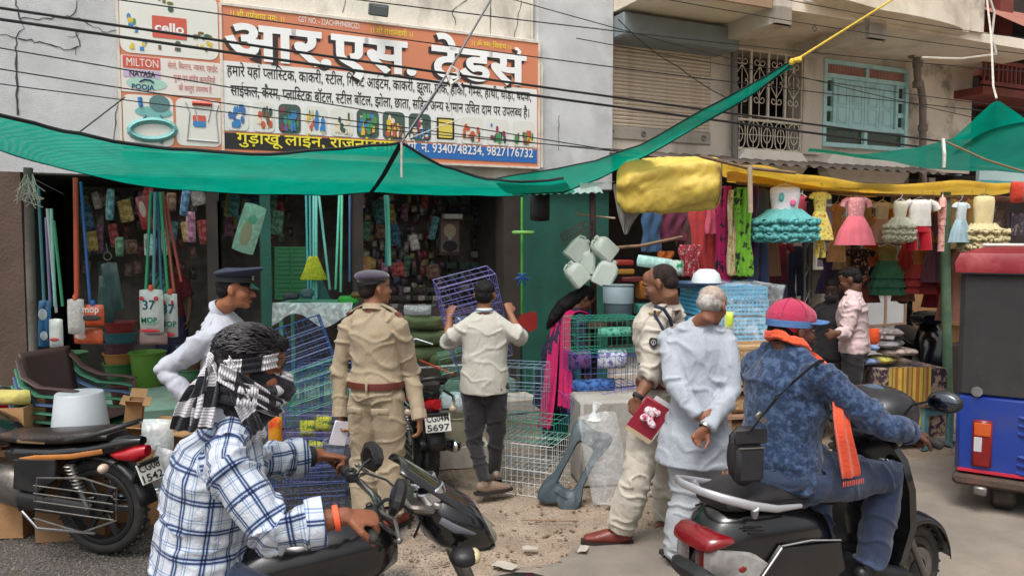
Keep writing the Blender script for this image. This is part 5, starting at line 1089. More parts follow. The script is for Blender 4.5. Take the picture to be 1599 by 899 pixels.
def band(name,path,w,m,th=.006,v0=0,crumple=.006,outw=None):
    "folded cloth strip along a path of (point, width axis)"
    b = MB(); rows = []; uv = []; u = 0; prev = None; n = 9
    pts = []
    for i in range(len(path)-1):
        for kk_ in range(4):
            t = kk_/4; pts.append((lerp(path[i][0],path[i+1][0],t),lerp(path[i][1],path[i+1][1],t)))
    pts.append((V(path[-1][0]),V(path[-1][1])))
    for i,(p,a) in enumerate(pts):
        if prev is not None: u += (p-prev).length
        prev = p; a = a.normalized(); t = (pts[min(i+1,len(pts)-1)][0]-pts[max(i-1,0)][0]).normalized(); nn_ = t.cross(a).normalized(); rows.append([p+a*(w*(j/(n-1)-.5))+nn_*(crumple*math.sin(j*1.7+u*14)+crumple*.6*noise.noise(p*20)) for j in range(n)]); uv.append([(u,v0+w*j/(n-1)*1.0,0) for j in range(n)])
    b.grid(rows); o = b.build(name,m,f.root,80); at = o.data.attributes.new('cloth','FLOAT_VECTOR','POINT'); at.data.foreach_set('vector',[c for r_ in uv for p in r_ for c in p])
    s_ = o.modifiers.new('t','SOLIDIFY'); s_.thickness = th; s_.offset = 1; s2 = o.modifiers.new('s','SUBSURF'); s2.levels = 1; s2.render_levels = 2; return o
h = f.h
# mask of scarf cloth hugging head and jaw
b = MB()
for c_,r_ in (((0,-.02,-.015),(.088,.108,.055)),((0,.03,-.06),(.073,.075,.055)),((0,-.03,-.08),(.078,.085,.06)),((0,.065,-.045),(.05,.05,.04)),((0,-.02,.045),(.086,.104,.03)),((0,-.0,-.12),(.085,.09,.05)),((0,.078,-.035),(.05,.05,.045)),((0,.1,-.04),(.034,.036,.05)),((0,.05,-.045),(.066,.055,.045))): b.ell(h(c_),tuple(x*f.k*1.06 for x in r_),f.HR,18,12)
me_ = remesh(b,.006,2); drape(me_,[[(h((0,0,-.16)),.09),(h((0,0,.1)),.09)]],.008,24,5,f.ref,.6)
at = me_.attributes['cloth']; at.data.foreach_set('vector',[c for v in me_.vertices for c in ((v.co.z*.85+v.co.y*.5),v.co.x,0)])
M_scarf2 = ramp_mat('black_white_wrap',[(0,.12,[(0,w1),(.48,(.03,.03,.04))]),(0,.009,[(0,w1),(.62,(.45,.45,.47))])],S((206,204,208)),bump=.6); me_.materials.append(M_scarf2); link(bpy.data.objects.new('head_scarf',me_),f.root)
def hb(t,y0,z0,r,tz,e=1.12): return h((r*math.sin(t),y0+r*e*math.cos(t),z0+tz*math.cos(t)))
up = f.HR@V((0,0,1))
band('scarf_band',[(hb(t,-.012,.028,.094,.02),up) for t in np.linspace(-PI*.55,PI*1.0,12)],.045,M_scarf2)
band('scarf_band',[(hb(t,-.005,-.055,.098,-.012),up) for t in np.linspace(.1,PI*1.0,9)],.075,M_scarf2,v0=.1,crumple=.009)
band('scarf_band',[(h((.094,-.08,.0)),up),(h((.1,-.02,-.02)),up),(h((.092,.04,-.05)),up),(h((.07,.085,-.08)),up),(h((.03,.11,-.1)),up)],.06,M_scarf2,v0=.04,crumple=.01)
band('scarf_band',[(h((.088,-.06,.03)),up),(h((.1,-.01,-.06)),up+f.HR@V((0,.6,0))),(h((.095,.03,-.13)),up+f.HR@V((0,1,0))),(h((.07,.06,-.19)),up+f.HR@V((0,1.2,0)))],.055,M_scarf2,v0=.02,crumple=.01)
y1 = f.HR@V((0,1,0))
band('scarf_tail',[(h((.06,-.11,.02)),up),(h((.1,-.13,-.04)),y1+up),(h((.12,-.14,-.11)),y1),(h((.12,-.15,-.17)),y1)],.075,M_scarf2,v0=.0,crumple=.014)
band('scarf_tail',[(h((.06,-.1,.0)),up),(h((.1,-.1,-.06)),y1+up*.4),(h((.115,-.1,-.12)),y1),(h((.12,-.1,-.16)),y1)],.065,M_scarf2,v0=.3,crumple=.014)
f.ring('bracelet',lerp(f.J['wrR'],f.J['elR'],.12),(0,0,1),(.034,.031),.016,mat('orange_thread',S((235,92,60)),.8),.004,tilt=f.J['wrR']-f.J['elR'])
f.ring('watch',lerp(f.J['wrL'],f.J['elL'],.18),(0,0,1),(.034,.03),.026,M_blacksk,.004,tilt=f.J['wrL']-f.J['elL'])
for c,t in (('R',.62),('L',.6)): p = lerp(f.J['el'+c],f.J['wr'+c],t-.03); o = f.ring('cuff',p,(0,0,1),(.068,.066),.05,M_plaid,.005,tilt=f.J['wr'+c]-f.J['el'+c]); at = o.data.attributes.new('cloth','FLOAT_VECTOR','POINT'); at.data.foreach_set('vector',[cc for v in o.data.vertices for cc in (v.co.y,v.co.z,0)])
# ---------------------------------------------------------------- vehicles
def sect(x,hw,z0,z1,p=2.6,n=18,tx=0,y=0):
    "superellipse cross-section at station x"
    o = []
    for i in range(n):
        a = 2*PI*i/n; c,s_ = math.cos(a),math.sin(a); u = math.copysign(abs(c)**(2/p),c); w = math.copysign(abs(s_)**(2/p),s_)
        zz = (z0+z1)/2+w*(z1-z0)/2; o.append((x+tx*w,y+u*hw,zz))
    return o
def wheel(parent,x,z,Rr,w=.045,spokes=0,disc=False,name='wheel',y=0,alloy=6,rimm=None):
    b = MB(); b.torus((x,y,z),Rr-w*.8,w*.8,'Y',40,12,.85); t = b.build(name,M_rub,parent,60)
    b = MB()
    for i in range(56): a = 2*PI*i/56; b.box((x+(Rr-.002)*math.cos(a),y+(.012 if i % 2 else -.012),z+(Rr-.002)*math.sin(a)),(.012,w*.55,.012),(0,-a,.4 if i % 2 else -.4))
    tag(b.build('tread',M_rub,t),kind='stuff')
    b = MB(); rm = Rr-w*1.6; b.lathe([(rm-.02,-.03),(rm,-.034),(rm+.012,-.028),(rm,-.01),(rm,.01),(rm+.012,.028),(rm,.034),(rm-.02,.03),(rm-.02,-.03)],(x,y,z),'Y',36,False)
    b.lathe([(.0,-.045),(.05,-.045),(.055,-.02),(.055,.02),(.05,.045),(0,.045)],(x,y,z),'Y',20)
    for i in range(alloy): a = 2*PI*i/alloy; b.box((x+(rm-.01)*.5*math.cos(a),y,z+(rm-.01)*.5*math.sin(a)),(rm-.02,.022,.04),(0,-a,0),.006)
    b.build('rim',rimm or M_black,t,40)
    if disc: b = MB(); b.lathe([(.07,-.05),(.12,-.05),(.12,-.046),(.07,-.046),(.07,-.05)],(x,y,z),'Y',30,False); b.build('brake_disc',M_steel,t,40)
    return t
def plate(parent,lines,c,w,h_,rot,m=None):
    M = Euler(rot).to_matrix(); b = MB(); b.box((0,0,0),(w,.006,h_),None,.003); o = b.build('number_plate',m or mat('plate_white',S((206,206,200)),.5,.1,9,dirt=S((140,130,115)),dirts=9,dirta=.6),parent); o.location = c; o.rotation_euler = rot
    n = len(lines)
    for i,t in enumerate(lines):
        VS,FS,ww_ = shape(t,.02); mn = min(p[0] for p in VS); mx = max(p[0] for p in VS); kx = w*.88/(mx-mn); kz = h_*.72/n/.72; b = MB(); b.add([((p[0]-mn)*kx-w*.44,-.0045,p[1]*kz+h_*.5-(i+1)*h_/n+h_*.08) for p in VS],FS); b.build('plate_text',ink((30,30,34)),o)
    return o
def T(b,pts,r,n=8,**k): b.tube(pts,r,n,**k); return b
# ---- black scooter of the capped rider
SCT = thing('scooter','black automatic scooter with silver grab rail ridden by the man in the red cap','scooter',R0,HB)
b = MB(); b.loft([sect(.02,.07,.52,.66,tx=.02),sect(.07,.12,.45,.735,tx=.03),sect(.2,.155,.36,.765),sect(.42,.175,.33,.755),sect(.6,.17,.33,.72),sect(.72,.14,.34,.66),sect(.78,.1,.36,.58)]); b.build('rear_body',M_gloss,SCT,50)
for s_ in (-1,1):
    b = MB(); yy = s_*.166; prof = [(.16,.44),(.34,.60),(.72,.56),(.76,.42),(.60,.345),(.3,.36)]; b.prism(prof if s_ > 0 else prof,yy,yy+s_*.022,.01); sp2 = b.build('side_panel',M_gloss,SCT,35)
    b = MB(); T(b,[(.34,yy+s_*.02,.6),(.52,yy+s_*.024,.595),(.72,yy+s_*.02,.56)],.0035,5); b.build('panel_seam',mat('silver_line',S((150,150,150)),.4),sp2)
    b = MB()
    for i in range(3): T(b,[(.15+i*.018,s_*.146,.70-i*.018),(.24+i*.018,s_*.163,.69-i*.018)],.004,5)
    b.build('vent_slots',M_black,SCT)
    b = MB(); b.loft([[(.0-.0,s_*.02,.60),(.0,s_*.02,.52),(.0,s_*.09,.53),(.0,s_*.09,.62)],[(.012,s_*.06,.605),(.012,s_*.06,.51),(.03,s_*.135,.50),(.035,s_*.13,.615)],[(.06,s_*.12,.61),(.06,s_*.12,.5),(.13,s_*.168,.47),(.15,s_*.165,.585)],[(.2,s_*.15,.585),(.2,s_*.15,.45),(.27,s_*.180,.47),(.27,s_*.178,.535)]]); b.build('indicator_lens',mat('dusty_clear_lens',S((160,158,156)),.2,.2,30,alpha=.8,coat=.4),SCT,50)
    b = MB(); b.loft([[(.0,s_*.02,.60),(.0,s_*.02,.50),(.0,s_*.07,.50),(.0,s_*.07,.62)],[(.02,s_*.05,.6),(.02,s_*.05,.495),(.028,s_*.105,.505),(.035,s_*.11,.63)]]); b.ell((.14,s_*.15,.53),(.03,.02,.022),None,10,6); b.build('tail_lamp',MATS.get('dark_red_lens') or mat('dark_red_lens',S((118,12,22)),.2,.15,8,coat=.6),SCT,50)
b = MB(); b.loft([sect(-.02,.10,.60,.64),sect(.0,.12,.585,.665),sect(.05,.138,.60,.675),sect(.1,.146,.62,.665)]); b.build('tail_lens',mat('dark_red_lens',S((118,12,22)),.2,.15,8,coat=.6),SCT,50)
b = MB(); b.loft([sect(.11,.10,.745,.79,3),sect(.16,.135,.74,.815,3),sect(.3,.15,.735,.835,3),sect(.5,.155,.72,.825,3),sect(.66,.145,.7,.80,3),sect(.8,.10,.66,.77,3),sect(.86,.05,.66,.73,3)]); b.build('seat',mat('seat_vinyl',S((34,31,33)),.5,.2,12,.35,120),SCT,60)
b = MB(); T(b,[(.2,-.158,.775),(.5,-.163,.765),(.68,-.15,.745)],.004,5); b.build('seat_piping',M_black,SCT)
M_silv = mat('silver_paint',S((176,176,180)),.3,.08,8,metal=.35,coat=.4)
b = MB(); b.tube([(.43,.175,.755),(.3,.19,.765),(.15,.185,.80),(.03,.14,.835),(-.01,.06,.845),(-.01,-.06,.845),(.03,-.14,.835),(.15,-.185,.80),(.3,-.19,.765),(.46,-.178,.75)],[(.01,.01),(.016,.01),(.019,.011),(.019,.012),(.018,.012),(.018,.012),(.019,.012),(.019,.011),(.016,.01),(.01,.01)],12,side=(0,0,1))
for s_ in (-1,1): b.tube([(.17,s_*.185,.79),(.2,s_*.16,.74)],[.02,.014],8)
b.build('grab_rail',M_silv,SCT,50)
b = MB(); b.loft([sect(-.04,.09,.47,.50),sect(0,.135,.43,.53),sect(.15,.175,.38,.48),sect(.3,.15,.34,.42)]); b.build('rear_bumper',M_black,SCT,50)
plate(SCT,['CG08','AW1726'],(-.045,0,.385),.2,.1,(R(-12),0,-PI/2)); SCT.children[-1].name = 'number_plate'
b = MB(); b.loft([sect(.72,.17,.26,.34,4),sect(1.08,.17,.26,.325,4),sect(1.16,.15,.28,.36,4)]); b.build('floorboard',M_black,SCT,40)
b = MB(); b.loft([[(x-.0,y*w,z) for y in (-1,-.6,0,.6,1)]+[(x+.05+.03*(1-y*y),y*w,z) for y in (1,.6,0,-.6,-1)] for x,w,z in ((1.10,.17,.28),(1.14,.2,.4),(1.17,.22,.55),(1.16,.215,.72),(1.13,.19,.86),(1.12,.13,.93))]); b.build('leg_shield',M_gloss,SCT,60)
b = MB(); b.loft([sect(1.02,.1,.93,.97),sect(1.06,.17,.93,1.03,tx=-.02),sect(1.14,.2,.92,1.06,tx=-.02),sect(1.22,.16,.9,1.05),sect(1.29,.09,.91,1.0)]); b.loft([sect(1.13,.09,.9,1.03),sect(1.2,.14,.86,1.08),sect(1.27,.11,.87,1.0),sect(1.31,.06,.89,.95)]); b.build('handlebar_cover',M_gloss,SCT,55)
b = MB(); b.loft([sect(1.03,.07,1.04,1.07,2),sect(1.06,.11,1.06,1.12,2),sect(1.13,.11,1.11,1.165,2),sect(1.19,.05,1.15,1.18,2)]); b.build('speedometer',mat('dial_glass',S((60,84,110)),.1,.3,30,coat=.8),SCT,50)
b = MB(); b.loft([sect(1.14,.12,.35,.9),sect(1.24,.13,.42,.88),sect(1.32,.08,.5,.8),sect(1.36,.03,.6,.7)]); b.build('front_apron',M_gloss,SCT,50)
b = MB(); b.lathe([(0,0),(.03,0),(.034,.004),(.028,.01),(.02,.006),(0,.008)],(1.1,-.12,.83),'X',18); b.build('key_lock',M_chrome,SCT,50)
for s_ in (-1,1):
    b = MB(); b.tube([(1.1,s_*.28,1.0),(1.075,s_*.4,.99)],[.02,.019],12,round_=True); b.build('grip',M_rub,SCT,50); b = MB(); b.tube([(1.12,s_*.2,1.0),(1.10,s_*.29,1.0)],.022,10); b.build('switch_box',M_black,SCT,50)
    b = MB(); b.tube([(1.14,s_*.22,1.01),(1.15,s_*.3,.985),(1.12,s_*.43,.985)],[.007,.007,.006],8,round_=True); b.build('brake_lever',M_chrome if s_ > 0 else M_black,SCT,50)
    b = MB(); b.tube([(1.13,s_*.17,1.04),(1.12,s_*.24,1.13),(1.14,s_*.31,1.16)],.006,6); mr_ = b.build('mirror_stem',M_black,SCT,50)
    b = MB(); b.ell((1.16,s_*.37,1.165),(.025,.075,.05),(0,.1,s_*-.25),16,8); b.build('mirror_housing',M_black,mr_,50); b = MB(); b.ell((1.145,s_*.368,1.165),(.015,.066,.042),(0,.1,s_*-.25),16,6); b.build('mirror_glass',mat('mirror_glass',S((92,98,106)),.08,metal=1),mr_,50)
wheel(SCT,1.5,.22,.235,.05,alloy=5,disc=True); wheel(SCT,.38,.22,.235,.05,alloy=5)
b = MB(); rows = [[(1.5+r_*math.cos(t),y,.22+r_*math.sin(t)) for y,r_ in ((-.075,.25),(-.06,.275),(0,.29),(.06,.275),(.075,.25))] for t in np.linspace(.1,2.7,14)]; b.grid(rows); o = b.build('front_mudguard',M_gloss,SCT,60); o.modifiers.new('t','SOLIDIFY').thickness = .006
for s_ in (-1,1): b = MB(); b.tube([(1.3,s_*.08,.55),(1.5,s_*.085,.22)],.018,8); b.build('fork_leg',M_steel,SCT,50)
b = MB(); b.tube([(.1,-.2,.3),(.3,-.2,.26),(.5,-.19,.24)],[.05,.055,.03],14,round_=True); b.tube([(.15,-.245,.3),(.4,-.245,.26)],[(.01,.035)]*2,8,side=(0,1,0)); b.build('exhaust',M_black,SCT,50)
b = MB(); b.box((.35,.1,.25),(.4,.1,.14),None,.03); b.build('engine_case',M_steel,SCT,40)
SCT.scale = (.94,1,1); SCT.location = R0+hv*.1
b = MB(); b.loft([sect(1.0,.07,1.0,1.05),sect(1.06,.14,.97,1.12,tx=-.02),sect(1.16,.19,.94,1.17,tx=-.03),sect(1.27,.18,.93,1.17,tx=-.02),sect(1.37,.12,.95,1.12),sect(1.42,.05,.98,1.06)]); b.build('headlamp_cowl',mat('dusty_black_cowl',S((30,30,33)),.4,.15,8,.1,50,coat=.3),SCT,55)
# ---- generic motorcycle, x forward, origin under the rear axle
def moto(name,label,loc,rz,tail=M_gloss,stripe=None,lines=('CG04','1234'),full=True,group=None):
    t = thing(name,label,'motorcycle',loc,rz,group)
    wheel(t,0,.31,.31,.05,alloy=6); wheel(t,1.27,.31,.31,.045,alloy=6)
    b = MB(); b.loft([sect(-.12,.09,.76,.80,3),sect(-.02,.115,.745,.83,3),sect(.2,.125,.715,.80,3),sect(.45,.12,.70,.775,3),sect(.62,.1,.70,.77,3),sect(.72,.07,.71,.77,3)]); b.build('seat',mat('worn_seat',S((40,34,33)),.38,.2,7,.4,60,dirt=S((120,84,60)),dirts=5,dirta=.5),t,60)
    b = MB(); b.loft([sect(-.3,.03,.73,.78),sect(-.2,.07,.69,.79),sect(0,.11,.63,.75),sect(.25,.12,.6,.71),sect(.5,.11,.56,.70),sect(.62,.08,.58,.68)]); b.build('tail_cowl',tail,t,50)
    if stripe:
        for s_ in (-1,1): b = MB(); b.tube([(-.1,s_*.095,.70),(.1,s_*.122,.66),(.35,s_*.123,.635),(.5,s_*.115,.6)],[(.016,.004)]*4,8,side=(0,0,1)); b.build('stripe',stripe,t,50)
    b = MB(); b.loft([sect(-.33,.03,.66,.73),sect(-.27,.06,.62,.73),sect(-.18,.08,.63,.70),sect(-.12,.06,.65,.69)]); b.build('tail_lamp',M_red,t,50)
    b = MB(); b.tube([(.12,.13,.76),(-.05,.14,.80),(-.2,.11,.85),(-.26,0,.875),(-.2,-.11,.85),(-.05,-.14,.80),(.12,-.13,.76)],[(.016,.01)]*7,8,side=(0,0,1)); b.build('grab_rail',M_black,t,50)
    rows = [[(r_*math.cos(a),y,.31+r_*math.sin(a)) for y,r_ in ((-.07,.33),(-.05,.35),(.05,.35),(.07,.33))] for a in np.linspace(.8,3.0,12)]; b = MB(); b.grid(rows); o = b.build('rear_mudguard',M_black,t,60); o.modifiers.new('t','SOLIDIFY').thickness = .006
    b = MB(); b.box((-.305,0,.57),(.02,.17,.14),(0,R(-22),0),.004); b.build('plate_bracket',M_black,t)
    plate(t,lines,(-.345,0,.565),.19,.13,(R(-22),0,-PI/2))
    for s_ in (-1,1):
        b = MB(); b.tube([(-.16,s_*.05,.62),(-.17,s_*.14,.62)],.008,6); b.build('stalk',M_black,t); b = MB(); b.ell((-.17,s_*.17,.62),(.028,.035,.03),None,14,8); b.build('indicator',mat('smoked_lens',S((190,170,150)),.1,coat=.5),t,50)
        b = MB(); b.tube([(.0,s_*.11,.33),(.1,s_*.12,.60)],.016,8)
        for i in range(8): b.torus((.045+i*.01,s_*.1155,.45+i*.021),.026,.006,'Z',12,5)
        b.build('shock_absorber',M_steel,t,50)
    # saree guard on the left side, chain case, swing arm, exhaust
    b = MB(); g = [(-.24,.16,.50),(-.02,.16,.545),(.3,.16,.52),(.34,.16,.26),(.0,.16,.20),(-.24,.16,.30)]; b.tube(g,.007,6,closed=True)
    for z in (.47,.42,.37,.32): b.tube([(-.22,.16,z-.02),(.33,.16,z)],.0045,5)
    b.build('leg_guard',M_steel,t,50)
    b = MB(); b.tube([(-.02,.1,.31),(.5,.1,.34)],[(.05,.02),(.06,.02)],10,side=(0,0,1)); b.build('chain_case',M_black,t,50)
    b = MB(); b.tube([(.45,.13,.28),(.3,.17,.2),(-.12,.19,.22)],.009,7); b.build('footrest_bar',M_chrome,t,50)
    b = MB(); b.tube([(.75,-.14,.25),(.4,-.15,.25),(.2,-.16,.28),(-.25,-.16,.36)],[.02,.03,.045,.048],14,round_=True); b.build('exhaust',M_chrome,t,50)
    b = MB(); b.box((.62,0,.4),(.3,.2,.26),(0,R(-10),0),.05); b.build('engine',M_steel,t,50); fn = MB()
    for i in range(6): fn.box((.74+i*.004,0,.44+i*.022),(.17,.17,.008),(0,R(-10),0))
    fn.build('cooling_fins',M_steel,t)
    for s_ in (-1,1):
        b = MB(); b.prism([(.2,.64),(.5,.62),(.52,.42),(.34,.40),(.2,.5)],s_*.1,s_*.13,.012); b.build('side_cover',M_black,t,40)
        b = MB(); b.tube([(.55,s_*.09,.66),(.3,s_*.1,.36),(.5,s_*.1,.28)],.014,7); b.build('frame_tube',M_black,t,50)
        b = MB(); b.tube([(1.27,s_*.09,.31),(1.09,s_*.09,.82)],[.022,.018],10); b.build('fork_leg',M_chrome,t,50)
    b = MB(); b.loft([sect(.6,.07,.68,.76),sect(.7,.12,.66,.84),sect(.85,.14,.66,.9),sect(1.0,.12,.7,.9),sect(1.1,.06,.74,.84)]); b.build('fuel_tank',tail,t,60)
    if stripe:
        for s_ in (-1,1): b = MB(); b.tube([(.66,s_*.105,.70),(.8,s_*.138,.72),(.95,s_*.13,.76)],[(.03,.004)]*3,8,side=(0,0,1)); b.build('tank_stripe',stripe,t,50)
    b = MB(); b.tube([(.95,.34,.95),(1.0,.2,1.0),(1.06,.06,.95),(1.06,-.06,.95),(1.0,-.2,1.0),(.95,-.34,.95)],.011,8); b.build('handlebar',M_chrome,t,50)
    b = MB(); b.ell((1.17,0,.84),(.09,.1,.1)); b.build('headlamp',M_glass,t,50)
    rows = [[(1.27+r_*math.cos(a),y,.31+r_*math.sin(a)) for y,r_ in ((-.06,.325),(-.04,.34),(.04,.34),(.06,.325))] for a in np.linspace(.4,2.5,12)]; b = MB(); b.grid(rows); o = b.build('front_mudguard',tail,t,60); o.modifiers.new('t','SOLIDIFY').thickness = .006
    return t
pp_ = P(160,795,4.5); pp_.z = 0
K_stripe = mat('orange_gold_stripe',S((176,110,50)),.3,.15,9,coat=.5)
LB = moto('motorcycle','parked black motorcycle with worn long seat and orange stripe at the left edge',pp_,PI-R(14),stripe=K_stripe,lines=('CG08','1542'))
b = MB(); b.tube([(.28,.118,.735),(.48,.118,.73)],[(.011,.002)]*2,6,side=(0,0,1)); LB.scale = (1,1,.93); b.build('seat_print',mat('gold_print',S((120,100,70)),.5),LB)
pp_ = P(664,700,5.75); pp_.z = 0
MBK = moto('motorcycle','black motorcycle with red tail parked between the tan uniformed man and the boy',pp_,R(112),stripe=mat('maroon_stripe',S((130,30,40)),.3,coat=.5),lines=('CG04M','5697'))
b = MB(); b.tube([(-.2,.17,.67),(-.1,.19,.70),(.12,.19,.7)],.011,8); b.tube([(-.2,-.17,.67),(-.1,-.19,.70),(.12,-.19,.7)],.011,8); b.build('side_rail',M_chrome,MBK,50)
# ---- near motorcycle under the scarf rider: origin under the handlebar centre
NM = thing('motorcycle','black motorcycle with dark visor ridden by the man wrapped in a scarf','motorcycle',C2_,HB2)
b = MB(); b.tube([(-.02,.36,1.0),(-.0,.25,1.01),(.06,.1,.97),(.06,-.1,.97),(.0,-.25,1.01),(-.02,-.36,1.0)],.0115,10); b.build('handlebar',M_chrome,NM,50)
for s_ in (-1,1):
    b = MB(); b.tube([(-.005,s_*.25,1.01),(-.02,s_*.385,1.0)],[.0175,.0175],12,round_=True)
    for i in range(7): b.torus((-.008-i*.0018,s_*(.27+i*.016),1.009-i*.001),.0178,.002,'Y',12,4)
    b.build('grip',M_rub,NM,50)
    b = MB(); b.box((.005,s_*.215,1.01),(.045,.06,.045),None,.01); b.box((.0,s_*.20,1.035),(.02,.02,.014),None,.004); b.build('switch_box',M_black,NM,40)
    b = MB(); b.tube([(.03,s_*.2,1.01),(.07,s_*.26,1.0),(.055,s_*.4,.99)],[.008,.007,.006],8,round_=True); b.ell((.054,s_*.405,.99),.010,None,8,6); b.build('lever',M_steel,NM,50)
    b = MB(); b.tube([(.02,s_*.19,1.02),(.05,s_*.21,1.05),(.09,s_*.24,1.06)],.006,7); ms_ = b.build('mirror_stem',M_black,NM,50)
    if s_ < 0: pass
    b = MB(); b.tube([(.05,s_*.2,1.02),(.12,s_*.15,1.0),(.2,s_*.08,.93),(.18,s_*.04,.85)],.005,6); b.tube([(.03,s_*.19,1.0),(.1,s_*.17,.93),(.12,s_*.08,.85)],.004,6); b.build('control_cable',M_cab,NM,50)
    b = MB(); b.tube([(.56,s_*.095,.30),(.36,s_*.095,.70),(.26,s_*.095,.96)],[.028,.02,.019],12); b.lathe([(.0,0),(.024,0),(.026,.01),(.02,.018),(0,.02)],(.25,s_*.095,.965),'Z',16); b.build('fork_leg',M_steel,NM,50)
    b = MB(); b.tube([(.3,s_*.1,.83),(.3,s_*.17,.825)],.009,6); b.build('stalk',M_black,NM); b = MB(); b.ell((.31,s_*.205,.825),(.05,.045,.032),(0,0,s_*.2),14,8); o = b.build('indicator',M_black,NM,50); b = MB(); b.ell((.345,s_*.207,.825),(.022,.036,.025),(0,0,s_*.2),12,7); b.build('indicator_lens',mat('cream_lens',S((196,180,140)),.15,coat=.5),o,50)
# the left mirror folded forward, the right one low: diamond housings
for s_,c in ((1,(.09,.27,1.06)),(-1,(.09,-.20,1.055))):
    b = MB(); M_ = Euler((0,R(20),s_*R(12))).to_matrix(); c = V(c); rr_ = []
    for x,k in ((-.018,.55),(-.012,.95),(.008,1.0),(.024,.6)): rr_.append([c+M_@V((x,y*k,z*k)) for y,z in ((-.09,-.012),(-.05,-.05),(.03,-.055),(.085,-.02),(.08,.03),(.03,.05),(-.05,.04),(-.088,.012))])
    b.loft(rr_); mo = b.build('mirror',M_black,NM,45); b = MB(); b.loft([[c+M_@V((-.0205,y*.5,z*.5)) for y,z in ((-.09,-.012),(-.05,-.05),(.03,-.055),(.085,-.02),(.08,.03),(.03,.05),(-.05,.04),(-.088,.012))],[c+M_@V((-.019,y*.52,z*.52)) for y,z in ((-.09,-.012),(-.05,-.05),(.03,-.055),(.085,-.02),(.08,.03),(.03,.05),(-.05,.04),(-.088,.012))]]); b.build('mirror_glass',mat('mirror_glass',S((92,98,106)),.08,metal=1),mo)
b = MB(); b.box((.19,0,.965),(.1,.24,.03),(0,R(12),0),.01); b.build('fork_clamp',M_steel,NM,40)
b = MB(); b.lathe([(.0,0),(.016,0),(.018,.02),(0,.024)],(.2,0,.975),'Z',14); b.build('key_switch',M_chrome,NM,50)
for s_ in (-1,1): b = MB(); b.lathe([(0,-.03),(.045,-.03),(.05,.01),(.05,.022),(.044,.026),(.04,.018),(0,.018)],(0,0,0),'Z',24); o = b.build('gauge',M_chrome,NM,50); o.location = (.24,s_*.06,1.0); o.rotation_euler = (0,R(-22),0); b = MB(); b.lathe([(0,.02),(.039,.02),(.0,.0215)],(0,0,0),'Z',20); b.build('gauge_face',M_black,o)
# headlamp fairing and visor
def fs(x,hw,zc,hz,p=2.4,tilt=0): return sect(x,hw,zc-hz,zc+hz,p,20,tilt)
b = MB(); b.loft([fs(.2,.06,.90,.06,tilt=-.02),fs(.24,.12,.90,.1,tilt=-.03),fs(.3,.148,.895,.125,tilt=-.05),fs(.36,.14,.885,.12,tilt=-.06),fs(.4,.124,.87,.108,tilt=-.05),fs(.435,.1,.858,.09,tilt=-.04)]); b.build('headlamp_fairing',M_gloss,NM,55)
b = MB(); b.loft([fs(.42,.09,.85,.07,tilt=-.04),fs(.45,.08,.845,.06,tilt=-.03),fs(.468,.045,.84,.035,tilt=-.02),fs(.474,.012,.838,.01)]); b.build('headlamp_lens',mat('cloudy_lens',S((150,146,130)),.15,.2,9,alpha=.8,coat=.5),NM,60)
b = MB(); b.loft([fs(.36,.095,.872,.08),fs(.385,.1,.868,.085)]); b.build('reflector',M_chrome,NM,60)
b = MB(); rows = []
for i in range(9):
    u = i/8; rows.append([(.385-.23*u-.02*math.cos(a)+.05*(1-math.cos(a)*1.0)*-1*(.2+u*.6),(.135-.03*u)*math.sin(a),.955+.175*u**.9-.065*(1-math.cos(a))*(1-.3*u)) for a in np.linspace(-1.35,1.35,15)])
b.grid(rows); o = b.build('visor',mat('smoked_visor',S((20,20,24)),.12,.1,6,coat=.8),NM,70); o.modifiers.new('t','SOLIDIFY').thickness = .005
b = MB(); b.box((.255,0,.955),(.11,.2,.06),(0,R(-15),0),.02); b.build('meter_console',M_black,NM,50)
# panel flashes on the fairing
for s_ in (-1,1): b = MB(); b.tube([(.25,s_*.128,.93),(.3,s_*.15,.90),(.37,s_*.138,.87)],[(.012,.003),(.014,.003),(.004,.003)],8,side=(0,0,1)); b.build('decal',mat('grey_decal',S((96,98,104)),.3),NM,50)
b = MB(); b.loft([sect(-.52,.07,.72,.82),sect(-.42,.12,.70,.87),sect(-.26,.15,.69,.93),sect(-.1,.15,.70,.95),sect(.04,.12,.72,.93),sect(.12,.05,.76,.86)]); b.build('fuel_tank',M_gloss,NM,60)
b = MB(); b.lathe([(0,0),(.035,0),(.036,.008),(.028,.013),(0,.014)],(-.12,0,.948),'Z',20); b.build('filler_cap',M_chrome,NM,50)
b = MB(); b.loft([sect(-1.15,.08,.76,.82,3),sect(-.9,.12,.72,.8,3),sect(-.6,.12,.69,.77,3),sect(-.48,.08,.70,.77,3)]); b.build('seat',M_black,NM,60)
b = MB(); b.loft([sect(-1.25,.05,.66,.76),sect(-1.0,.1,.62,.74),sect(-.6,.11,.56,.7)]); b.build('tail_cowl',M_gloss,NM,50)
b = MB(); b.box((-.25,0,.45),(.36,.24,.32),(0,R(-8),0),.06); b.build('engine',M_steel,NM,40)
b = MB(); b.tube([(.1,0,.85),(-.05,0,.45),(-.45,0,.3)],.03,8); b.build('frame_tube',M_black,NM,50)
wheel(NM,.56,.30,.30,.05,disc=True); wheel(NM,-.78,.30,.30,.055)
rows = [[(.56+r_*math.cos(a),y,.3+r_*math.sin(a)) for y,r_ in ((-.065,.31),(-.045,.33),(.045,.33),(.065,.31))] for a in np.linspace(.2,2.6,12)]; b = MB(); b.grid(rows); o = b.build('front_mudguard',M_gloss,NM,60); o.modifiers.new('t','SOLIDIFY').thickness = .006
b = MB(); b.tube([(-.2,-.14,.3),(-.6,-.16,.28),(-1.1,-.17,.4)],[.025,.04,.05],14,round_=True); b.build('exhaust',M_chrome,NM,50)
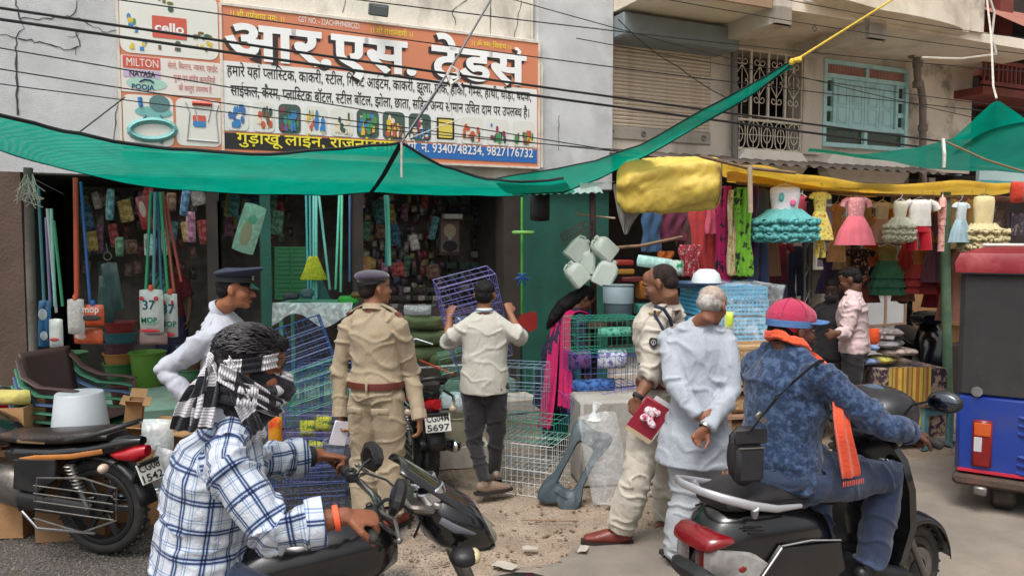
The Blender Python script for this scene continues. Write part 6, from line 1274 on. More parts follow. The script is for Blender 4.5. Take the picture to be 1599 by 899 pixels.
# ---- auto rickshaw seen from behind
RD = 5.25; AR = thing('auto_rickshaw','blue auto rickshaw with black canvas back and red roof at the right edge','rickshaw',(P(1490,600,RD).x+.02,RD,0),R(-34))
M_rb = mat('rickshaw_blue',S((26,54,138)),.35,.1,4,.15,20,coat=.3,dirt=S((60,66,90)),dirts=4,dirta=.6); M_rr = mat('rickshaw_red',S((132,26,38)),.45,.12,5,.2,20,dirt=S((170,90,90)),dirts=5,dirta=.5)
zb = P(1500,735,RD).z; zm_ = P(1500,612,RD).z; zt = P(1500,418,RD).z; Wr = 1.32
prof = lambda x0,x1,z0,z1: None
b = MB(); b.bx(0.0,Wr,0,2.2,zb,zm_,.03); b.build('body',M_rb,AR,40)
b = MB(); b.loft([[(x,y,z) for x,y in ((.03,0),(Wr-.03,0),(Wr,.03),(Wr,1.9),(0,1.9),(0,.03))] for z in (zm_+.002,zt)]); b.build('canvas',mat('black_canvas',S((48,46,48)),.85,.12,5,.6,200,dirt=S((72,68,66)),dirts=3,dirta=.4),AR,30)
b = MB(); b.loft([[(x*1.0,y,z) for x,y in ((-e,-e),(Wr+e,-e),(Wr+e,2.0+e),(-e,2.0+e))] for z,e in ((zt-.03,.03),(zt+.04,.035),(zt+.1,.01),(zt+.13,-.08),(zt+.15,-.3))]); b.build('roof',M_rr,AR,40)
b = MB(); b.tube([(.0,-.022,zt-.035),(Wr,-.022,zt-.035)],.008,6); b.build('roof_trim',M_black,AR)
b = MB(); b.bx(.1,.8,.3,.5,zt+.14,zt+.165,.01); b.build('roof_sheet',mat('sheet_white',S((200,196,190)),.6),AR)
xl = .16; zl = P(1530,685,RD).z; hl = .2
b = MB(); hl = .165; b.bx(xl-.058,xl+.058,-.03,-.002,zl-hl,zl+hl*.95,.012); tl = b.build('tail_lamp',mat('dull_red_lens',S((120,26,26)),.3,.3,12),AR,40)
b = MB(); b.bx(xl-.048,xl+.048,-.037,-.0302,zl+.05,zl+.14,.006); b.build('indicator_lens',M_orange,tl,40); b = MB(); b.bx(xl-.048,xl+.0,-.037,-.0302,zl-.06,zl+.04,.006); b.build('reverse_lens',M_glass,tl,40)
for i in range(6):
    b = MB(); x0 = .36; z_ = zm_-.14-i*.055-(.1 if i > 2 else 0); b.loft([[(x0,-.0,z_-.012),(x0,-.003,z_+.012),(x0,0,z_+.018)],[(x0+.03,-.004,z_-.016),(x0+.03,-.022,z_+.008),(x0+.03,0,z_+.02)],[(x0+.34,-.004,z_-.016),(x0+.34,-.022,z_+.008),(x0+.34,0,z_+.02)],[(x0+.37,0,z_-.012),(x0+.37,-.003,z_+.012),(x0+.37,0,z_+.018)]]); b.build('louvre',M_rb,AR,40)
b = MB(); b.lathe([(0,0),(.035,0),(.03,.012),(0,.016)],(.12,-.016,zm_+.02),'Y',14); o = b.build('canvas_stud',M_chrome,AR,50)
b = MB(); b.bx(.02,Wr-.02,-.012,-.001,zl-.21,zl-.19); b.build('red_line',mat('red_line',S((190,40,60)),.4),AR)
b = MB(); b.bx(-.01,Wr+.01,-.03,0.1,zb-.08,zb-.005,.02); b.build('bumper',mat('rusty_bumper',S((78,62,54)),.8,.2,6,.5,40,dirt=S((120,70,40)),dirts=5,dirta=.8),AR,40)
b = MB(); b.bx(.12,.2,-.06,-.02,zb-.13,zb-.07,.01); b.tube([(.3,.1,.3),(.4,.2,.26),(.9,.2,.26)],.04,10); b.build('tow_hook',M_steel,AR,40)
for x in (.22,Wr-.22): b = MB(); b.lathe([(.0,-.08),(.12,-.08),(.13,-.065),(.2,-.075),(.23,-.05),(.23,.05),(.2,.075),(0,.075)],(x+.07,.24,.23),'X',30); b.build('wheel',M_rub,AR,50)
b = MB(); b.tube([(Wr/2,2.5,.22),(Wr/2,2.3,.7)],.03,8); b.lathe([(0,-.05),(.17,-.05),(.21,-.03),(.21,.03),(.17,.05),(0,.05)],(Wr/2,2.5,.21),'X',26); b.build('front_wheel',M_rub,AR,50)
b = MB(); b.loft([sect(2.15,.66,zb,1.0,4,tx=0),sect(2.45,.4,zb,.95,4),sect(2.6,.15,zb+.1,.8,3)]); v_ = [(Wr/2+y,x,z) for x,y,z in b.v]; b.v = v_; b.build('nose',M_rb,AR,40)
# ---------------------------------------------------------------- nets, tarpaulins, stall frame
def wrinkle2(*a,**k): return wrinkle(mat(*a,**k))
def subs(o,lv=1,th=0,off=0):
    if th: s_ = o.modifiers.new('t','SOLIDIFY'); s_.thickness = th; s_.offset = off
    s2 = o.modifiers.new('s','SUBSURF'); s2.levels = 1; s2.render_levels = lv; return o
def netmat(name,col,tr=.5,hole=.06):
    m = mat(name,col,.8,.14,5,.3,200,trans=tr,spec=.2,dirt=tuple(c*.55+.02 for c in col),dirts=2.5,dirta=.55); t = m.node_tree; N = t.nodes; L = t.links
    w = N.new('ShaderNodeTexWave'); w.inputs['Scale'].default_value = 30; w.bands_direction = 'Z'; w.inputs['Distortion'].default_value = 1
    tc = N.new('ShaderNodeTexCoord'); L.new(tc.outputs['Object'],w.inputs[0]); r = N.new('ShaderNodeMapRange'); r.inputs[3].default_value = hole*.4; r.inputs[4].default_value = hole*1.6; L.new(w.outputs['Fac'],r.inputs[0])
    tb = N.new('ShaderNodeBsdfTransparent'); mx = N.new('ShaderNodeMixShader'); L.new(r.outputs[0],mx.inputs[0]); out = N['Material Output']; L.new(out.inputs[0].links[0].from_socket,mx.inputs[1]); L.new(tb.outputs[0],mx.inputs[2]); L.new(mx.outputs[0],out.inputs[0]); return m
M_net = netmat('green_shade_net',S((0,164,140)),.5,.09); M_net2 = netmat('dark_green_net',S((12,118,100)),.45,.05)
M_edge = mat('net_edge_black',S((22,34,34)),.8)
def span(cols,n,sag=0.0,nz=.015,seed=0,sub=4):
    "cols: [(near point, far point)]; returns rows across the sheet"
    C_ = []
    for i in range(len(cols)-1):
        for k in range(sub):
            t = k/sub; t = t; C_.append((lerp(cols[i][0],cols[i+1][0],t),lerp(cols[i][1],cols[i+1][1],t)))
    C_.append(cols[-1]); rows = []
    for i,(a,c) in enumerate(C_):
        rows.append([lerp(a,c,j/n)+V((0,0,-sag*4*(j/n)*(1-j/n)+nz*noise.noise(V((i*.35,j*.8,seed))))) for j in range(n+1)])
    return rows
mc = [((-90,148,4.0),(-90,212,5.2)),((0,180,4.1),(0,235,5.4)),((100,205,4.4),(100,265,5.7)),((200,226,4.7),(200,288,6.0)),((330,240,5.0),(320,300,6.3)),((450,240,5.3),(440,303,6.6)),((560,231,5.6),(520,304,6.8)),((626,223,5.7),(590,300,7.0)),((690,261,5.9),(680,304,7.1)),((760,281,6.1),(770,306,7.2)),((832,284,6.2),(862,303,7.3)),((880,280,6.3),(900,299,7.3))]
cols = [(P(*a),P(*c)) for a,c in mc]
b = MB(); rows = span(cols,8,.02,.02,1); b.grid(rows); NT = b.build('shade_net',M_net,smooth=80); tag(NT,'long green shade net sagging in front of the signboard shop, tied up to a peak','awning'); subs(NT)
b = MB(); b.tube([r_[0]+V((0,0,.004)) for r_ in rows],.011,6); b.build('hem_rope',M_edge,NT,60)
b = MB(); b.tube([r_[-1]+V((0,0,.0)) for r_ in rows],.006,6); b.build('hem_rope',M_edge,NT,60)
b = MB(); sm = [lerp(rows[28][0],rows[28][-1],t/8) for t in range(9)]; b.tube([P(626,224,5.68),P(612,250,6.0),P(600,272,6.3),P(588,290,6.7),P(580,300,6.95)],[(.02,.004)]*5,6,side=(1,0,0)); b.build('seam_strap',M_edge,NT,60)
b = MB(); b.tube([P(627,222,5.66),P(627,250,5.67),P(627,277,5.68)],.008,6); tag(b.build('hanging_string',M_wr),'short white string dangling from the peak of the net','string')
fl = [((770,280,6.2),(800,303,6.8)),((870,263,6.4),(880,300,6.8)),((930,251,6.4),(935,279,6.7)),((1000,226,6.2),(1005,245,6.4)),((1100,171,5.8),(1100,192,5.85)),((1180,128,5.5),(1180,144,5.52)),((1240,93,5.2),(1240,99,5.2))]
b = MB(); rows = span([(P(*a),P(*c)) for a,c in fl],5,.03,.012,3); b.grid(rows); o = b.build('net_strip',M_net,smooth=80); tag(o,'narrow end of the green net stretched up to the yellow rope','awning'); subs(o)
b = MB(); b.tube([r_[0] for r_ in rows],.006,6); b.tube([r_[-1] for r_ in rows],.008,6); tag(b.build('hem_rope',M_edge,o,60),kind='stuff')
rg = [((1262,231,7.6),(1262,234,7.8)),((1350,243,6.8),(1340,240,7.4)),((1450,263,6.0),(1430,232,6.8)),((1530,268,5.6),(1500,212,6.4)),((1620,270,5.2),(1600,184,6.0)),((1720,272,4.9),(1720,150,5.6))]
b = MB(); b.grid(span([(P(*a),P(*c)) for a,c in rg],6,.03,.02,5)); o = b.build('shade_net',M_net2,smooth=80); tag(o,'dark green net slung across the upper right corner over the dress stall','awning'); subs(o)
pk = [((1490,214,6.1),(1490,220,6.2)),((1556,154,6.0),(1530,214,6.25)),((1600,186,5.9),(1600,205,6.1)),((1700,250,5.8),(1700,230,6.0))]
b = MB(); b.grid(span([(P(*a),P(*c)) for a,c in pk],4,.0,.01,7)); o = b.build('net_peak',M_net,smooth=80); tag(o,'small bright green net triangle pulled up to a point at the right edge','awning'); subs(o)
cable('guy_rope','pale cord holding up the point of the small green net triangle','rope',[(1556,154,6.0),(1551,135,6.1),(1548,60,6.6),(1540,-10,7)],.008,M_wr)
cable('pole_rope','white rope wound where the dark net crosses above the stall','rope',[(1474,262,5.9),(1475,240,5.9),(1473,218,6.0)],.014,M_wr)
cable('brace_rope','brown rope running under the dark green net','rope',[(1478,222,5.9),(1540,250,5.6),(1610,272,5.2)],.008,mat('brown_rope',S((120,96,70)),.9))
cable('bent_cable','pale looped cable drooping beside the red-brown balcony','cable',[(1545,-5,8),(1553,20,8),(1549,55,8),(1556,85,8),(1500,92,8.3),(1440,90,8.6)],.012,M_wr)
# yellow tarpaulin roof of the dress stall
M_tarp = mat('yellow_tarpaulin',S((232,192,66)),.45,.08,3,.35,14,trans=.35,dirt=S((170,126,40)),dirts=4,dirta=.5)
yt = [((1128,250,6.3),(1128,276,7.2)),((1190,261,6.5),(1195,285,7.5)),((1260,272,6.7),(1262,295,7.8)),((1330,283,6.95),(1330,301,8.0)),((1400,289,7.15),(1395,305,8.2)),((1480,282,7.3),(1478,306,8.4)),((1545,284,7.35),(1535,305,8.5)),((1594,288,7.4),(1575,302,8.6))]
b = MB(); rows = span([(P(*a),P(*c)) for a,c in yt],7,.02,.03,9); b.grid(rows); o = b.build('tarpaulin_roof',M_tarp,smooth=80); tag(o,'yellow tarpaulin roof stretched over the hanging children dresses','tarpaulin'); subs(o)
b = MB(); fr_ = [[r_[0]+V((0,0,.0)),r_[0]+V((.0,-.012,-.025-.02*noise.noise(V((i*.6,1,2))))),r_[0]+V((0,-.006,-.06-.045*noise.noise(V((i*.5,3,2)))))] for i,r_ in enumerate(rows)]; b.grid(fr_); q_ = b.build('front_flap',M_tarp,o,80); subs(q_)
# second lower layer
yt2 = [((1135,262,6.7),(1135,284,7.4)),((1220,282,7.0),(1220,292,7.7)),((1300,296,7.3),(1300,300,7.9)),((1370,303,7.5),(1370,304,8.1))]
b = MB(); b.grid(span([(P(*a),P(*c)) for a,c in yt2],4,.03,.04,12)); o = b.build('tarpaulin_layer',M_tarp,smooth=80); tag(o,'second yellow sheet hanging just under the tarpaulin roof at its left end','tarpaulin'); subs(o)
# rolled yellow bundle and grey plastic under it
b = MB(); rings = []; A_,B_ = P(962,287,6.5),P(1126,287,6.35); ax = (B_-A_).normalized(); uu = V((0,0,1)); ff = ax.cross(uu)
for i in range(45):
    t = i/44; r_ = .19*(min(1,7*t+.2)**.5)*(min(1,(1-t)*9+.45)**.5)*(.92+.14*t); c_ = A_.lerp(B_,t)+uu*(.03*t-.01); rg_ = []
    for a in np.linspace(0,2*PI,57)[:-1]:
        fo = .022*math.sin(a*5+t*5+2*noise.noise(V((t*3,a,1))))+.016*abs(noise.noise(V((t*11+a*2,math.cos(a)*3,math.sin(a)*3))))*2; sag = .05*max(0,-math.cos(a))**2*(.5+.5*math.sin(t*4+.6))
        rg_.append(c_+uu*((r_+fo)*1.02*math.cos(a)-sag)+ff*((r_*.85+fo)*math.sin(a)))
    rings.append(rg_)
b.loft(rings); o = b.build('tarpaulin_bundle',wrinkle2('pale_yellow_tarpaulin',S((206,178,78)),.6,.08,3,.3,9,dirt=S((176,138,60)),dirts=4,dirta=.5),smooth=80); tag(o,'rolled up yellow tarpaulin bundle at the left end of the stall roof','tarpaulin'); subs(o)
b = MB(); b.torus(B_-ax*.05,.185,.007,'X',20,5); cp2 = b.build('tie_rope',mat('brown_rope',S((120,96,70)),.9),o)
b = MB(); gg = [((955,285,6.5),(1010,300,6.6)),((962,312,6.45),(1015,316,6.6)),((966,338,6.45),(1000,332,6.6)),((972,356,6.5),(985,352,6.55)),((974,366,6.5),(980,366,6.52))]
b.grid([[lerp(P(*a),P(*c),j/6)+V((0,.04*math.sin(j*2.1+i),0)) for j in range(7)] for i,(a,c) in enumerate(gg)]); o = b.build('plastic_sheet',mat('grey_plastic_sheet',S((150,146,142)),.4,.15,8,.6,20,trans=.3),smooth=80); tag(o,'grey plastic sheet sagging below the yellow tarpaulin bundle','sheet'); subs(o,2)
b = MB(); b.grid([[P(x,y,6.7)+V((0,.03*math.sin(x*.2),0)) for x in range(905,965,6)] for y,in ((285,),)]+[[P(x+2,296-(x-905)*.25,6.6) for x in range(905,965,6)]]); o = b.build('white_sheet',M_cloth_r,smooth=80); tag(o,'white plastic edge peeping out between the green net and the yellow bundle','sheet')
# bamboo frame
M_bam = mat('bamboo_pole',S((128,102,76)),.7,.2,12,.4,60,dirt=S((70,56,46)),dirts=7,dirta=.7); M_gpole = mat('green_wrapped_pole',S((92,124,98)),.85,.2,8,.6,30,dirt=S((130,134,110)),dirts=5,dirta=.6)
def pole(name,lab,pts,r,m,cat='pole'): b = MB(); b.tube([P(*p) for p in pts],r,9); return tag(b.build(name,m,smooth=60),lab,cat)
pole('bamboo_pole','bamboo rail lashed along the front edge of the yellow roof at its left end',[(1094,244,6.1),(1165,262,6.2),(1242,270,6.3)],.014,M_bam)
pole('bamboo_pole','short pale upright pole stub hanging below the bamboo rail beside the fabrics',[(1171,258,6.15),(1172,332,6.2)],.02,mat('pale_bamboo',S((176,160,134)),.7,.15,9,.3,50))
pole('bamboo_pole','long bamboo rail carrying the front row of dresses',[(1150,286,6.9),(1330,303,7.2),(1575,310,7.5)],.014,M_bam)
pole('hanging_pipe','steel rail behind carrying the second row of dresses',[(1150,372,7.8),(1470,384,8.1)],.010,M_steel,'rail')
pole('stall_post','green cloth-wrapped post holding up the right end of the dress stall',[(1477,300,7.45),(1476,400,7.45),(1478,500,7.45),(1480,600,7.45),(1481,627,7.43)],.045,M_gpole)
pole('stall_post','thin dark post at the left of the jerrycans',[(925,300,7.0),(926,400,7.0),(927,500,7.0),(928,610,7.0),(928,642,7.0)],.03,mat('dark_wood_post',S((66,46,44)),.8,.2,9,.4,40))
pole('bamboo_pole','crooked branch pole slanting behind the jerrycans to the fabrics',[(945,388,7.1),(1000,384,7.1),(1066,370,7.0)],.016,M_bam)
pole('bamboo_pole','pale stick crossing behind the grey plastic sheet',[(898,334,7.2),(960,341,7.3)],.01,mat('pale_bamboo',S((176,160,134)),.7))
pole('lamp_pole','grey leaning pole with frayed rope at the left edge of the shop',[(44,262,5.35),(47,400,5.35),(55,620,5.35),(56,690,5.35)],.03,mat('grey_pole',S((104,98,94)),.7,.2,7,.4,40,dirt=S((70,60,54)),dirts=4,dirta=.6))
b = MB(); r_ = random.Random(2)
for i in range(26): p = P(44+r_.uniform(-8,8),272+r_.uniform(0,14),5.3); b.tube([p,p+V((r_.uniform(-.05,.07),r_.uniform(-.03,.0),-r_.uniform(.05,.14))),p+V((r_.uniform(-.1,.12),0,-r_.uniform(.1,.2)))],.0035,4)
tag(b.build('frayed_rope',M_wr),'tangle of frayed pale rope tied round the top of the grey leaning pole','rope')
b = MB(); rows = [[P(824+i*2.0,304-i*.06+(1.2*math.sin(i*1.1)),6.9),P(826+i*1.9,292+1.0*math.sin(i*1.1),7.9)] for i in range(60)]; b.grid(rows); tag(b.build('tin_sheet',mat('aqua_corrugated_tin',S((150,176,168)),.5,.15,6,metal=.2),smooth=60),'wavy edge of a pale corrugated tin sheet below the right end of the net','roof sheet')
# ---------------------------------------------------------------- hanging clothes
def bodym(cols): return cols if not isinstance(cols,tuple) else cl(cols)
def flor(base,spots,sc=40,nm=None): return mottled(nm or 'floral_%d_%d_%d' % base,S(base),S(spots),sc,.54,.58)
def garment(label,px,py,hpx,wpx,d,bod,sk,kind='frock',yaw=0,cat='dress',split=.42,group=None,name='hanging_dress'):
    k = d/1200; H = hpx*k; Wd_ = wpx*k*1.12; t = thing(name,label,cat,P(px,py,d),R(yaw),group); bm_,sm_ = bodym(bod),bodym(sk); s0 = -split*H
    def rg(z,a,c,wav=0,n=6,ph=0,m=36,amp=0): return [(a*math.cos(q)*(1+wav*math.sin(n*q+ph)),c*math.sin(q)*(1+wav*math.sin(n*q+ph)),z+amp*math.sin(n*q+ph)) for q in np.linspace(0,2*PI,m+1)[:-1]]
    b = MB(); w = Wd_*(.24 if kind != 'top' else .36); dd = max(.035,w*.45)
    b.loft([rg(0,w*.5,dd*.5,m=18),rg(-.02*H,w*.95,dd*.8,m=18),rg(-.1*H,w,dd,m=18),rg(s0*.55,w*.95,dd*1.05,.02,5,1,18),rg(s0,w*(.85 if kind != 'top' else 1.05),dd,.03,6,0,18)]); bo_ = b.build('bodice',bm_,t,60)
    if kind in ('frock','top','sleeved'):
        for s_ in (-1,1): b = MB(); b.tube([(s_*w*.8,0,-.035*H),(s_*w*1.25,0,-.09*H),(s_*w*(1.5 if kind != 'frock' else 1.35),0,-(.2 if kind != 'frock' else .14)*H)],[dd*.55,dd*.7,dd*.75],12); b.build('sleeve',bm_,t,60)
    if sk is not None:
        b = MB(); e = Wd_/2
        if kind == 'tutu':
            L_ = [(s0,.5,0),(s0*.75-.25*H,.8,.05),(-.62*H,1.0,.08),(-.60*H,.75,.02),(-.76*H,1.0,.09),(-.74*H,.8,.03),(-.88*H,1.03,.1),(-.86*H,.8,.03),(-H,.98,.1)]
            b.loft([rg(z,max(w*.8,e*f_),max(dd,e*f_*.75),wv,13,i,52,.012) for i,(z,f_,wv) in enumerate(L_)])
            sk_ = b.build('skirt',sm_,t,80); b = MB(); r_ = random.Random(hpx)
            for zf in (.64,.78,.92):
                for i in range(60):
                    q = 2*PI*i/60; e1 = e*1.0*(1+.06*math.sin(13*q)); b.ell((e1*math.cos(q),e1*.75*math.sin(q),-zf*H+r_.uniform(-.012,.012)),(.02*Wd_/.5+.004,.02,.018*H/.5+.004),(r_.random()*3,r_.random()*3,0),6,4)
            tag(b.build('ruffle',sm_,sk_,80),kind='stuff')
        elif kind == 'tiered':
            L_ = [(s0,.5,0),(-.66*H,.82,.05),(-.655*H,.7,.03),(-.84*H,.95,.06),(-.835*H,.82,.04),(-H,1.0,.07)]; b.loft([rg(z,max(w*.8,e*f_),max(dd,e*f_*.6),wv,12,i*.5,60) for i,(z,f_,wv) in enumerate(L_)]); b.build('skirt',sm_,t,80)
        elif kind == 'shorts' or kind == 'top':
            b.loft([rg(s0*.98,w*.9,dd*.95,m=18),rg(s0-.12*H,w*1.05,dd,m=18)])
            for s_ in (-1,1): b.tube([(s_*w*.45,0,s0-.08*H),(s_*w*.6,0,-.8*H),(s_*w*.65,0,-H)],[(w*.5,dd*.8),(w*.5,dd*.8),(w*.52,dd*.85)],14,side=(1,0,0))
            b.build('shorts',sm_,t,60)
        else:
            b.loft([rg(s0,w*.85,dd,.03,11,0,60),rg((s0-H)/2,e*.8,e*.4,.06,11,.2,60),rg(-H,e,e*.5,.08,11,.4,60)]); b.build('skirt',sm_,t,80)
    b = MB(); b.tube([(0,0,.09*H+.03),(.012,0,.11*H+.035),(.02,0,.09*H+.03),(0,0,.05*H),(0,0,.02)],.0025,4); b.tube([(-w*.85,0,-.02*H),(0,0,.025),(w*.85,0,-.02*H)],.005,5); b.build('hanger',M_steel if px % 2 else mat('white_plastic',S((214,212,206)),.4),t)
    return t
C_pk,C_tq = cl((206,120,128)),mat('turquoise_tulle',S((110,190,190)),.9,.15,12,.8,60,trans=.3)
g = garment('turquoise tutu dress with white and pink bodice, leftmost and largest of the front row',1226,292,84,88,6.75,mottled('pale_lace',S((222,210,214)),S((170,210,214)),24,.52,.56),C_tq,'tutu')
b = MB()
for s_,c_ in ((1,(.05,-.062,-.14)),): b.ell(c_,(.03,.012,.03),None,10,6)
b.build('rosette',cl((222,110,160)),g,60); b = MB(); b.ell((-.05,-.06,-.09),(.025,.012,.04),None,10,6); b.build('rosette',C_tq,g,60)
garment('yellow floral frock hanging right of the turquoise tutu dress',1281,300,74,40,6.95,flor((226,210,110),(190,120,70)),flor((226,210,110),(190,120,70)),'frock',8,split=.4)
garment('yellow floral pyjama trousers below the yellow frock',1281,370,32,30,7.0,flor((226,210,110),(190,120,70)),flor((226,210,110),(190,120,70)),'shorts',cat='trousers',name='hanging_trousers',split=.2)
garment('pink pleated frock with embroidered short jacket',1337,308,74,54,7.0,mottled('pink_jacket',S((214,140,144)),S((236,190,190)),60,.56,.6),ramp_mat('pink_stripes',[(0,.02,[(0,w1)])],S((212,108,122))),'sleeved',split=.4)
garment('cream feathery tutu left of the white blouse',1406,314,62,40,7.15,cl((226,220,196)),mat('cream_tulle',S((224,222,200)),.9,.1,12,.8,60,trans=.3),'tutu')
garment('white puffy blouse with bright red shorts',1437,312,78,44,7.2,cl((226,220,214)),cl((190,28,48)),'top',split=.52,cat='outfit',name='hanging_outfit')
garment('slim pink printed suit beside the stall post',1472,308,84,26,7.3,flor((222,160,150),(180,80,90)),flor((222,170,160),(180,80,90),nm='floral_b'),'top',60,split=.4,cat='outfit',name='hanging_outfit')
garment('pale blue net frock turned sideways',1501,316,62,38,7.3,cl((196,208,210)),mat('pale_blue_net',S((176,204,214)),.9,.1,12,.6,60,trans=.3),'frock',20)
garment('long cream tiered party dress, rightmost of the front row',1537,306,86,62,7.35,cl((214,198,150)),mat('cream_organza',S((216,202,158)),.9,.12,10,.7,50,trans=.2),'tutu',split=.5)
garment('beige and peach gauzy frock behind the pink frock',1378,316,62,44,7.4,cl((206,186,160)),mat('peach_gauze',S((200,160,140)),.9,.1,12,.6,60,trans=.3),'frock',12)
garment('peach dress half hidden right of the yellow frock',1308,318,90,30,7.5,cl((206,150,90)),cl((198,150,100)),'frock',20)
garment('black floral blouse in the second row',1343,388,56,54,7.8,flor((30,26,28),(190,130,100),30),None,'sleeved',cat='blouse',name='hanging_blouse',split=1)
garment('rust brown skirt under the black floral blouse',1350,432,40,44,7.85,cl((120,60,50)),cl((112,54,46)),'frock',cat='skirt',name='hanging_skirt',split=.2)
garment('green tiered frock with mustard lace top in the second row',1386,384,76,56,7.8,cl((150,140,84)),mat('green_tiers',S((52,104,80)),.9,.15,9,.5,60),'tiered',split=.3)
garment('rust tiered frock with orange top in the second row',1441,388,70,60,7.8,cl((176,112,74)),mat('rust_tiers',S((142,44,44)),.9,.15,9,.5,60),'tiered',split=.36)
garment('denim dungaree at the left end of the front row',1187,294,160,40,7.2,cl((84,100,122)),cl((66,84,122)),'top',15,cat='dungaree',name='hanging_dungaree',split=.35)
garment('tan pinafore behind the denim dungaree',1204,300,130,34,7.5,cl((150,120,92)),cl((120,94,78)),'frock',15)
garment('maroon child shorts set in the second row under the turquoise dress',1214,380,60,40,7.9,cl((110,32,52)),cl((80,26,46)),'top',cat='outfit',name='hanging_outfit')
garment('dark navy trousers hanging in the second row beside the maroon set',1244,384,78,42,7.9,cl((34,40,62)),cl((30,36,58)),'shorts',cat='trousers',name='hanging_trousers',split=.3)
garment('faded black jeans at the left of the second row',1190,430,60,40,8.0,cl((50,46,54)),cl((44,40,48)),'shorts',cat='trousers',name='hanging_trousers',split=.3)
for i,(px,py,h,w,c,lab) in enumerate(((1270,306,60,26,(60,54,60),'charcoal top squeezed behind the yellow frock'),(1355,312,60,26,(180,150,120),'fawn top squeezed behind the pink frock'),(1395,318,60,26,(190,120,60),'ochre top behind the cream tutu'),(1420,314,66,26,(214,170,110),'sandy top behind the white blouse'),(1455,312,66,26,(170,110,70),'brown top right of the white blouse'),(1488,312,76,30,(200,180,140),'wheat top left of the pale blue frock'),(1516,312,100,34,(196,170,120),'wheat dress behind the pale blue frock'),(1460,330,110,40,(92,58,70),'plum dress behind the stall post'),(1500,350,150,60,(150,108,92),'dusty pink gown low behind the stall post'))):
    garment(lab,px,py,h,w,7.65,c,tuple(max(0,x-14) for x in c),'frock',i*7 % 25)
def drape_strip(label,px,py,hpx,wpx,d,m,n=3,yaw=0,amp=.02,cat='fabric',name='hanging_fabric',lean=0):
    k = d/1200; H = hpx*k; w = wpx*k; t = []; J_ = 5*n+1
    rows = [[(w*(j/(J_-1)-.5)*(1+.12*math.sin(i*.9))+lean*k*i/10,amp*math.sin(2*PI*n*j/(J_-1)+.3*i)+.01*math.sin(i+j),-H*i/10+(.008*math.sin(j*1.3) if i == 10 else 0)) for j in range(J_)] for i in range(11)]
    b = MB(); b.grid(rows); o = b.build(name,m,None,80); o.location = P(px,py,d); o.rotation_euler = (0,0,R(yaw)); tag(o,label,cat); subs(o,1,.004); return o
drape_strip('magenta and black printed length of fabric, first of the long drapes',1131,290,156,24,6.75,flor((170,20,90),(50,16,40),12),3)
drape_strip('cream and gold patterned dupatta between magenta and green fabrics',1147,296,135,18,6.7,flor((206,190,150),(170,140,90),20),2)
drape_strip('green and black paisley fabric hanging beside the dungaree',1160,292,140,26,6.65,flor((110,170,40),(26,40,22),14),3,lean=6)
drape_strip('purple cloth narrow strip behind the paisley fabric',1174,292,110,20,6.9,cl((84,44,92)),2)
drape_strip('coral red long kurta cloth left of the magenta drape',1098,300,140,44,6.95,cl((188,66,68)),3,lean=6)
drape_strip('rose pink cloth hanging close to the magenta drape',1115,296,70,24,6.85,cl((208,92,116)),2)
drape_strip('maroon cloth hanging in the shade under the bundle',1046,330,46,50,7.4,cl((96,40,62)),3)
drape_strip('slate blue cloth hanging in the shade under the bundle',1018,332,62,30,7.35,cl((56,84,116)),2)
drape_strip('brown cloth hanging next to the coral kurta',1070,326,60,26,7.5,cl((90,60,60)),2)
drape_strip('red flowered cloth hanging low above the blue baskets',1078,382,50,34,6.9,flor((176,50,66),(220,190,190),44),3)
drape_strip('olive cloth hanging low right of the coral kurta',1120,372,70,22,7.2,cl((96,88,56)),2)
drape_strip('orange cloth hanging low above the cartons',1040,392,26,24,7.1,cl((196,110,50)),2)
for i,(px,py,h,w,c,c2,lab) in enumerate(((1252,306,70,30,(176,70,90),(150,60,80),'rose kurti between the turquoise and yellow frocks, set back'),(1294,392,66,34,(70,60,90),(60,52,80),'indigo frock low behind the yellow pyjamas'),(1318,340,80,34,(190,170,140),(180,150,120),'sand coloured frock low left of the pink frock'),(1362,340,76,30,(214,120,70),(190,96,60),'tangerine frock low right of the pink frock'),(1418,350,70,34,(120,70,60),(170,60,60),'brick frock low behind the white blouse'),(1368,392,60,34,(50,50,60),(40,40,50),'charcoal frock beside the green tiered one'),(1412,400,70,34,(196,150,120),(180,130,100),'tan frock between green and rust tiered ones'),(1462,400,80,34,(160,60,70),(140,50,60),'wine frock close behind the stall post'),(1228,396,70,30,(96,100,120),(80,86,110),'grey blue frock low between maroon and navy outfits'),(1528,390,90,44,(150,110,90),(130,96,80),'cocoa gown low under the cream party dress'))):
    garment(lab,px,py,h,w,7.95,c,c2,('frock','sleeved')[i % 2],(i*13) % 30-10)
# ---------------------------------------------------------------- stock of the shop
def box_item(name,lab,cat,px,py,d,dims,m,rz=0,b_=.004,rot=None,group=None,zb=None):
    b = MB(); b.box((0,0,0),dims,None,b_); o = b.build(name,m,None,40); o.location = P(px,py,d)
    if zb is not None: o.location.z = zb+dims[2]/2
    o.rotation_euler = rot or (0,0,R(rz)); return tag(o,lab,cat,group)
def pillow_mesh(w,h,t,seed=0,n=9):
    b = MB(); rows = []
    for sgn in (1,-1):
        rows = []
        for i in range(n):
            rw = []
            for j in range(n):
                u,v = 2*i/(n-1)-1,2*j/(n-1)-1; e = ((1-abs(u)**3)*(1-abs(v)**3)); rw.append((v*w/2*(1-.05*abs(u)**2),sgn*(t/2*e**.6+.002)+.0,u*h/2*(1-.05*abs(v)**2)+0))
            rows.append(rw)
        for rw in rows:
            for q in range(n): rw[q] = (rw[q][0],rw[q][1]+.06*t*sgn*noise.noise(V((rw[q][0]*30,rw[q][2]*30,seed))),rw[q][2])
        b.grid(rows)
    return b
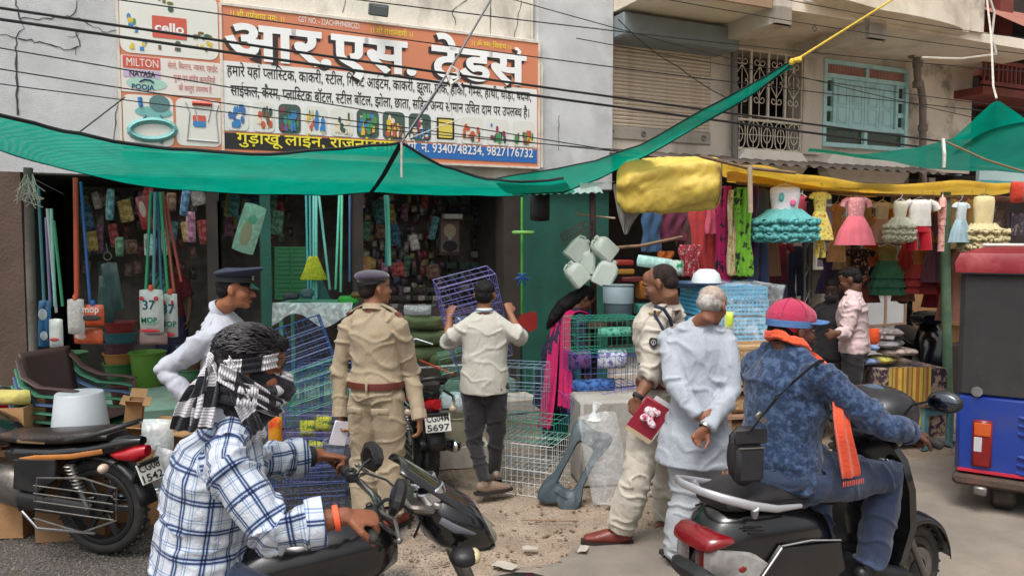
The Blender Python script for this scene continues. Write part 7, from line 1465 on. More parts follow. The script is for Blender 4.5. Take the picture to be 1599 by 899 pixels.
def pillow(name,lab,cat,px,py,d,w,h,t,m,roll=0,yaw=0,group=None,tilt=0):
    o = pillow_mesh(w,h,t,px).build(name,m,None,80); o.location = P(px,py,d); o.rotation_euler = (R(tilt),R(roll),R(yaw)); return tag(o,lab,cat,group)
def stick(name,lab,cat,a,c,r,m,group=None,mid=None):
    b = MB(); b.tube([P(*a)]+([P(*mid)] if mid else [])+[P(*c)],r,7); return tag(b.build(name,m,smooth=60),lab,cat,group)
# left bay: mops, brooms and packets (depth about 5.7)
gA,gB,gC = pl((96,176,190)),pl((40,150,110)),pl((34,92,160)); gO,gW,gBr = pl((206,84,50)),pl((190,196,196)),pl((150,84,54))
for i,(a,c,m,lab) in enumerate((((60,292,5.6),(69,470,5.5),pl((60,120,130)),'teal mop handle leaning just right of the grey pole'),((74,326,5.6),(88,488,5.5),gW,'white mop handle with a slight lean, left one of the close white pair'),((80,326,5.6),(86,478,5.5),pl((150,206,196)),'pale aqua mop handle, right one of the close white pair'),((84,345,5.7),(98,478,5.6),pl((70,170,120)),'green mop handle right of the pale aqua one'),((72,340,5.7),(79,480,5.6),pl((120,110,150)),'thin violet handle behind the white mop handles'),
    ((118,278,5.6),(120,462,5.5),gO,'long orange broom handle hanging upright'),((126,284,5.6),(141,474,5.5),gC,'blue spiral patterned broom handle beside the orange one'),
    ((236,300,5.6),(228,452,5.5),gB,'green handle, leftmost of the fan of mop handles'),((242,300,5.55),(240,450,5.5),pl((90,150,160)),'grey teal handle second from left in the fan of mop handles'),((246,300,5.6),(252,452,5.5),pl((40,100,130)),'blue handle in the middle of the fan of mop handles'),((250,300,5.55),(262,456,5.5),gB,'green handle right of the blue one in the fan of mop handles'),((254,300,5.6),(272,456,5.5),gBr,'brown handle near the right of the fan of mop handles'),((258,310,5.6),(283,440,5.5),pl((150,50,44)),'dark red handle, rightmost of the fan of mop handles'))):
    stick('mop',lab,'handle',a,c,.011 if i not in (5,) else .018,m)
def packet(lab,px,py,w,h,d,m,prints=(),t=.06,roll=0,cap=None,cat='packet',txt=None,yaw=0):
    k = d/1200; o = pillow_mesh(w*k,h*k,t,px).build('packet',m,None,80); o.location = P(px,py,d); o.rotation_euler = (0,R(roll),R(yaw)); tag(o,lab,cat)
    for (x,z,pw,ph,c) in prints: b = MB(); b.ell((x*w*k,-t/2-.001,z*h*k),(pw*w*k/2,.004,ph*h*k/2),None,12,5); b.build('print',ink(c),o,60)
    if cap: b = MB(); b.lathe([(.0,0),(.018,0),(.02,.03),(.012,.04),(0,.04)],(0,0,h*k/2-.01),'Z',12); b.build('cap',cap,o,50)
    if txt:
        for (s_,x,z,hh,c) in txt: VS,FS,w_ = shape(s_,.02); b = MB(); kk = hh*h*k/.7; b.add([((p[0]-w_/2)*kk+x*w*k,-t/2-.007,p[1]*kk+z*h*k) for p in VS],FS); b.build('print_text',ink(c),o)
    return o
fw = mat('packet_film_white',S((190,196,192)),.25,.15,12,.3,40,coat=.4); fr_ = mat('packet_red_edge',S((170,70,74)),.3,.2,12,.3,40,coat=.3)
packet('blue and white mop packet, lowest at the far left beside the grey pole',70,505,20,74,5.45,mat('packet_blue',S((40,104,150)),.3,.5,12,.3,40,coat=.4),[(0,.2,.7,.25,(200,210,214)),(.1,-.25,.6,.2,(200,210,214))],.05,2)
packet('white and grey mop packet right of the blue one',88,520,22,46,5.4,fw,[(0,-.2,.7,.12,(170,60,60))],.05)
packet('bare white stringy mop head packet hanging under the orange handle',119,494,27,56,5.4,mat('mop_string',S((196,192,188)),.9,.2,50,.8,60),[],.07,0,gO)
packet('orange printed mop packet under the blue handle',146,492,34,34,5.42,mat('packet_orange',S((206,86,44)),.3,.25,10,.3,40,coat=.4),[(0,-.1,.9,.3,(60,50,50))],.06,0,gC,txt=[('mop',.0,.15,.3,(230,220,210))])
packet('orange packet lying lower behind the white mop head',138,524,46,26,5.5,mat('packet_orange2',S((212,100,60)),.3,.25,14,.3,40,coat=.3),[(-.2,0,.4,.4,(230,210,200))],.05)
for px,lab,pr in ((237,'white and red mop packet numbered 37, front left of the pair',1),(267,'white and red mop packet numbered 37, partly behind on the right',1)):
    packet(lab,px,486 if px < 250 else 492,38 if px < 250 else 22,70,5.4 if px < 250 else 5.5,fw,[(0,.12,.5,.28,(196,214,208)),(-.3,.3,.2,.1,(190,50,60)),(.3,.3,.2,.1,(190,50,60)),(0,-.42,.9,.08,(190,50,60)),(0,-.2,.8,.18,(150,190,170))],.08,0,gO,txt=[('37',0,.06,.2,(36,70,90)),('MOP',0,-.24,.12,(40,90,80))])
packet('lower grey packet under the pair numbered 37',240,528,44,20,5.45,mat('packet_brownish',S((150,128,124)),.3,.3,12,coat=.3),[],.06)
packet('hanging red packet of brushes high in the left bay',226,332,20,52,6.0,mat('packet_red',S((160,40,46)),.3,.4,12,coat=.5),[(0,.1,.5,.5,(200,170,160))],.05,-12)
packet('small clear packet hanging under the red one',232,382,14,34,6.0,film('clear_film',op=.35),[(0,0,.5,.6,(150,110,100))],.04)
packet('clear green tinted bag of goods hanging aslant under the net',389,357,36,78,5.9,film('green_tint_film',(.45,.75,.6),.55),[(0,-.1,.5,.5,(150,150,120)),(.1,.2,.4,.2,(90,170,140))],.07,18,cat='bag')
for px,py,roll,lab in ((176,448,-8,'dark teal plastic cape hanging from a hook, right one'),(166,468,4,'dark teal plastic cape hanging from a hook, left and lower one')): pillow('plastic_cape',lab,'cape',px,py,5.9,.13,.38,.04,mat('dark_teal_plastic',S((52,82,82)),.25,.25,9,.5,20,coat=.4),roll)
b = MB(); b.torus(P(168,400,5.85),.03,.004,'Y',14,5); b.tube([P(168,394,5.85),P(166,380,5.85)],.004,5); tag(b.build('wall_hook',M_steel,smooth=60),'steel hook holding the dark teal capes','hook')
def tub(name,lab,cat,px,py,d,r0,r1,h,m,n=26,inv=False,zb=None,rot=None,rim=True,handle=False,**k):
    b = MB(); pr = [(0,0),(r0*.96,0),(r0,.006),(r1,h-.012),(r1+.008,h-.01),(r1+.01,h),(r1-.003,h),(r0-.006,.012),(0,.012)]; b.lathe(pr,(0,0,0),'Z',n,False); o = b.build(name,m,None,45); o.location = P(px,py,d)
    if zb is not None: o.location.z = zb
    if inv: o.rotation_euler = (PI,0,0)
    if rot: o.rotation_euler = rot
    return tag(o,lab,cat,**k)
for i,(c,lab) in enumerate((((64,120,70),'green basin, lowest of the nested basins'),((170,120,70),'ochre basin, second in the nested stack'),((90,60,70),'plum basin, third in the nested stack'),((60,110,120),'teal basin, fourth in the nested stack'),((140,50,50),'dark red basin, topmost of the nested stack'))):
    tub('basin',lab,'basin',188,590-i*16,5.9,.09,.115,.12,pl(c))
tub('bin','lime green dustbin under the packets numbered 37','bin',232,602,5.75,.10,.125,.26,pl((88,132,50)))
tub('bin','brown dustbin left of the lime green one','bin',196,640,5.7,.08,.10,.2,pl((96,62,58)))
tub('bin','olive green crate-like bin behind the chairs','bin',108,590,5.9,.12,.13,.2,pl((70,110,74)))
# plastic chairs nested in a leaning stack
def chair(name,lab,m,loc,rz,group=None,rx=0):
    t = thing(name,lab,'chair',loc,rz,group); t.rotation_euler = (0,R(rx),rz)
    b = MB(); b.loft([[(x,y*w,z+.0+.012*(1-y*y)*-1) for y in (-1,-.5,0,.5,1)]+[(x,y*w,z-.012) for y in (1,.5,0,-.5,-1)] for x,w,z in ((.22,.21,.415),(.2,.22,.43),(0,.215,.42),(-.2,.19,.41))]); b.build('seat',m,t,50)
    rows = [[(-.2-.10*u-.02*math.cos(y*1.4),y*(.19+.02*u),.41+.44*u) for y in np.linspace(-1,1,9)] for u in (0,.3,.6,.9,1)]; b = MB(); b.grid(rows); o = b.build('backrest',m,t,60); o.modifiers.new('t','SOLIDIFY').thickness = .012
    for s_ in (-1,1):
        b = MB(); b.tube([(-.29,s_*.21,.80),(-.22,s_*.245,.70),(-.08,s_*.26,.645),(.12,s_*.262,.64),(.2,s_*.258,.63)],[(.028,.009)]*5,8,side=(0,1,0),round_=True); b.build('arm',m,t,60)
        b = MB(); b.tube([(.19,s_*.255,.63),(.215,s_*.245,.4),(.25,s_*.25,0)],[(.024,.012)]*3,8,side=(1,0,0)); b.build('leg',m,t,60)
        b = MB(); b.tube([(-.19,s_*.2,.42),(-.27,s_*.235,0)],[(.024,.012)]*2,8,side=(1,0,0)); b.build('leg',m,t,60)
    return t
cc = P(118,700,5.15); chs = ((34,70,120),'dark blue'),((44,84,66),'deep green'),((56,112,84),'mid green'),((60,82,116),'slate blue'),((50,104,82),'bottle green'),((70,50,50),'brown')
for i,(c,nm) in enumerate(chs):
    chair('plastic_chair','%s plastic armchair, %s of the nested stack at left' % (nm,('lowest','second','third','fourth','fifth','topmost')[i]),pl(c),(cc.x+.012*i,cc.y,.0+.055*i),R(-14),'nested plastic chairs',0)
chair('plastic_chair','red plastic chair standing just left of the nested stack',pl((178,30,40)),(P(78,700,4.95).x,5.0,-.02),R(-24))
t_ = tub('tub','upturned white plastic tub on the carton behind the parked motorcycle','tub',124,612,4.85,.14,.175,.30,mat('tub_white',S((178,184,190)),.4,.05,6,.1,40),4*7,inv=True)
box_item('carton','brown carton under the upturned white tub','carton',120,700,4.85,(.4,.34,.62),mat('cardboard_dark',S((132,102,74)),.9,.12,5,.3,60),12,zb=0)
M_card = mat('cardboard',S((168,128,88)),.9,.1,5,.3,60,dirt=S((120,90,62)),dirts=3,dirta=.5)
def carton(lab,px,py,d,dims,rz,zb=None,rot=None,flaps=True,m=None):
    t = thing('carton',lab,'carton',P(px,py,d),R(rz));
    if zb is not None: t.location.z = zb
    if rot: t.rotation_euler = rot
    w,dd,h = dims; b = MB(); th = .006
    for a in ((-w/2,-w/2+th,-dd/2,dd/2),(w/2-th,w/2,-dd/2,dd/2),(-w/2+th,w/2-th,-dd/2,-dd/2+th),(-w/2+th,w/2-th,dd/2-th,dd/2)): b.bx(*a,0,h)
    b.bx(-w/2,w/2,-dd/2,dd/2,-.004,.0); b.build('box',m or M_card,t)
    if flaps:
        for q,(x,y,a,c) in enumerate(((0,-dd/2,w,dd*.45),(0,dd/2,w,dd*.45),(-w/2,0,w*.4,dd),(w/2,0,w*.4,dd))):
            b = MB(); sx_ = 1 if x > 0 else -1 if x < 0 else 0; sy_ = 1 if y > 0 else -1 if y < 0 else 0; an = R(35-q*12)
            if sy_: b.add([(-a/2,y,h),(a/2,y,h),(a/2,y+sy_*c*math.cos(an),h+c*math.sin(an)),(-a/2,y+sy_*c*math.cos(an),h+c*math.sin(an))],[(0,1,2,3)])
            else: b.add([(x,-c/2,h),(x,c/2,h),(x+sx_*a*math.cos(an),c/2,h+a*math.sin(an)),(x+sx_*a*math.cos(an),-c/2,h+a*math.sin(an))],[(0,1,2,3)])
            o = b.build('flap',m or M_card,t); o.modifiers.new('t','SOLIDIFY').thickness = .005
    return t
carton('brown carton at the far left edge behind the motorcycle seat',12,690,4.9,(.34,.3,.24),8,zb=.58,flaps=False)
carton('larger carton underneath the one at the far left edge',8,800,4.9,(.4,.34,.56),4,zb=0,flaps=False)
pillow('cloth_bundle','crumpled mustard cloth on the carton at the far left edge','cloth',14,620,4.85,.28,.1,.16,wrinkle(mat('mustard_cloth',S((178,166,96)),.9,.15,9,.6,40)))
carton('torn open carton standing on edge beside the stacked chairs',205,642,5.1,(.1,.2,.24),20,zb=.56,rot=(R(6),R(8),R(20)))
carton('open carton with splayed flaps right of the white tub',248,690,5.0,(.3,.24,.2),-12,zb=.42)
carton('open carton low behind the policeman, flaps folded out',268,720,5.15,(.28,.26,.42),25,zb=.0)
box_item('carton','plain carton under the torn one beside the chairs','carton',205,700,5.15,(.34,.3,.54),M_card,15,zb=0)
pillow('plastic_bag','crumpled clear plastic bag on the open carton behind the motorcycle tail','bag',246,678,4.75,.2,.2,.14,film('clear_film2',op=.45)); pillow('plastic_bag','clear plastic bag hanging behind the number plate of the parked motorcycle','bag',258,738,4.65,.2,.3,.1,film('grey_film',(.6,.63,.66),.45),20)
# centre bay: sticks, brooms, crates
cA = pl((110,186,176)); cB = pl((60,140,140))  # two plain handle plastics, aqua and a duller teal
for i,(x0,x1,y1,d,c,lab) in enumerate(((478,482,470,7.2,cB,'far left dull teal'),(484,486,460,7.2,cB,'second dull teal'),(490,490,482,7.0,cA,'bright aqua upright'),(494,494,466,7.0,cA,'pale aqua upright next to the yellow broom'),(498,515,452,7.1,cA,'slanting aqua'),(530,524,452,7.2,pl((96,190,160)),'mint left of the close pair'),(534,532,456,7.2,pl((96,190,160)),'mint right of the close pair'),(546,546,440,7.3,pl((60,90,130)),'dark blue'),(601,607,415,7.0,cA,'pale aqua left of the bundle over the beret'),(606,609,415,6.95,pl((120,200,180)),'pale mint right of the bundle over the beret'),(604,603,415,7.1,cB,'dull teal of the bundle over the beret'))):
    stick('broom',lab+' broom handle hanging in the middle bay','handle',(x0,305,d),(x1,y1,d-.1),.012,c)
def broom(lab,px,py0,py1,w,d,m,flare=1.0):
    k = d/1200; b = MB(); h = (py1-py0)*k; b.loft([[(w*k/2*f_*math.cos(q)*(1+.06*math.sin(9*q)),.3*w*k/2*f_*math.sin(q),-h*z) for q in np.linspace(0,2*PI,33)[:-1]] for f_,z in ((.3,0),(.42,.15),(.7,.6),(1,1),(.95,1.03))]); o = b.build('broom',m,None,80); o.location = P(px,py0,d); return tag(o,lab,'broom')
broom('yellow fan shaped broom head in the middle bay',489,400,436,42,6.9,mat('yellow_bristle',S((186,190,40)),.7,.25,50,.8,80)); broom('teal broom head below the yellow one',497,438,470,40,7.0,mat('teal_bristle',S((50,110,104)),.7,.25,50,.8,80))
def crate(name,lab,px,py,d,dims,m,rz=0,zb=None,group=None,cat='crate',n=5):
    w,dd,h = dims; t = thing(name,lab,cat,P(px,py,d),R(rz),group)
    if zb is not None: t.location.z = zb
    b = MB()
    for z in np.linspace(0,h,4): b.box((0,-dd/2,z),(w,.012,.02)); b.box((0,dd/2,z),(w,.012,.02)); b.box((-w/2,0,z),(.012,dd,.02)); b.box((w/2,0,z),(.012,dd,.02))
    b.bx(-w/2,w/2,-dd/2,dd/2,-.006,.0)
    for i in range(n*2+1):
        x = -w/2+w*i/(n*2)
        for y in (-dd/2,dd/2): b.box((x,y,h/2),(.012,.008,h))
    for i in range(n+1):
        y = -dd/2+dd*i/n
        for x in (-w/2,w/2): b.box((x,y,h/2),(.008,.012,h))
    b.build('slats',m,t); return t
for i in range(4):
    for j in range(2): crate('crate','dark green crate, %s row from the top, %s column, by the back of the shop' % (('first','second','third','fourth')[i],('left','right')[j]),441+j*24,405+i*20,7.9,(.15,.14,.12),pl((38,92,58)),25)
b = MB(); b.bx(-.3,.3,-.2,.2,-.02,0,.005)
for x in (-.27,.27):
    for y in (-.17,.17): b.bx(x-.015,x+.015,y-.015,y+.015,-.9,-.02)
tb = b.build('display_table',mat('aqua_table',S((96,160,140)),.5,.2,9,.3,40,dirt=S((60,90,84)),dirts=5,dirta=.6)); tb.location = P(497,470,6.6); tag(tb,'aqua topped table with plastic film over its edge in the middle bay','table')
b = MB(); b.grid([[(x,-.22-.04*k_+.02*math.sin(x*22+k_),.006-.07*k_**1.5*(1+.4*math.sin(x*13))) for x in np.linspace(-.32,.34,30)] for k_ in (0,.4,1,1.6)]); o = b.build('plastic_film',film('clear_film2'),None,80); o.location = tb.location; tag(o,'clear plastic film draped over the aqua table edge','film')
for px,py,w,h,c,lab in ((544,468,.17,.07,(54,170,60),'bright green plastic toy lying on the table'),(563,460,.16,.05,(120,90,50),'small brown printed box behind the green toy'),(455,462,.14,.06,(60,66,70),'dark pot beside the aqua table'),(480,458,.1,.08,(70,100,110),'grey blue jar beside the broom heads')):
    box_item('goods_box',lab,'box',px,py,6.5,(w,.12,h),pl(c),10,.02)
# back display: added backing boards, boxes, packets
pcol = [(150,120,116),(176,170,160),(120,60,64),(70,90,120),(90,100,90),(160,140,90),(60,60,66),(110,90,110),(140,60,70),(96,130,120),(190,186,180),(72,64,58)]
pnam = ['dusty pink','pale grey','dark red','slate blue','sage','straw','charcoal','mauve','crimson','sea green','off white','brown']
r_ = random.Random(11)
def backdrop(lab,px0,px1,y_,z0=zF,z1=zT): b = MB(); b.bx(ws(px0,-y_),ws(px1,-y_),y_,y_+.03,z0,z1-.01); o = wallobj(b,'backing_board',mat('brown_backing',S((112,102,96)),.8,.4,6,.5,30)); tag(o,lab,'board')  # mid-brown panel added behind the goods to keep the interior from going black
backdrop('tall added backing board behind the hanging packets in the middle of the shop',556,700,1.5); backdrop('added backing board behind the boxes on the right of the shop',702,792,1.5); backdrop('added backing board in the left bay behind the mop handles',120,330,1.7); backdrop('added backing board behind the green crates',345,550,2.1)
protos = {}; cnt = {}; ORD = 'first second third fourth fifth sixth seventh eighth ninth tenth eleventh twelfth thirteenth'.split()
def small(kind,px,py,y_,w,h,t,ci,zone):
    key = (kind,ci,round(w,2),round(h,2))
    m = mat('goods_%s' % pnam[ci].replace(' ','_'),S(pcol[ci]),.3,.5,25,.4,60,coat=.3,dirt=S(pcol[(ci*5+2) % 12]),dirts=40,dirta=.9)
    if key not in protos: protos[key] = (pillow_mesh(w,h,t,ci,6).mesh('packet',80) if kind == 'packet' else MB().box((0,0,0),(w,t,h),None,.004).mesh('packet',40)); protos[key].materials.append(m)
    o = bpy.data.objects.new(kind if kind == 'packet' else 'goods_box',protos[key]); link(o); o.location = ww(*wl(px,py,-y_)); o.location -= WN*-.0; o.rotation_euler = (0,R(r_.uniform(-8,8) if kind == 'packet' else 0),WA+R(r_.uniform(-15,15)))
    cnt[zone[:6]] = cnt.get(zone[:6],0)+1
    return tag(o,'%s %s %s' % (pnam[ci],'packet' if kind == 'packet' else 'box',zone),'packet' if kind == 'packet' else 'box','goods '+zone.split(', ')[-1])
for row in range(12):
    for k_ in range(13):
        if r_.random() < .9: small('packet',562+k_*10.5+r_.uniform(-4,4),312+row*14+r_.uniform(-4,4),1.35-.15*r_.random(),r_.choice((.06,.08)),r_.choice((.08,.13)),.04,r_.randrange(12),'in the %s row, %s from the left, on the middle board' % (ORD[row],ORD[k_]))
for row in range(10):
    for k_ in range(5):
        if not (690 < 702+k_*19 < 724 and 2 <= row <= 5): small('box',705+k_*19+r_.uniform(-2,2),312+row*17,1.4,r_.choice((.12,.14)),r_.choice((.08,.11)),.08,r_.choice((4,6,3,9,11,7,1)),'in the %s row, %s from the left, on the right shelves' % (ORD[row],ORD[k_]))
for k_ in range(36): small('packet',135+(k_//4)*21+r_.uniform(-5,5),315+(k_ % 4)*36+r_.uniform(-9,9),1.3,.08,.14,.05,r_.choice((0,2,4,6,11,9,1)),'in the %s column, %s from the top, in the left bay' % (ORD[k_//4],ORD[k_ % 4]))
for k_ in range(24): small('packet',352+(k_//3)*14+r_.uniform(-4,4),315+(k_ % 3)*26+r_.uniform(-6,6),1.3,.08,.12,.05,r_.choice((0,2,4,6,11,3,1)),'in the %s column, %s from the top, above the green crates' % (ORD[k_//3],ORD[k_ % 3]))
for row in range(3):
    for k_ in range(12): small('box',570+k_*11+r_.uniform(-3,3),452+row*13,.9,.1,.06,.1,r_.randrange(12),'in the %s row, %s from the left, heaped on the counter' % (ORD[row],ORD[k_]))
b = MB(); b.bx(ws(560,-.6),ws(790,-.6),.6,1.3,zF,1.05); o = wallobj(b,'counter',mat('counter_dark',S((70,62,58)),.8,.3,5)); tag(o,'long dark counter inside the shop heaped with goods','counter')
# larger stock hung and piled nearer the front
NC = (((120,46,46),'red'),((50,84,112),'blue'),((140,124,66),'yellow'),((62,100,74),'green'),((150,146,140),'pale grey'),((124,84,104),'pink'),((84,62,48),'brown'),((54,100,100),'teal'))
for i in range(22):
    c,nm = NC[(i*3+1) % 8]; px = 136+(i % 11)*19+r_.uniform(-5,5); py = (316,372)[i//11]+r_.uniform(-8,8)
    pillow('hanging_pouch','%s pouch, %s from left in the %s hanging row of the left bay' % (nm,ORD[i % 11],('upper','lower')[i//11]),'pouch',px+r_.uniform(-9,9),py+r_.uniform(-16,22),r_.uniform(7.3,8.0),r_.uniform(.07,.15),r_.uniform(.14,.3),.07,mottled('pouch_'+nm,S(c),S(tuple(min(255,x+46) for x in c)),26,.5,.6),r_.uniform(-14,14))
for i in range(14):
    c,nm = NC[(i*5+2) % 8]; px = 356+(i % 7)*13; py = (318,352)[i//7]+r_.uniform(-5,5)
    pillow('hanging_pouch','%s pouch %s from left in %s row by crates' % (nm,ORD[i % 7],('upper','lower')[i//7]),'pouch',px+r_.uniform(-5,5),py+r_.uniform(-8,12),r_.uniform(8.2,8.9),r_.uniform(.07,.14),r_.uniform(.14,.28),.06,mottled('pouch_'+nm,S(c),S(c)),r_.uniform(-14,14))
for i in range(15):
    c,nm = NC[(i*3+4) % 8]; px = 566+(i % 5)*26+r_.uniform(-5,5); py = (322,366,410)[i//5]
    pillow('hanging_pouch','%s bag, %s from left, %s row of bags before the middle board' % (nm,ORD[i % 5],('upper','middle','lower')[i//5]),'bag',px+r_.uniform(-9,9),py+r_.uniform(-14,14),r_.uniform(9.0,9.7),r_.uniform(.07,.17),r_.uniform(.12,.3),.06,mottled('pouch_'+nm,S(c),S(c)),r_.uniform(-14,14))
for i in range(16):
    c,nm = NC[(i*3) % 8]; st_ = i//4; lv = i % 4
    tub('bucket','%s bucket, %s from the floor in the %s nested stack behind the policeman' % (nm,ORD[lv],ORD[st_]),'bucket',300+st_*34,560,7.5,.11,.14,.2,pl(c),20,zb=zF+.005+lv*.11)
for i in range(7):
    c,nm = NC[(i*3+2) % 8]
    box_item('goods_box','%s tub-shaped box, %s from the left along the front of the counter' % (nm,ORD[i]),'box',560+i*33,520,8.05,(.18,.14,.14),mottled('boxg_'+nm,S(c),S((200,196,190)),14,.54,.58),r_.uniform(0,40),.02,zb=.93+.0*i)
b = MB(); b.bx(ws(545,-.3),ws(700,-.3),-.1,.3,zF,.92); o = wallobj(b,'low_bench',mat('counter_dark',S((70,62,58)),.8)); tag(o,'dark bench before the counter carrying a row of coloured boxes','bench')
# framed portrait and goddess poster (plain stand-ins)
PT = thing('framed_picture','framed picture of a bearded man with a pale halo on the shop shelves','picture',P(702,368,9.6),WA)
b = MB(); b.bx(-.14,.14,-.012,.012,-.24,.22); b.build('frame',mat('frame_dark',S((70,60,58)),.6),PT); b = MB(); b.bx(-.12,.12,-.014,-.0125,-.2,.2); b.build('ground',ink((120,104,96)),PT)
for nm,c_,r2_,cc_ in (('halo',(0,.06),(.085,.085),(186,166,140)),('face',(0,.055),(.04,.055),(120,84,66)),('beard',(0,-.0),(.035,.06),(170,164,158)),('robe',(0,-.13),(.1,.07),(46,40,44))):
    b = MB(); b.ell((c_[0],-.0150-.001*len(nm)*.1,c_[1]),(r2_[0],.002,r2_[1]),None,16,5); b.build(nm,ink(cc_),PT)
box_item('white_box','white box on the shelf just above the framed picture','box',706,338,9.5,(.24,.1,.06),mat('box_white',S((190,188,184)),.6),25)
PO = thing('poster','reddish poster of a garlanded figure with a golden frame in the middle of the shop','poster',P(565,424,8.4),WA); b = MB(); b.bx(-.1,.1,-.01,.01,-.16,.16); b.build('frame',mat('frame_gold',S((140,104,50)),.5),PO)
for c_,r2_,cc_ in (((0,.03),(.05,.06),(176,110,110)),((0,-.07),(.07,.06),(150,50,60)),((0,.06),(.025,.03),(190,150,110)),((.05,-.02),(.02,.05),(180,160,70))): b = MB(); b.ell((c_[0],-.012,c_[1]),(r2_[0],.003,r2_[1]),None,14,5); b.build('print',ink(cc_),PO)
# sacks
M_sack = mat('green_sack',S((104,116,78)),.8,.15,9,.5,60,dirt=S((70,74,56)),dirts=4,dirta=.5)
for i,(px,py,w,h,lab) in enumerate(((664,552,.42,.17,'green sack, lowest of the pile in front of the counter'),(668,528,.4,.16,'green sack in the middle of the pile'),(660,504,.38,.15,'green sack, topmost of the pile'),(690,560,.34,.17,'green sack lying right of the pile'),(652,484,.28,.1,'grey plastic sheet folded on top of the sacks'))):
    pillow('sack',lab,'sack',px,py,7.6,w,h,.26,wrinkle(M_sack) if i < 4 else film('grey_film'),(-4,3,5,-5,2)[i],20)
stick('pipe','pale horizontal pipe lying low in front of the sacks','pipe',(600,578,6.9),(722,570,6.9),.012,gW); stick('stick','orange stick lying aslant on the shop step','stick',(655,562,6.9),(708,584,6.7),.01,gO)
# right end of the shop: long green broom, glove, dustpan
stick('broom','long lime green broom handle upright before the green wall','handle',(815,308,7.8),(815,492,7.7),.014,pl((70,160,60)))
box_item('broom','lime green broom head set crosswise on the long handle','broom',817,363,7.65,(.22,.05,.035),pl((120,180,90)),0,.01)
b = MB()
for i in range(6): b.tube([(0,0,0),(.06*math.cos(i*1.05),0,.06*math.sin(i*1.05)+(-.03))],.013,7,round_=True)
o = b.build('cloth_flower',pl((36,90,160)),None,60); o.location = P(815,431,7.6); tag(o,'blue rubber glove tied to the long lime handle','glove')
b = MB(); b.loft([[(-.08,0,-.08),(.08,0,-.08),(.06,.01,-.08),(-.06,.01,-.08)],[(-.1,0,0),(.1,0,0),(.1,.05,0),(-.1,.05,0)],[(-.02,0,.1),(.02,0,.1),(.02,.02,.1),(-.02,.02,.1)]]); o = b.build('dustpan',pl((196,50,44)),None,40); o.location = P(826,501,7.3); o.rotation_euler = (0,R(38),0); tag(o,'red dustpan hanging right of the boy','dustpan')
pillow('black_bag','black square bag hanging beside the lime green handle under the tin sheet','bag',843,322,7.7,.2,.3,.06,M_black)
# ---------------------------------------------------------------- wire racks
def rack(lab,c,dims,rot,m,shelves=3,step=.055,r=.0019,group=None,nm='wire_rack'):
    t = thing(nm,lab,'rack',c,0,group); t.rotation_euler = tuple(R(a) for a in rot); w,dd,h = dims
    b = MB()
    for x in (-w/2,w/2):
        for y in (-dd/2,dd/2): b.tube([(x,y,0),(x,y,h)],r*1.5,4)
    for z in (0,h):
        for p,q in (((-w/2,-dd/2),(w/2,-dd/2)),((w/2,-dd/2),(w/2,dd/2)),((w/2,dd/2),(-w/2,dd/2)),((-w/2,dd/2),(-w/2,-dd/2))): b.tube([(*p,z),(*q,z)],r*1.4,4)
    b.build('frame',m,t)
    def gridp(o_,u,v,nu,nv):
        b = MB(); o_,u,v = V(o_),V(u),V(v)
        for i in range(nu+1): b.tube([o_+u*i/nu,o_+u*i/nu+v],r,3)
        for j in range(nv+1): b.tube([o_+v*j/nv,o_+v*j/nv+u],r,3)
        b.build('wire_grid',m,t)
    nx,ny,nz = max(2,int(w/step)),max(2,int(dd/step)),max(2,int(h/(step)))
    for k_ in range(shelves): z = h*k_/max(1,shelves-1); gridp((-w/2,-dd/2,z+.001),(w,0,0),(0,dd,0),nx,2)
    gridp((-w/2,-dd/2,0),(w,0,0),(0,0,h),nx,nz//2); gridp((-w/2,dd/2,0),(w,0,0),(0,0,h),nx//2,nz)
    for x in (-w/2,w/2): gridp((x,-dd/2,0),(0,dd,0),(0,0,h),ny,nz//2)
    return t
K_wb,K_wg,K_wp,K_ww = [mat('wire_'+n_,S(c),.4,.05,5) for n_,c in (('blue',(50,84,150)),('green',(34,136,112)),('violet',(104,98,164)),('white',(190,194,192)))]
rack('violet blue wire rack held up at an angle by the boy in the cream t-shirt',P(752,556,6.0),(.44,.3,.66),(10,-14,12),K_wp,7,.07)
rack('green wire rack just under the violet one held by the boy',P(735,600,6.2),(.42,.2,.3),(0,-12,8),K_wg,3)
rack('blue wire rack tilted at the top of the pile behind the scarf rider',P(492,588,5.85),(.36,.3,.44),(-8,-18,20),K_wb,6,.045)
rack('green wire rack tilted in the middle of the left pile',P(500,632,5.7),(.4,.3,.30),(-6,-16,16),K_wg,5,.05)
rack('violet wire rack with yellow packets, lower in the left pile',P(492,742,5.6),(.46,.3,.48),(0,4,14),K_wp,4,.05)
rack('blue wire rack resting on the gravel at the foot of the left pile',(P(486,780,5.4).x,5.35,.0),(.5,.34,.42),(0,0,12),K_wb,4,.05)
rack('violet wire rack upright behind the yellow packets, right of the left pile',P(520,720,6.0),(.4,.3,.8),(0,-3,10),K_wp,6,.05)
rack('blue wire rack standing low between the orange bag and the violet one',(P(458,720,5.9).x,5.9,0),(.4,.3,.9),(0,2,18),K_wb,6,.05)
rack('white wire cage standing on the ground right of the boy',(P(828,760,5.7).x,5.75,0),(.5,.42,.38),(0,0,-22),K_ww,3,.045)
rack('green wire basket on the white wire cage right of the boy',(P(832,760,5.7).x,5.78,.385),(.46,.34,.14),(0,0,-22),K_wg,2,.05)
rack('thin blue grey wire cage standing behind the white one',(P(815,700,6.2).x,6.25,0.0),(.4,.3,.86),(0,0,-16),mat('wire_steelblue',S((110,140,160)),.4),5,.06)
rack('green wire basket on top of the stack right of the magenta dupatta',P(942,545,6.2),(.56,.36,.26),(0,0,14),K_wg,2,.045)
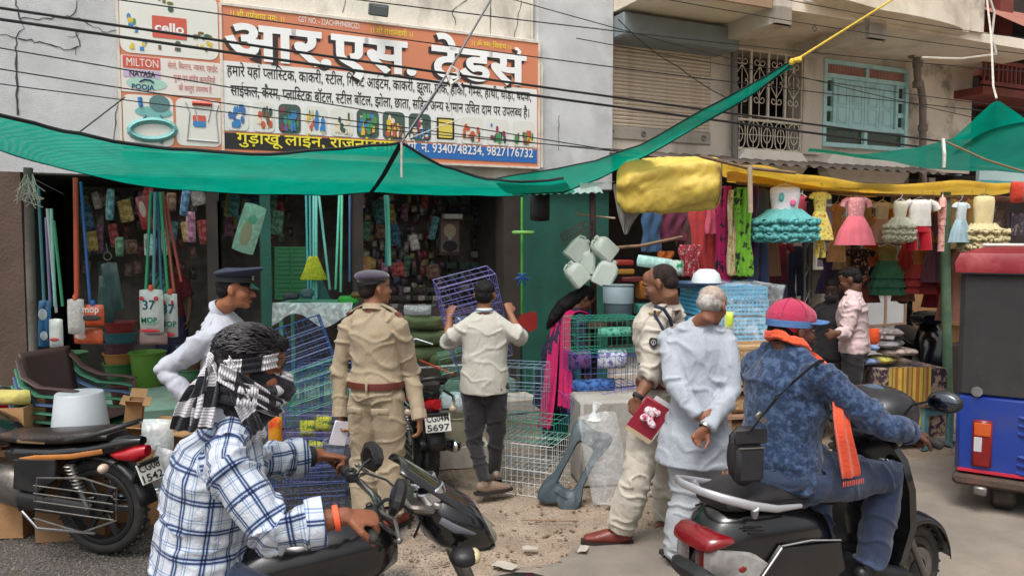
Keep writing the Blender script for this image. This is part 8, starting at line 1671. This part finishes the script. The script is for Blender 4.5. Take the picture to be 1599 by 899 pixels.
rack('blue wire crate in the middle of the stack right of the magenta dupatta',P(942,600,6.25),(.56,.4,.26),(0,0,14),K_wb,2,.05)
rack('violet wire crate tilted low in the stack by the grey frame',P(940,655,6.2),(.56,.4,.26),(0,-8,14),K_wp,3,.05)
for px,py,w,h,c,lab,d in ((905,562,.2,.15,(110,70,120),'purple printed packet inside the blue wire crate',6.3),(956,560,.26,.16,(206,210,220),'white box with colourful print inside the blue wire crate',6.3),(925,602,.4,.12,(70,110,170),'blue folded plastic goods below the white printed box',6.3),(960,518,.3,.08,(90,160,140),'sea green film heap in the top green basket',6.3),(912,646,.3,.14,(90,120,180),'blue cushion packet in the lowest crate',6.35)):
    o = pillow('packed_goods',lab,'packet',px,py,d,w,h,.2,mottled('pk_%d' % px,S(c),S(tuple(max(0,q-60) for q in c)) if c[0] < 200 else S((120,100,170)),22,.5,.56),0,14)
for px,py,lab in ((480,668,'yellow printed packet inside the violet wire rack, left'),(505,660,'yellow printed packet inside the violet wire rack, right'),(492,700,'small yellow packet low in the left wire pile')): pillow('packet',lab,'packet',px,py,5.65,.12,.12,.05,mottled('yellow_pack',S((196,196,70)),S((90,130,60)),30,.52,.56),px % 20)
pillow('orange_bag','orange and red plastic bag hanging between the policeman and the wire pile','bag',430,676,5.3,.1,.26,.08,mottled('orange_red',S((206,70,36)),S((220,150,40)),5,.45,.55))
tub('bucket','white paint bucket standing behind the parked red tailed motorcycle','bucket',711,690,6.3,.10,.12,.24,mat('bucket_cream',S((190,186,160)),.5,.1,5),zb=.18)
tub('bucket','grey lidded bucket under the wire pile left of the tan uniformed man','bucket',530,710,5.5,.10,.11,.12,pl((150,152,160)),zb=.3)
pillow('plastic_bag','pale blue plastic bag heaped on the white paint bucket','bag',712,626,6.3,.24,.16,.16,film('blue_film',(.7,.85,.9),.5))
box_item('stone_block','low concrete block under the white paint bucket','block',715,740,6.35,(.5,.3,.18),M_conc,10,zb=0)
# pale sheet-covered block and the grey seat frame
CB = box_item('covered_block','waist-high stack covered with a dusty grey sheet behind the leaning frame','block',958,690,5.95,(.62,.4,.66),wrinkle(mat('dusty_sheet',S((158,154,146)),.9,.12,4,.5,30)),8,.02,zb=0)
FR = thing('moulded_panel','dark grey moulded plastic frame with an oblong opening leaning on the covered stack','frame',(P(868,785,5.35).x,5.35,.0),R(0)); FR.rotation_euler = (R(-16),R(26),R(-14))
M_fr = mat('slate_plastic',S((62,76,84)),.45,.12,7,.2,60,dirt=S((110,112,110)),dirts=5,dirta=.4)
out = [(-.15,0),(-.13,-.035),(-.06,-.03),(0,.01),(.06,-.03),(.13,-.035),(.15,0),(.155,.1),(.115,.2),(.11,.4),(.14,.5),(.15,.58),(.11,.63),(.05,.6),(0,.59),(-.05,.6),(-.11,.63),(-.15,.58),(-.14,.5),(-.11,.4),(-.115,.2),(-.155,.1)]
inn = [(-.06,.14),(0,.135),(.06,.14),(.065,.3),(.06,.46),(0,.475),(-.06,.46),(-.065,.3)]
def ringpts(n,poly): # resample a closed outline
    P_ = [V(p) for p in poly]; L_ = [(P_[(i+1) % len(P_)]-P_[i]).length for i in range(len(P_))]; T_ = sum(L_); o = []
    for k_ in range(n):
        s_ = T_*k_/n; i = 0
        while s_ > L_[i]: s_ -= L_[i]; i += 1
        o.append(P_[i].lerp(P_[(i+1) % len(P_)],s_/L_[i]))
    return o
def angs(poly,n,c=(0,.3)):
    o = []
    for k_ in range(n):
        a = -PI/2+2*PI*k_/n; d = V((math.cos(a),math.sin(a))); best = None
        for i in range(len(poly)):
            p,q = V(poly[i])-V(c),V(poly[(i+1) % len(poly)])-V(c); e = q-p; den = d.x*e.y-d.y*e.x
            if abs(den) < 1e-9: continue
            t = (p.x*e.y-p.y*e.x)/den; u = (p.x*d.y-p.y*d.x)/den
            if t > 0 and -.001 <= u <= 1.001: best = t if best is None else max(best,t)
        o.append(V(c)+d*(best or .1))
    return o
A1,A2 = angs(out,64),angs(inn,64); b = MB(); b.loft([[V((p.x,y,p.y)) for p in pp] for pp,y in ((A2,-.02),([a.lerp(c_,.12) for a,c_ in zip(A2,A1)],-.045),([a.lerp(c_,.85) for a,c_ in zip(A2,A1)],-.05),(A1,-.03),(A1,.02),([a.lerp(c_,.5) for a,c_ in zip(A2,A1)],.03),(A2,.02))],closed=True); b.build('shell',M_fr,FR,50)
b = MB(); b.tube([(-.05,-.052,.08),(.05,-.052,.08)],.006,6); b.tube([(-.05,-.052,.53),(.05,-.052,.53)],.006,6); b.build('ridge',M_fr,FR,50)
o = pillow('plastic_wrap','large crumpled clear plastic bag leaning on the dark grey frame','bag',944,715,5.3,.28,.66,.16,film('clear_film3',op=.13),-10,-8); 
rb = P(928,642,5.3); b = MB(); b.tube([rb+V((0,0,-.06)),rb,rb+V((.02,0,.06))],[.05,.014,.035],10); tag(b.build('twisted_bag',film('clear_film2'),smooth=60),'twisted top of the clear plastic bag above the frame','bag')
# ---------------------------------------------------------------- right hand stall goods
M_jer = mat('jerrycan_plastic',S((206,216,206)),.4,.06,6,.15,30,trans=.35)
def jerry(lab,px,py,d,rot,s=1):
    t = thing('jerrycan',lab,'jerrycan',P(px,py,d)); t.rotation_euler = tuple(R(a) for a in rot); t.scale = (s,s,s)
    b = MB(); b.loft([[(x*(.1-e),y*(.065-e*.6),z) for x,y in ((-1,-.7),(-.8,-1),(.8,-1),(1,-.7),(1,.7),(.8,1),(-.8,1),(-1,.7))] for z,e in ((-.13,.02),(-.12,.0),(.05,0),(.09,.012),(.12,.05))]); b.build('can',M_jer,t,40)
    b = MB(); b.lathe([(0,0),(.028,0),(.028,.03),(0,.03)],(.03,0,.12),'Z',14); b.build('cap',M_jer,t,40); b = MB(); b.tube([(.0,0,.12),(-.02,0,.15),(-.07,0,.13),(-.085,0,.08)],.012,8); b.build('handle',M_jer,t,60); return t
for px,py,rot,s_,lab in ((902,390,(0,40,10),.84,'upper left of the hanging bunch'),(943,388,(0,-50,20),.84,'upper right of the hanging bunch'),(915,408,(0,4,-15),.86,'front centre of the hanging bunch'),(945,427,(0,28,0),.92,'large lowest right of the hanging bunch'),(900,428,(0,-40,15),.8,'lower left of the hanging bunch')): jerry('translucent white jerrycan, '+lab,px,py,6.75-(py % 3)*.06,rot,s_)
b = MB(); b.tube([P(925,345,6.7),P(924,375,6.7),P(922,405,6.7)],.008,5); tag(b.build('cord',M_cab),'dark cord from which the bunch of jerrycans hangs','cord')
rack('brown wire basket hanging above the jerrycans',P(905,375,6.9),(.24,.14,.12),(0,-28,20),mat('wire_brown',S((96,74,66)),.6),3,.04)
DT = tub('drum','grey plastic drum with a light upper band beside the striding officer','drum',965,495,6.6,.12,.128,.28,pl((84,100,108))); b = MB(); b.lathe([(.1235,.12),(.131,.125),(.134,.27),(.125,.282),(.0,.285)],(0,0,0),'Z',26,False); b.build('upper_band',pl((124,140,146)),DT,50)
SHf = thing('display_stand','dark wooden stand carrying the drum, crates and boxes','stand',P(1010,640,6.9)); SHf.location.z = 0
b = MB(); b.bx(-.6,.5,-.25,.25,1.1,1.14); b.build('top',mat('dark_wood',S((74,56,46)),.8,.2,8,.4,40),SHf); 
for x in (-.56,.46):
    for y in (-.2,.2): b = MB(); b.bx(x-.02,x+.02,y-.02,y+.02,0,1.1); b.build('leg',mat('dark_wood',S((74,56,46)),.8),SHf)
for i,(px,py,w,h,c,lab) in enumerate(((968,410,.22,.05,(176,50,46),'red flat box, top of the little stack behind the drum'),(968,424,.24,.05,(190,140,60),'yellow flat box behind the drum'),(985,436,.22,.05,(120,50,50),'maroon flat box behind the drum'),(1003,452,.09,.16,(180,110,40),'orange canister right of the drum'),(1004,482,.14,.1,(70,150,140),'aqua basket right of the drum'),(1004,500,.14,.08,(150,104,60),'brown box below the aqua basket'),(952,430,.07,.08,(160,40,40),'small red jar left of the flat boxes'))):
    box_item('goods_box',lab,'box',px,py,7.0,(w,.14,h),pl(c),10,.012)
for x_,c,lab in ((909,(196,176,60),'yellow bottle in the pouch hanging left of the drum'),(915,(50,80,140),'blue pouch hanging left of the drum')): pillow('pouch',lab,'pouch',x_,480,6.9,.09,.26,.05,pl(c),-4)
# large blue baskets wrapped in plastic on a table
M_bas = pl((84,168,206)); BT = P(1128,545,6.15)
TB = thing('goods_table','long table covered by baskets and cane goods right of the old man','table',(BT.x,BT.y,0),R(12))
b = MB(); b.bx(-.5,.55,-.3,.3,.95,1.0); b.build('top',M_bam,TB)
for x in (-.46,.5):
    for y in (-.26,.26): b = MB(); b.bx(x-.02,x+.02,y-.02,y+.02,0,.95); b.build('leg',M_bam,TB)
for i,(dz,lab) in enumerate(((1.02,'lowest'),(1.16,'second'),(1.30,'third'),(1.40,'topmost'))):
    crate('basket','sky blue slatted plastic basket, %s of the wrapped stack behind the old man' % lab,1128,500,6.15,(.6-.02*i,.42,.1),M_bas,8,zb=dz,cat='basket',n=9)
b = MB(); rr_ = []
for i in range(13):
    u = i/12; rr_.append([(.36*math.cos(q)**1*(1+.1*noise.noise(V((q*2,u*4,1)))) if True else 0,.26*math.sin(q)*(1+.12*noise.noise(V((q*2,u*4,5)))),u) for q in np.linspace(0,2*PI,49)[:-1]])
rr_ = [[V((math.copysign(abs(x/.36)**.55,x)*(.36+.03*math.sin(u*9+x*30)),math.copysign(abs(y/.26)**.6,y)*(.27+.02*math.sin(u*7+y*40)),(1.52 if 1 else 0)-.58*u+(.02*noise.noise(V((x*9,y*9,0))) if i else 0))) for x,y,u in r0] for i,r0 in enumerate(rr_)]
cen = V((0,0,1.57)); b.loft([[cen.lerp(p,.5)+V((0,0,.015*noise.noise(p*9))) for p in rr_[0]]]+rr_,cap=False); o = b.build('plastic_wrap',film('clear_film4',op=.14),None,80); o.location = (P(1145,500,6.15).x,6.15,0); o.rotation_euler = (0,0,R(8)); tag(o,'crumpled clear plastic sheet draped over the stack of blue baskets','wrap')
b = MB(); b.lathe([(0,.11),(.06,.105),(.1,.07),(.115,.02),(.118,0),(.112,0),(.1,.04),(0,.08)],(0,0,0),'Z',28,False); o = b.build('bowl',mat('bowl_white',S((206,214,216)),.35,.04,4),None,60); o.location = P(1103,441,6.1); tag(o,'upturned white bowl on top of the blue baskets','bowl')
tub('basin','dark blue shallow basin under the white bowl','basin',1088,448,6.1,.2,.22,.04,pl((44,70,104)))
pillow('packet','aqua plastic packet lying behind the striding officer head','packet',1022,410,6.5,.3,.1,.1,film('green_tint_film2',(.5,.8,.75),.6),8); pillow('packet','green and white packet right of the aqua one','packet',1055,418,6.5,.13,.13,.08,mottled('gw_pack',S((180,200,190)),S((40,140,90)),18,.5,.56))
o = pillow('yellow_toy','lime yellow plastic toy showing between the old man and the baskets','toy',1138,500,5.9,.07,.14,.07,pl((190,206,60)))
M_cane = mat('cane_weave',S((186,152,110)),.8,.2,70,1.2,120)
for i,(px,py,zb,lab) in enumerate(((1178,540,.98,'upper'),(1180,560,.84,'lower'))):
    crate('cane_basket','%s tan woven basket in the stack left of the capped rider' % lab,1176,540,5.55,(.38,.28,.11),M_cane,14,zb=zb+.02,cat='basket',n=11); b = MB(); b.bx(-.18,.18,-.13,.13,.01,.1,.01); b.build('weave',M_cane,COL.objects[-1] if False else bpy.data.objects['cane_basket' if i == 0 else 'cane_basket.001'])
LS = thing('ladder_rack','pinkish wooden ladder rack holding woven baskets behind the capped rider','rack',(P(1165,600,5.5).x,5.55,0),R(14)); M_pw = mat('pinkish_wood',S((150,116,96)),.8,.15,9,.4,40)
for x in (-.2,.2): b = MB(); b.bx(x-.018,x+.018,-.15,-.12,0,.84); b.bx(x-.018,x+.018,.12,.15,0,.84); b.build('upright',M_pw,LS)
for z in (.2,.42,.62,.82): b = MB(); b.bx(-.22,.22,-.16,.16,z-.012,z+.012); b.build('shelf',M_pw,LS)
for i,(z,lab) in enumerate(((.22,'bottom'),(.44,'middle'),(.64,'upper'))): o = box_item('cane_bundle','bundle of tan cane goods on the %s shelf of the ladder rack' % lab,'bundle',1165,600,5.55,(.36,.24,.12),M_cane,14,.03,zb=z)
# clothes stall counter
CT = thing('clothes_counter','low counter draped with striped cloth and heaped with folded garments','counter',(P(1385,600,7.1).x,7.1,0),R(8))
b = MB(); b.bx(-.26,.38,-.3,.3,.1,.72); b.build('base',mottled('patterned_side',S((70,50,66)),S((176,150,130)),16,.5,.54),CT)
b = MB(); b.grid([[(x,-.31+.01*math.sin(x*40),z) for x in np.linspace(-.2,.22,16)] for z in (.74,.6,.4,.2)]); q_ = b.build('striped_cloth',ramp_mat('stall_stripes',[(0,.1,[(0,(1,.9,.5)),(.3,(.8,.25,.2)),(.45,(1,.95,.6)),(.7,(.75,.3,.25))])],S((206,190,110))),CT,80); at = q_.data.attributes.new('cloth','FLOAT_VECTOR','POINT'); at.data.foreach_set('vector',[c for v in q_.data.vertices for c in (v.co.x+1,v.co.z,0)])
for i,(px,py,w,h,c,lab) in enumerate(((1400,548,.3,.07,(216,196,186),'white and pink folded garment at the front right of the clothes counter'),(1352,562,.26,.07,(150,170,206),'pale blue folded garment at the front left of the clothes counter'),(1376,560,.22,.06,(200,190,100),'yellow printed folded garment in the middle of the clothes counter'),(1384,536,.3,.07,(160,156,160),'grey plastic wrapped garments at the back of the clothes counter'),(1352,540,.24,.08,(96,60,66),'dark red folded garments behind the blue one'),(1386,518,.24,.08,(170,160,158),'silvery wrapped garments on top of the heap'),(1345,527,.0,.0,(0,0,0),''))):
    if lab: o = box_item('folded_garment',lab,'garment',px,py,7.0,(w,.24,.05),wrinkle(mottled('fold_%d' % px,S(c),S(tuple(max(0,q-50) for q in c)),18,.5,.56)),8+i*13,.022)
pillow('orange_cloth','bright orange cloth peak right of the pink shirted man','cloth',1358,526,6.95,.2,.16,.1,wrinkle(cl((222,84,40))),0)
def bench(lab,px,d,w,h,m,rz): t = thing('bench',lab,'bench',(P(px,600,d).x,d,0),R(rz)); b = MB(); b.bx(-w/2,w/2,-.16,.16,h-.035,h,.004); b.build('seat',mat('worn_wood_top',S((110,96,84)),.8,.2,8,.4,40),t); [MB().bx(x-.025,x+.025,y-.02,y+.02,0,h-.036).build('leg',m,t) for x in (-w/2+.06,w/2-.06) for y in (-.12,.12)]; b = MB(); b.bx(-w/2+.08,w/2-.08,-.13,-.11,h-.12,h-.05); b.build('apron',m,t); return t
M_aqw = mat('aqua_painted_wood',S((104,152,160)),.7,.15,7,.3,40,dirt=S((90,80,70)),dirts=6,dirta=.6); bench('aqua legged low bench beside the green stall post',1448,6.95,.42,.42,M_aqw,20); bench('small aqua stool behind the low bench',1440,7.6,.3,.62,M_aqw,10)
# folding gates, glass case and dark scooter behind the dresses
def gate(lab,px0,px1,y_,z0,z1):
    t = wthing('folding_gate',lab,'gate'); s0,s1 = ws(px0,-y_),ws(px1,-y_); n = max(4,int((s1-s0)/.09)); m = mat('gate_steel',S((150,148,146)),.5,.15,8,metal=.4,dirt=S((100,80,66)),dirts=6,dirta=.5)
    for i in range(n+1): b = MB(); s = s0+(s1-s0)*i/n; b.bx(s-.012,s+.012,y_-.012,y_+.012,z0,z1); b.build('bar',m,t)
    b = MB()
    for i in range(n):
        a,c = s0+(s1-s0)*i/n,s0+(s1-s0)*(i+1)/n; k_ = 0; z = z0
        while z < z1-.2: b.tube([(a,y_-.016,z),(c,y_-.016,z+.2)],.006,4); b.tube([(c,y_-.02,z),(a,y_-.02,z+.2)],.006,4); z += .4
    tag(b.build('lattice',m,t),kind='stuff')
gate('grey folding lattice gate half open behind the pink shirted man',1258,1298,.35,.14,2.3); gate('grey folding lattice gate behind the glass case',1345,1415,.35,.14,2.3)
GC = wthing('glass_case','wooden framed glass display case behind the clothes counter','cabinet',loc=(ws(1385,.3),-.3,.14)); M_gc = mat('case_wood',S((140,116,96)),.7,.15,9)
for x in (-.42,0,.42): b = MB(); b.bx(x-.02,x+.02,-.02,.02,0,.95); b.build('post',M_gc,GC)
for z in (.0,.48,.93): b = MB(); b.bx(-.44,.44,-.025,.3,z,z+.03); b.build('shelf',M_gc,GC)
b = MB(); b.bx(-.4,.4,-.004,.0,.03,.93); b.build('glass',M_glass,GC)
WD_ = wthing('framed_notice','pale framed window panel behind the dresses left of the gate','window',loc=(ws(1296,0),.0,1.45)); 
for a in ((-.3,.3,0,.04),(-.3,.3,.9,.94)): b = MB(); b.bx(a[0],a[1],-.03,.02,a[2],a[3]); b.build('rail',mat('pale_frame',S((176,170,160)),.6),WD_)
for x in (-.3,.27): b = MB(); b.bx(x,x+.03,-.03,.02,.04,.9); b.build('stile',mat('pale_frame',S((176,170,160)),.6),WD_)
b = MB(); b.bx(-.27,.27,0,.01,.04,.9); b.build('panel',mat('violet_grey_panel',S((110,90,110)),.3,.3,5),WD_)
FSc = thing('scooter','dark scooter parked in shade behind the green stall post, seen from its front','scooter',(P(1432,640,8.6).x,8.6,0),R(-105))
b = MB(); b.loft([sect(.35,.13,.3,1.0),sect(.45,.17,.25,.95),sect(.55,.12,.3,.8)]); b.build('leg_shield',M_gloss,FSc,50); b = MB(); b.loft([sect(.3,.1,.95,1.1),sect(.42,.2,.95,1.12),sect(.52,.1,.98,1.08)]); b.build('handlebar_cover',M_gloss,FSc,50)
b = MB(); b.loft([sect(-.9,.08,.5,.7),sect(-.6,.16,.3,.78),sect(-.2,.15,.3,.74),sect(0,.1,.3,.6)]); b.build('rear_body',M_gloss,FSc,50); b = MB(); b.loft([sect(-.8,.1,.76,.84),sect(-.4,.14,.73,.83),sect(0,.1,.68,.76)]); b.build('seat',M_black,FSc,50); b = MB(); b.bx(-.1,.4,-.15,.15,.26,.31,.01); b.build('floorboard',M_black,FSc)
wheel(FSc,.62,.22,.23,.05); wheel(FSc,-.6,.22,.23,.05)
for s_ in (-1,1): b = MB(); b.tube([(.4,s_*.15,1.08),(.36,s_*.22,1.2)],.006,5); b.ell((.36,s_*.26,1.22),(.02,.06,.04)); b.build('mirror',M_black,FSc,50)
for i,(px,py,d,dm,lab) in enumerate(((1468,480,9.6,(.5,.4,.42),'brown carton on the pile behind the stall post, upper left'),(1500,478,9.4,(.46,.4,.44),'brown carton on the pile behind the stall post, upper right'),(1478,530,9.6,(.6,.4,.4),'brown carton at the bottom of the pile behind the stall post'))): box_item('carton',lab,'carton',px,py,d,dm,M_card,25)
b = MB(); b.bx(-.7,.7,-.3,.3,0,.62); o = b.build('dark_table',M_dark); o.location = (P(1490,560,9.5).x,9.5,0); o.rotation_euler = (0,0,WA); tag(o,'dark low table under the cartons behind the stall post','table')
# far right dim shop goods
for i,(px,py,w,h,c,lab) in enumerate(((1530,350,.3,.5,(96,50,50),'dark red poster hanging in the far right shop'),(1560,345,.3,.4,(120,96,90),'brown poster beside the dark red one'),(1588,350,.3,.3,(80,70,90),'violet poster at the frame edge in the far right shop'))): box_item('poster',lab,'poster',px,py,10.6,(w,.02,h),mottled('poster_%d' % px,S(c),S((170,150,140)),9,.54,.57),25)
box_item('awning_board','maroon shelf board under the white and teal shop board','board',1560,312,10.2,(1.4,.5,.05),mat('maroon_board',S((110,50,54)),.6),25)
pillow('red_lantern','red cloth bundle hanging below the yellow roof end at the right edge','bundle',1588,300,7.3,.12,.2,.1,wrinkle(cl((186,60,44))))
# ---------------------------------------------------------------- litter on the ground
M_lit = mat('paper_litter',S((172,164,154)),.8,.1,9)
for i,(px,py,s_,lab) in enumerate(((827,862,.045,'crumpled scrap of white paper nearest the frame bottom, middle'),(911,863,.05,'torn white paper scrap on the sand before the red shoe'),(790,889,.07,'flat grey paper scrap at the bottom edge of the picture'),(952,792,.04,'small white scrap by the plastic bag'),(1020,775,.04,'white scrap behind the striding officer'),(684,640,.04,'scrap of paper on the gravel behind'),(458,808,.07,'crumpled white wrapper on the gravel under the wire racks'),(520,812,.04,'little white wrapper on the gravel left of the tan officer'))):
    p = G(px,py); b = MB(); r2 = random.Random(i); b.grid([[(s_*(x+.1*r2.random()),s_*.7*(y+.1*r2.random()),.012+.012*r2.random()) for x in (-1,-.3,.4,1)] for y in (-.8,0,.8)]); o = b.build('paper_scrap',M_lit,None,20); o.location = (p.x,p.y,.012); o.rotation_euler = (0,0,i*1.3); tag(o,lab,'litter')
b = MB(); b.tube([G(815,811,.01),G(850,812,.012),G(903,813,.008)],.004,5); tag(b.build('twig',M_bam),'thin dry twig lying on the sand','twig')
r_ = random.Random(8)
b = MB()
for i in range(420):
    p = G(r_.uniform(640,1060),r_.uniform(700,890)); s_ = r_.uniform(.003,.01); M_ = Euler((0,0,r_.random()*6)).to_matrix(); b.add([p+M_@V((x*s_*2,y*s_,.012+ground_z(p.x,p.y))) for x,y in ((-1,-1),(1,-.8),(.8,1),(-.9,.7))],[(0,1,2,3)])
tag(b.build('dust_litter',mat('dry_leaf_bits',S((110,84,62)),.9,.4,30)),'scatter of tiny dry bits on the sand',None,None,'stuff')
bpy.data.objects.remove(_fo,do_unlink=True)
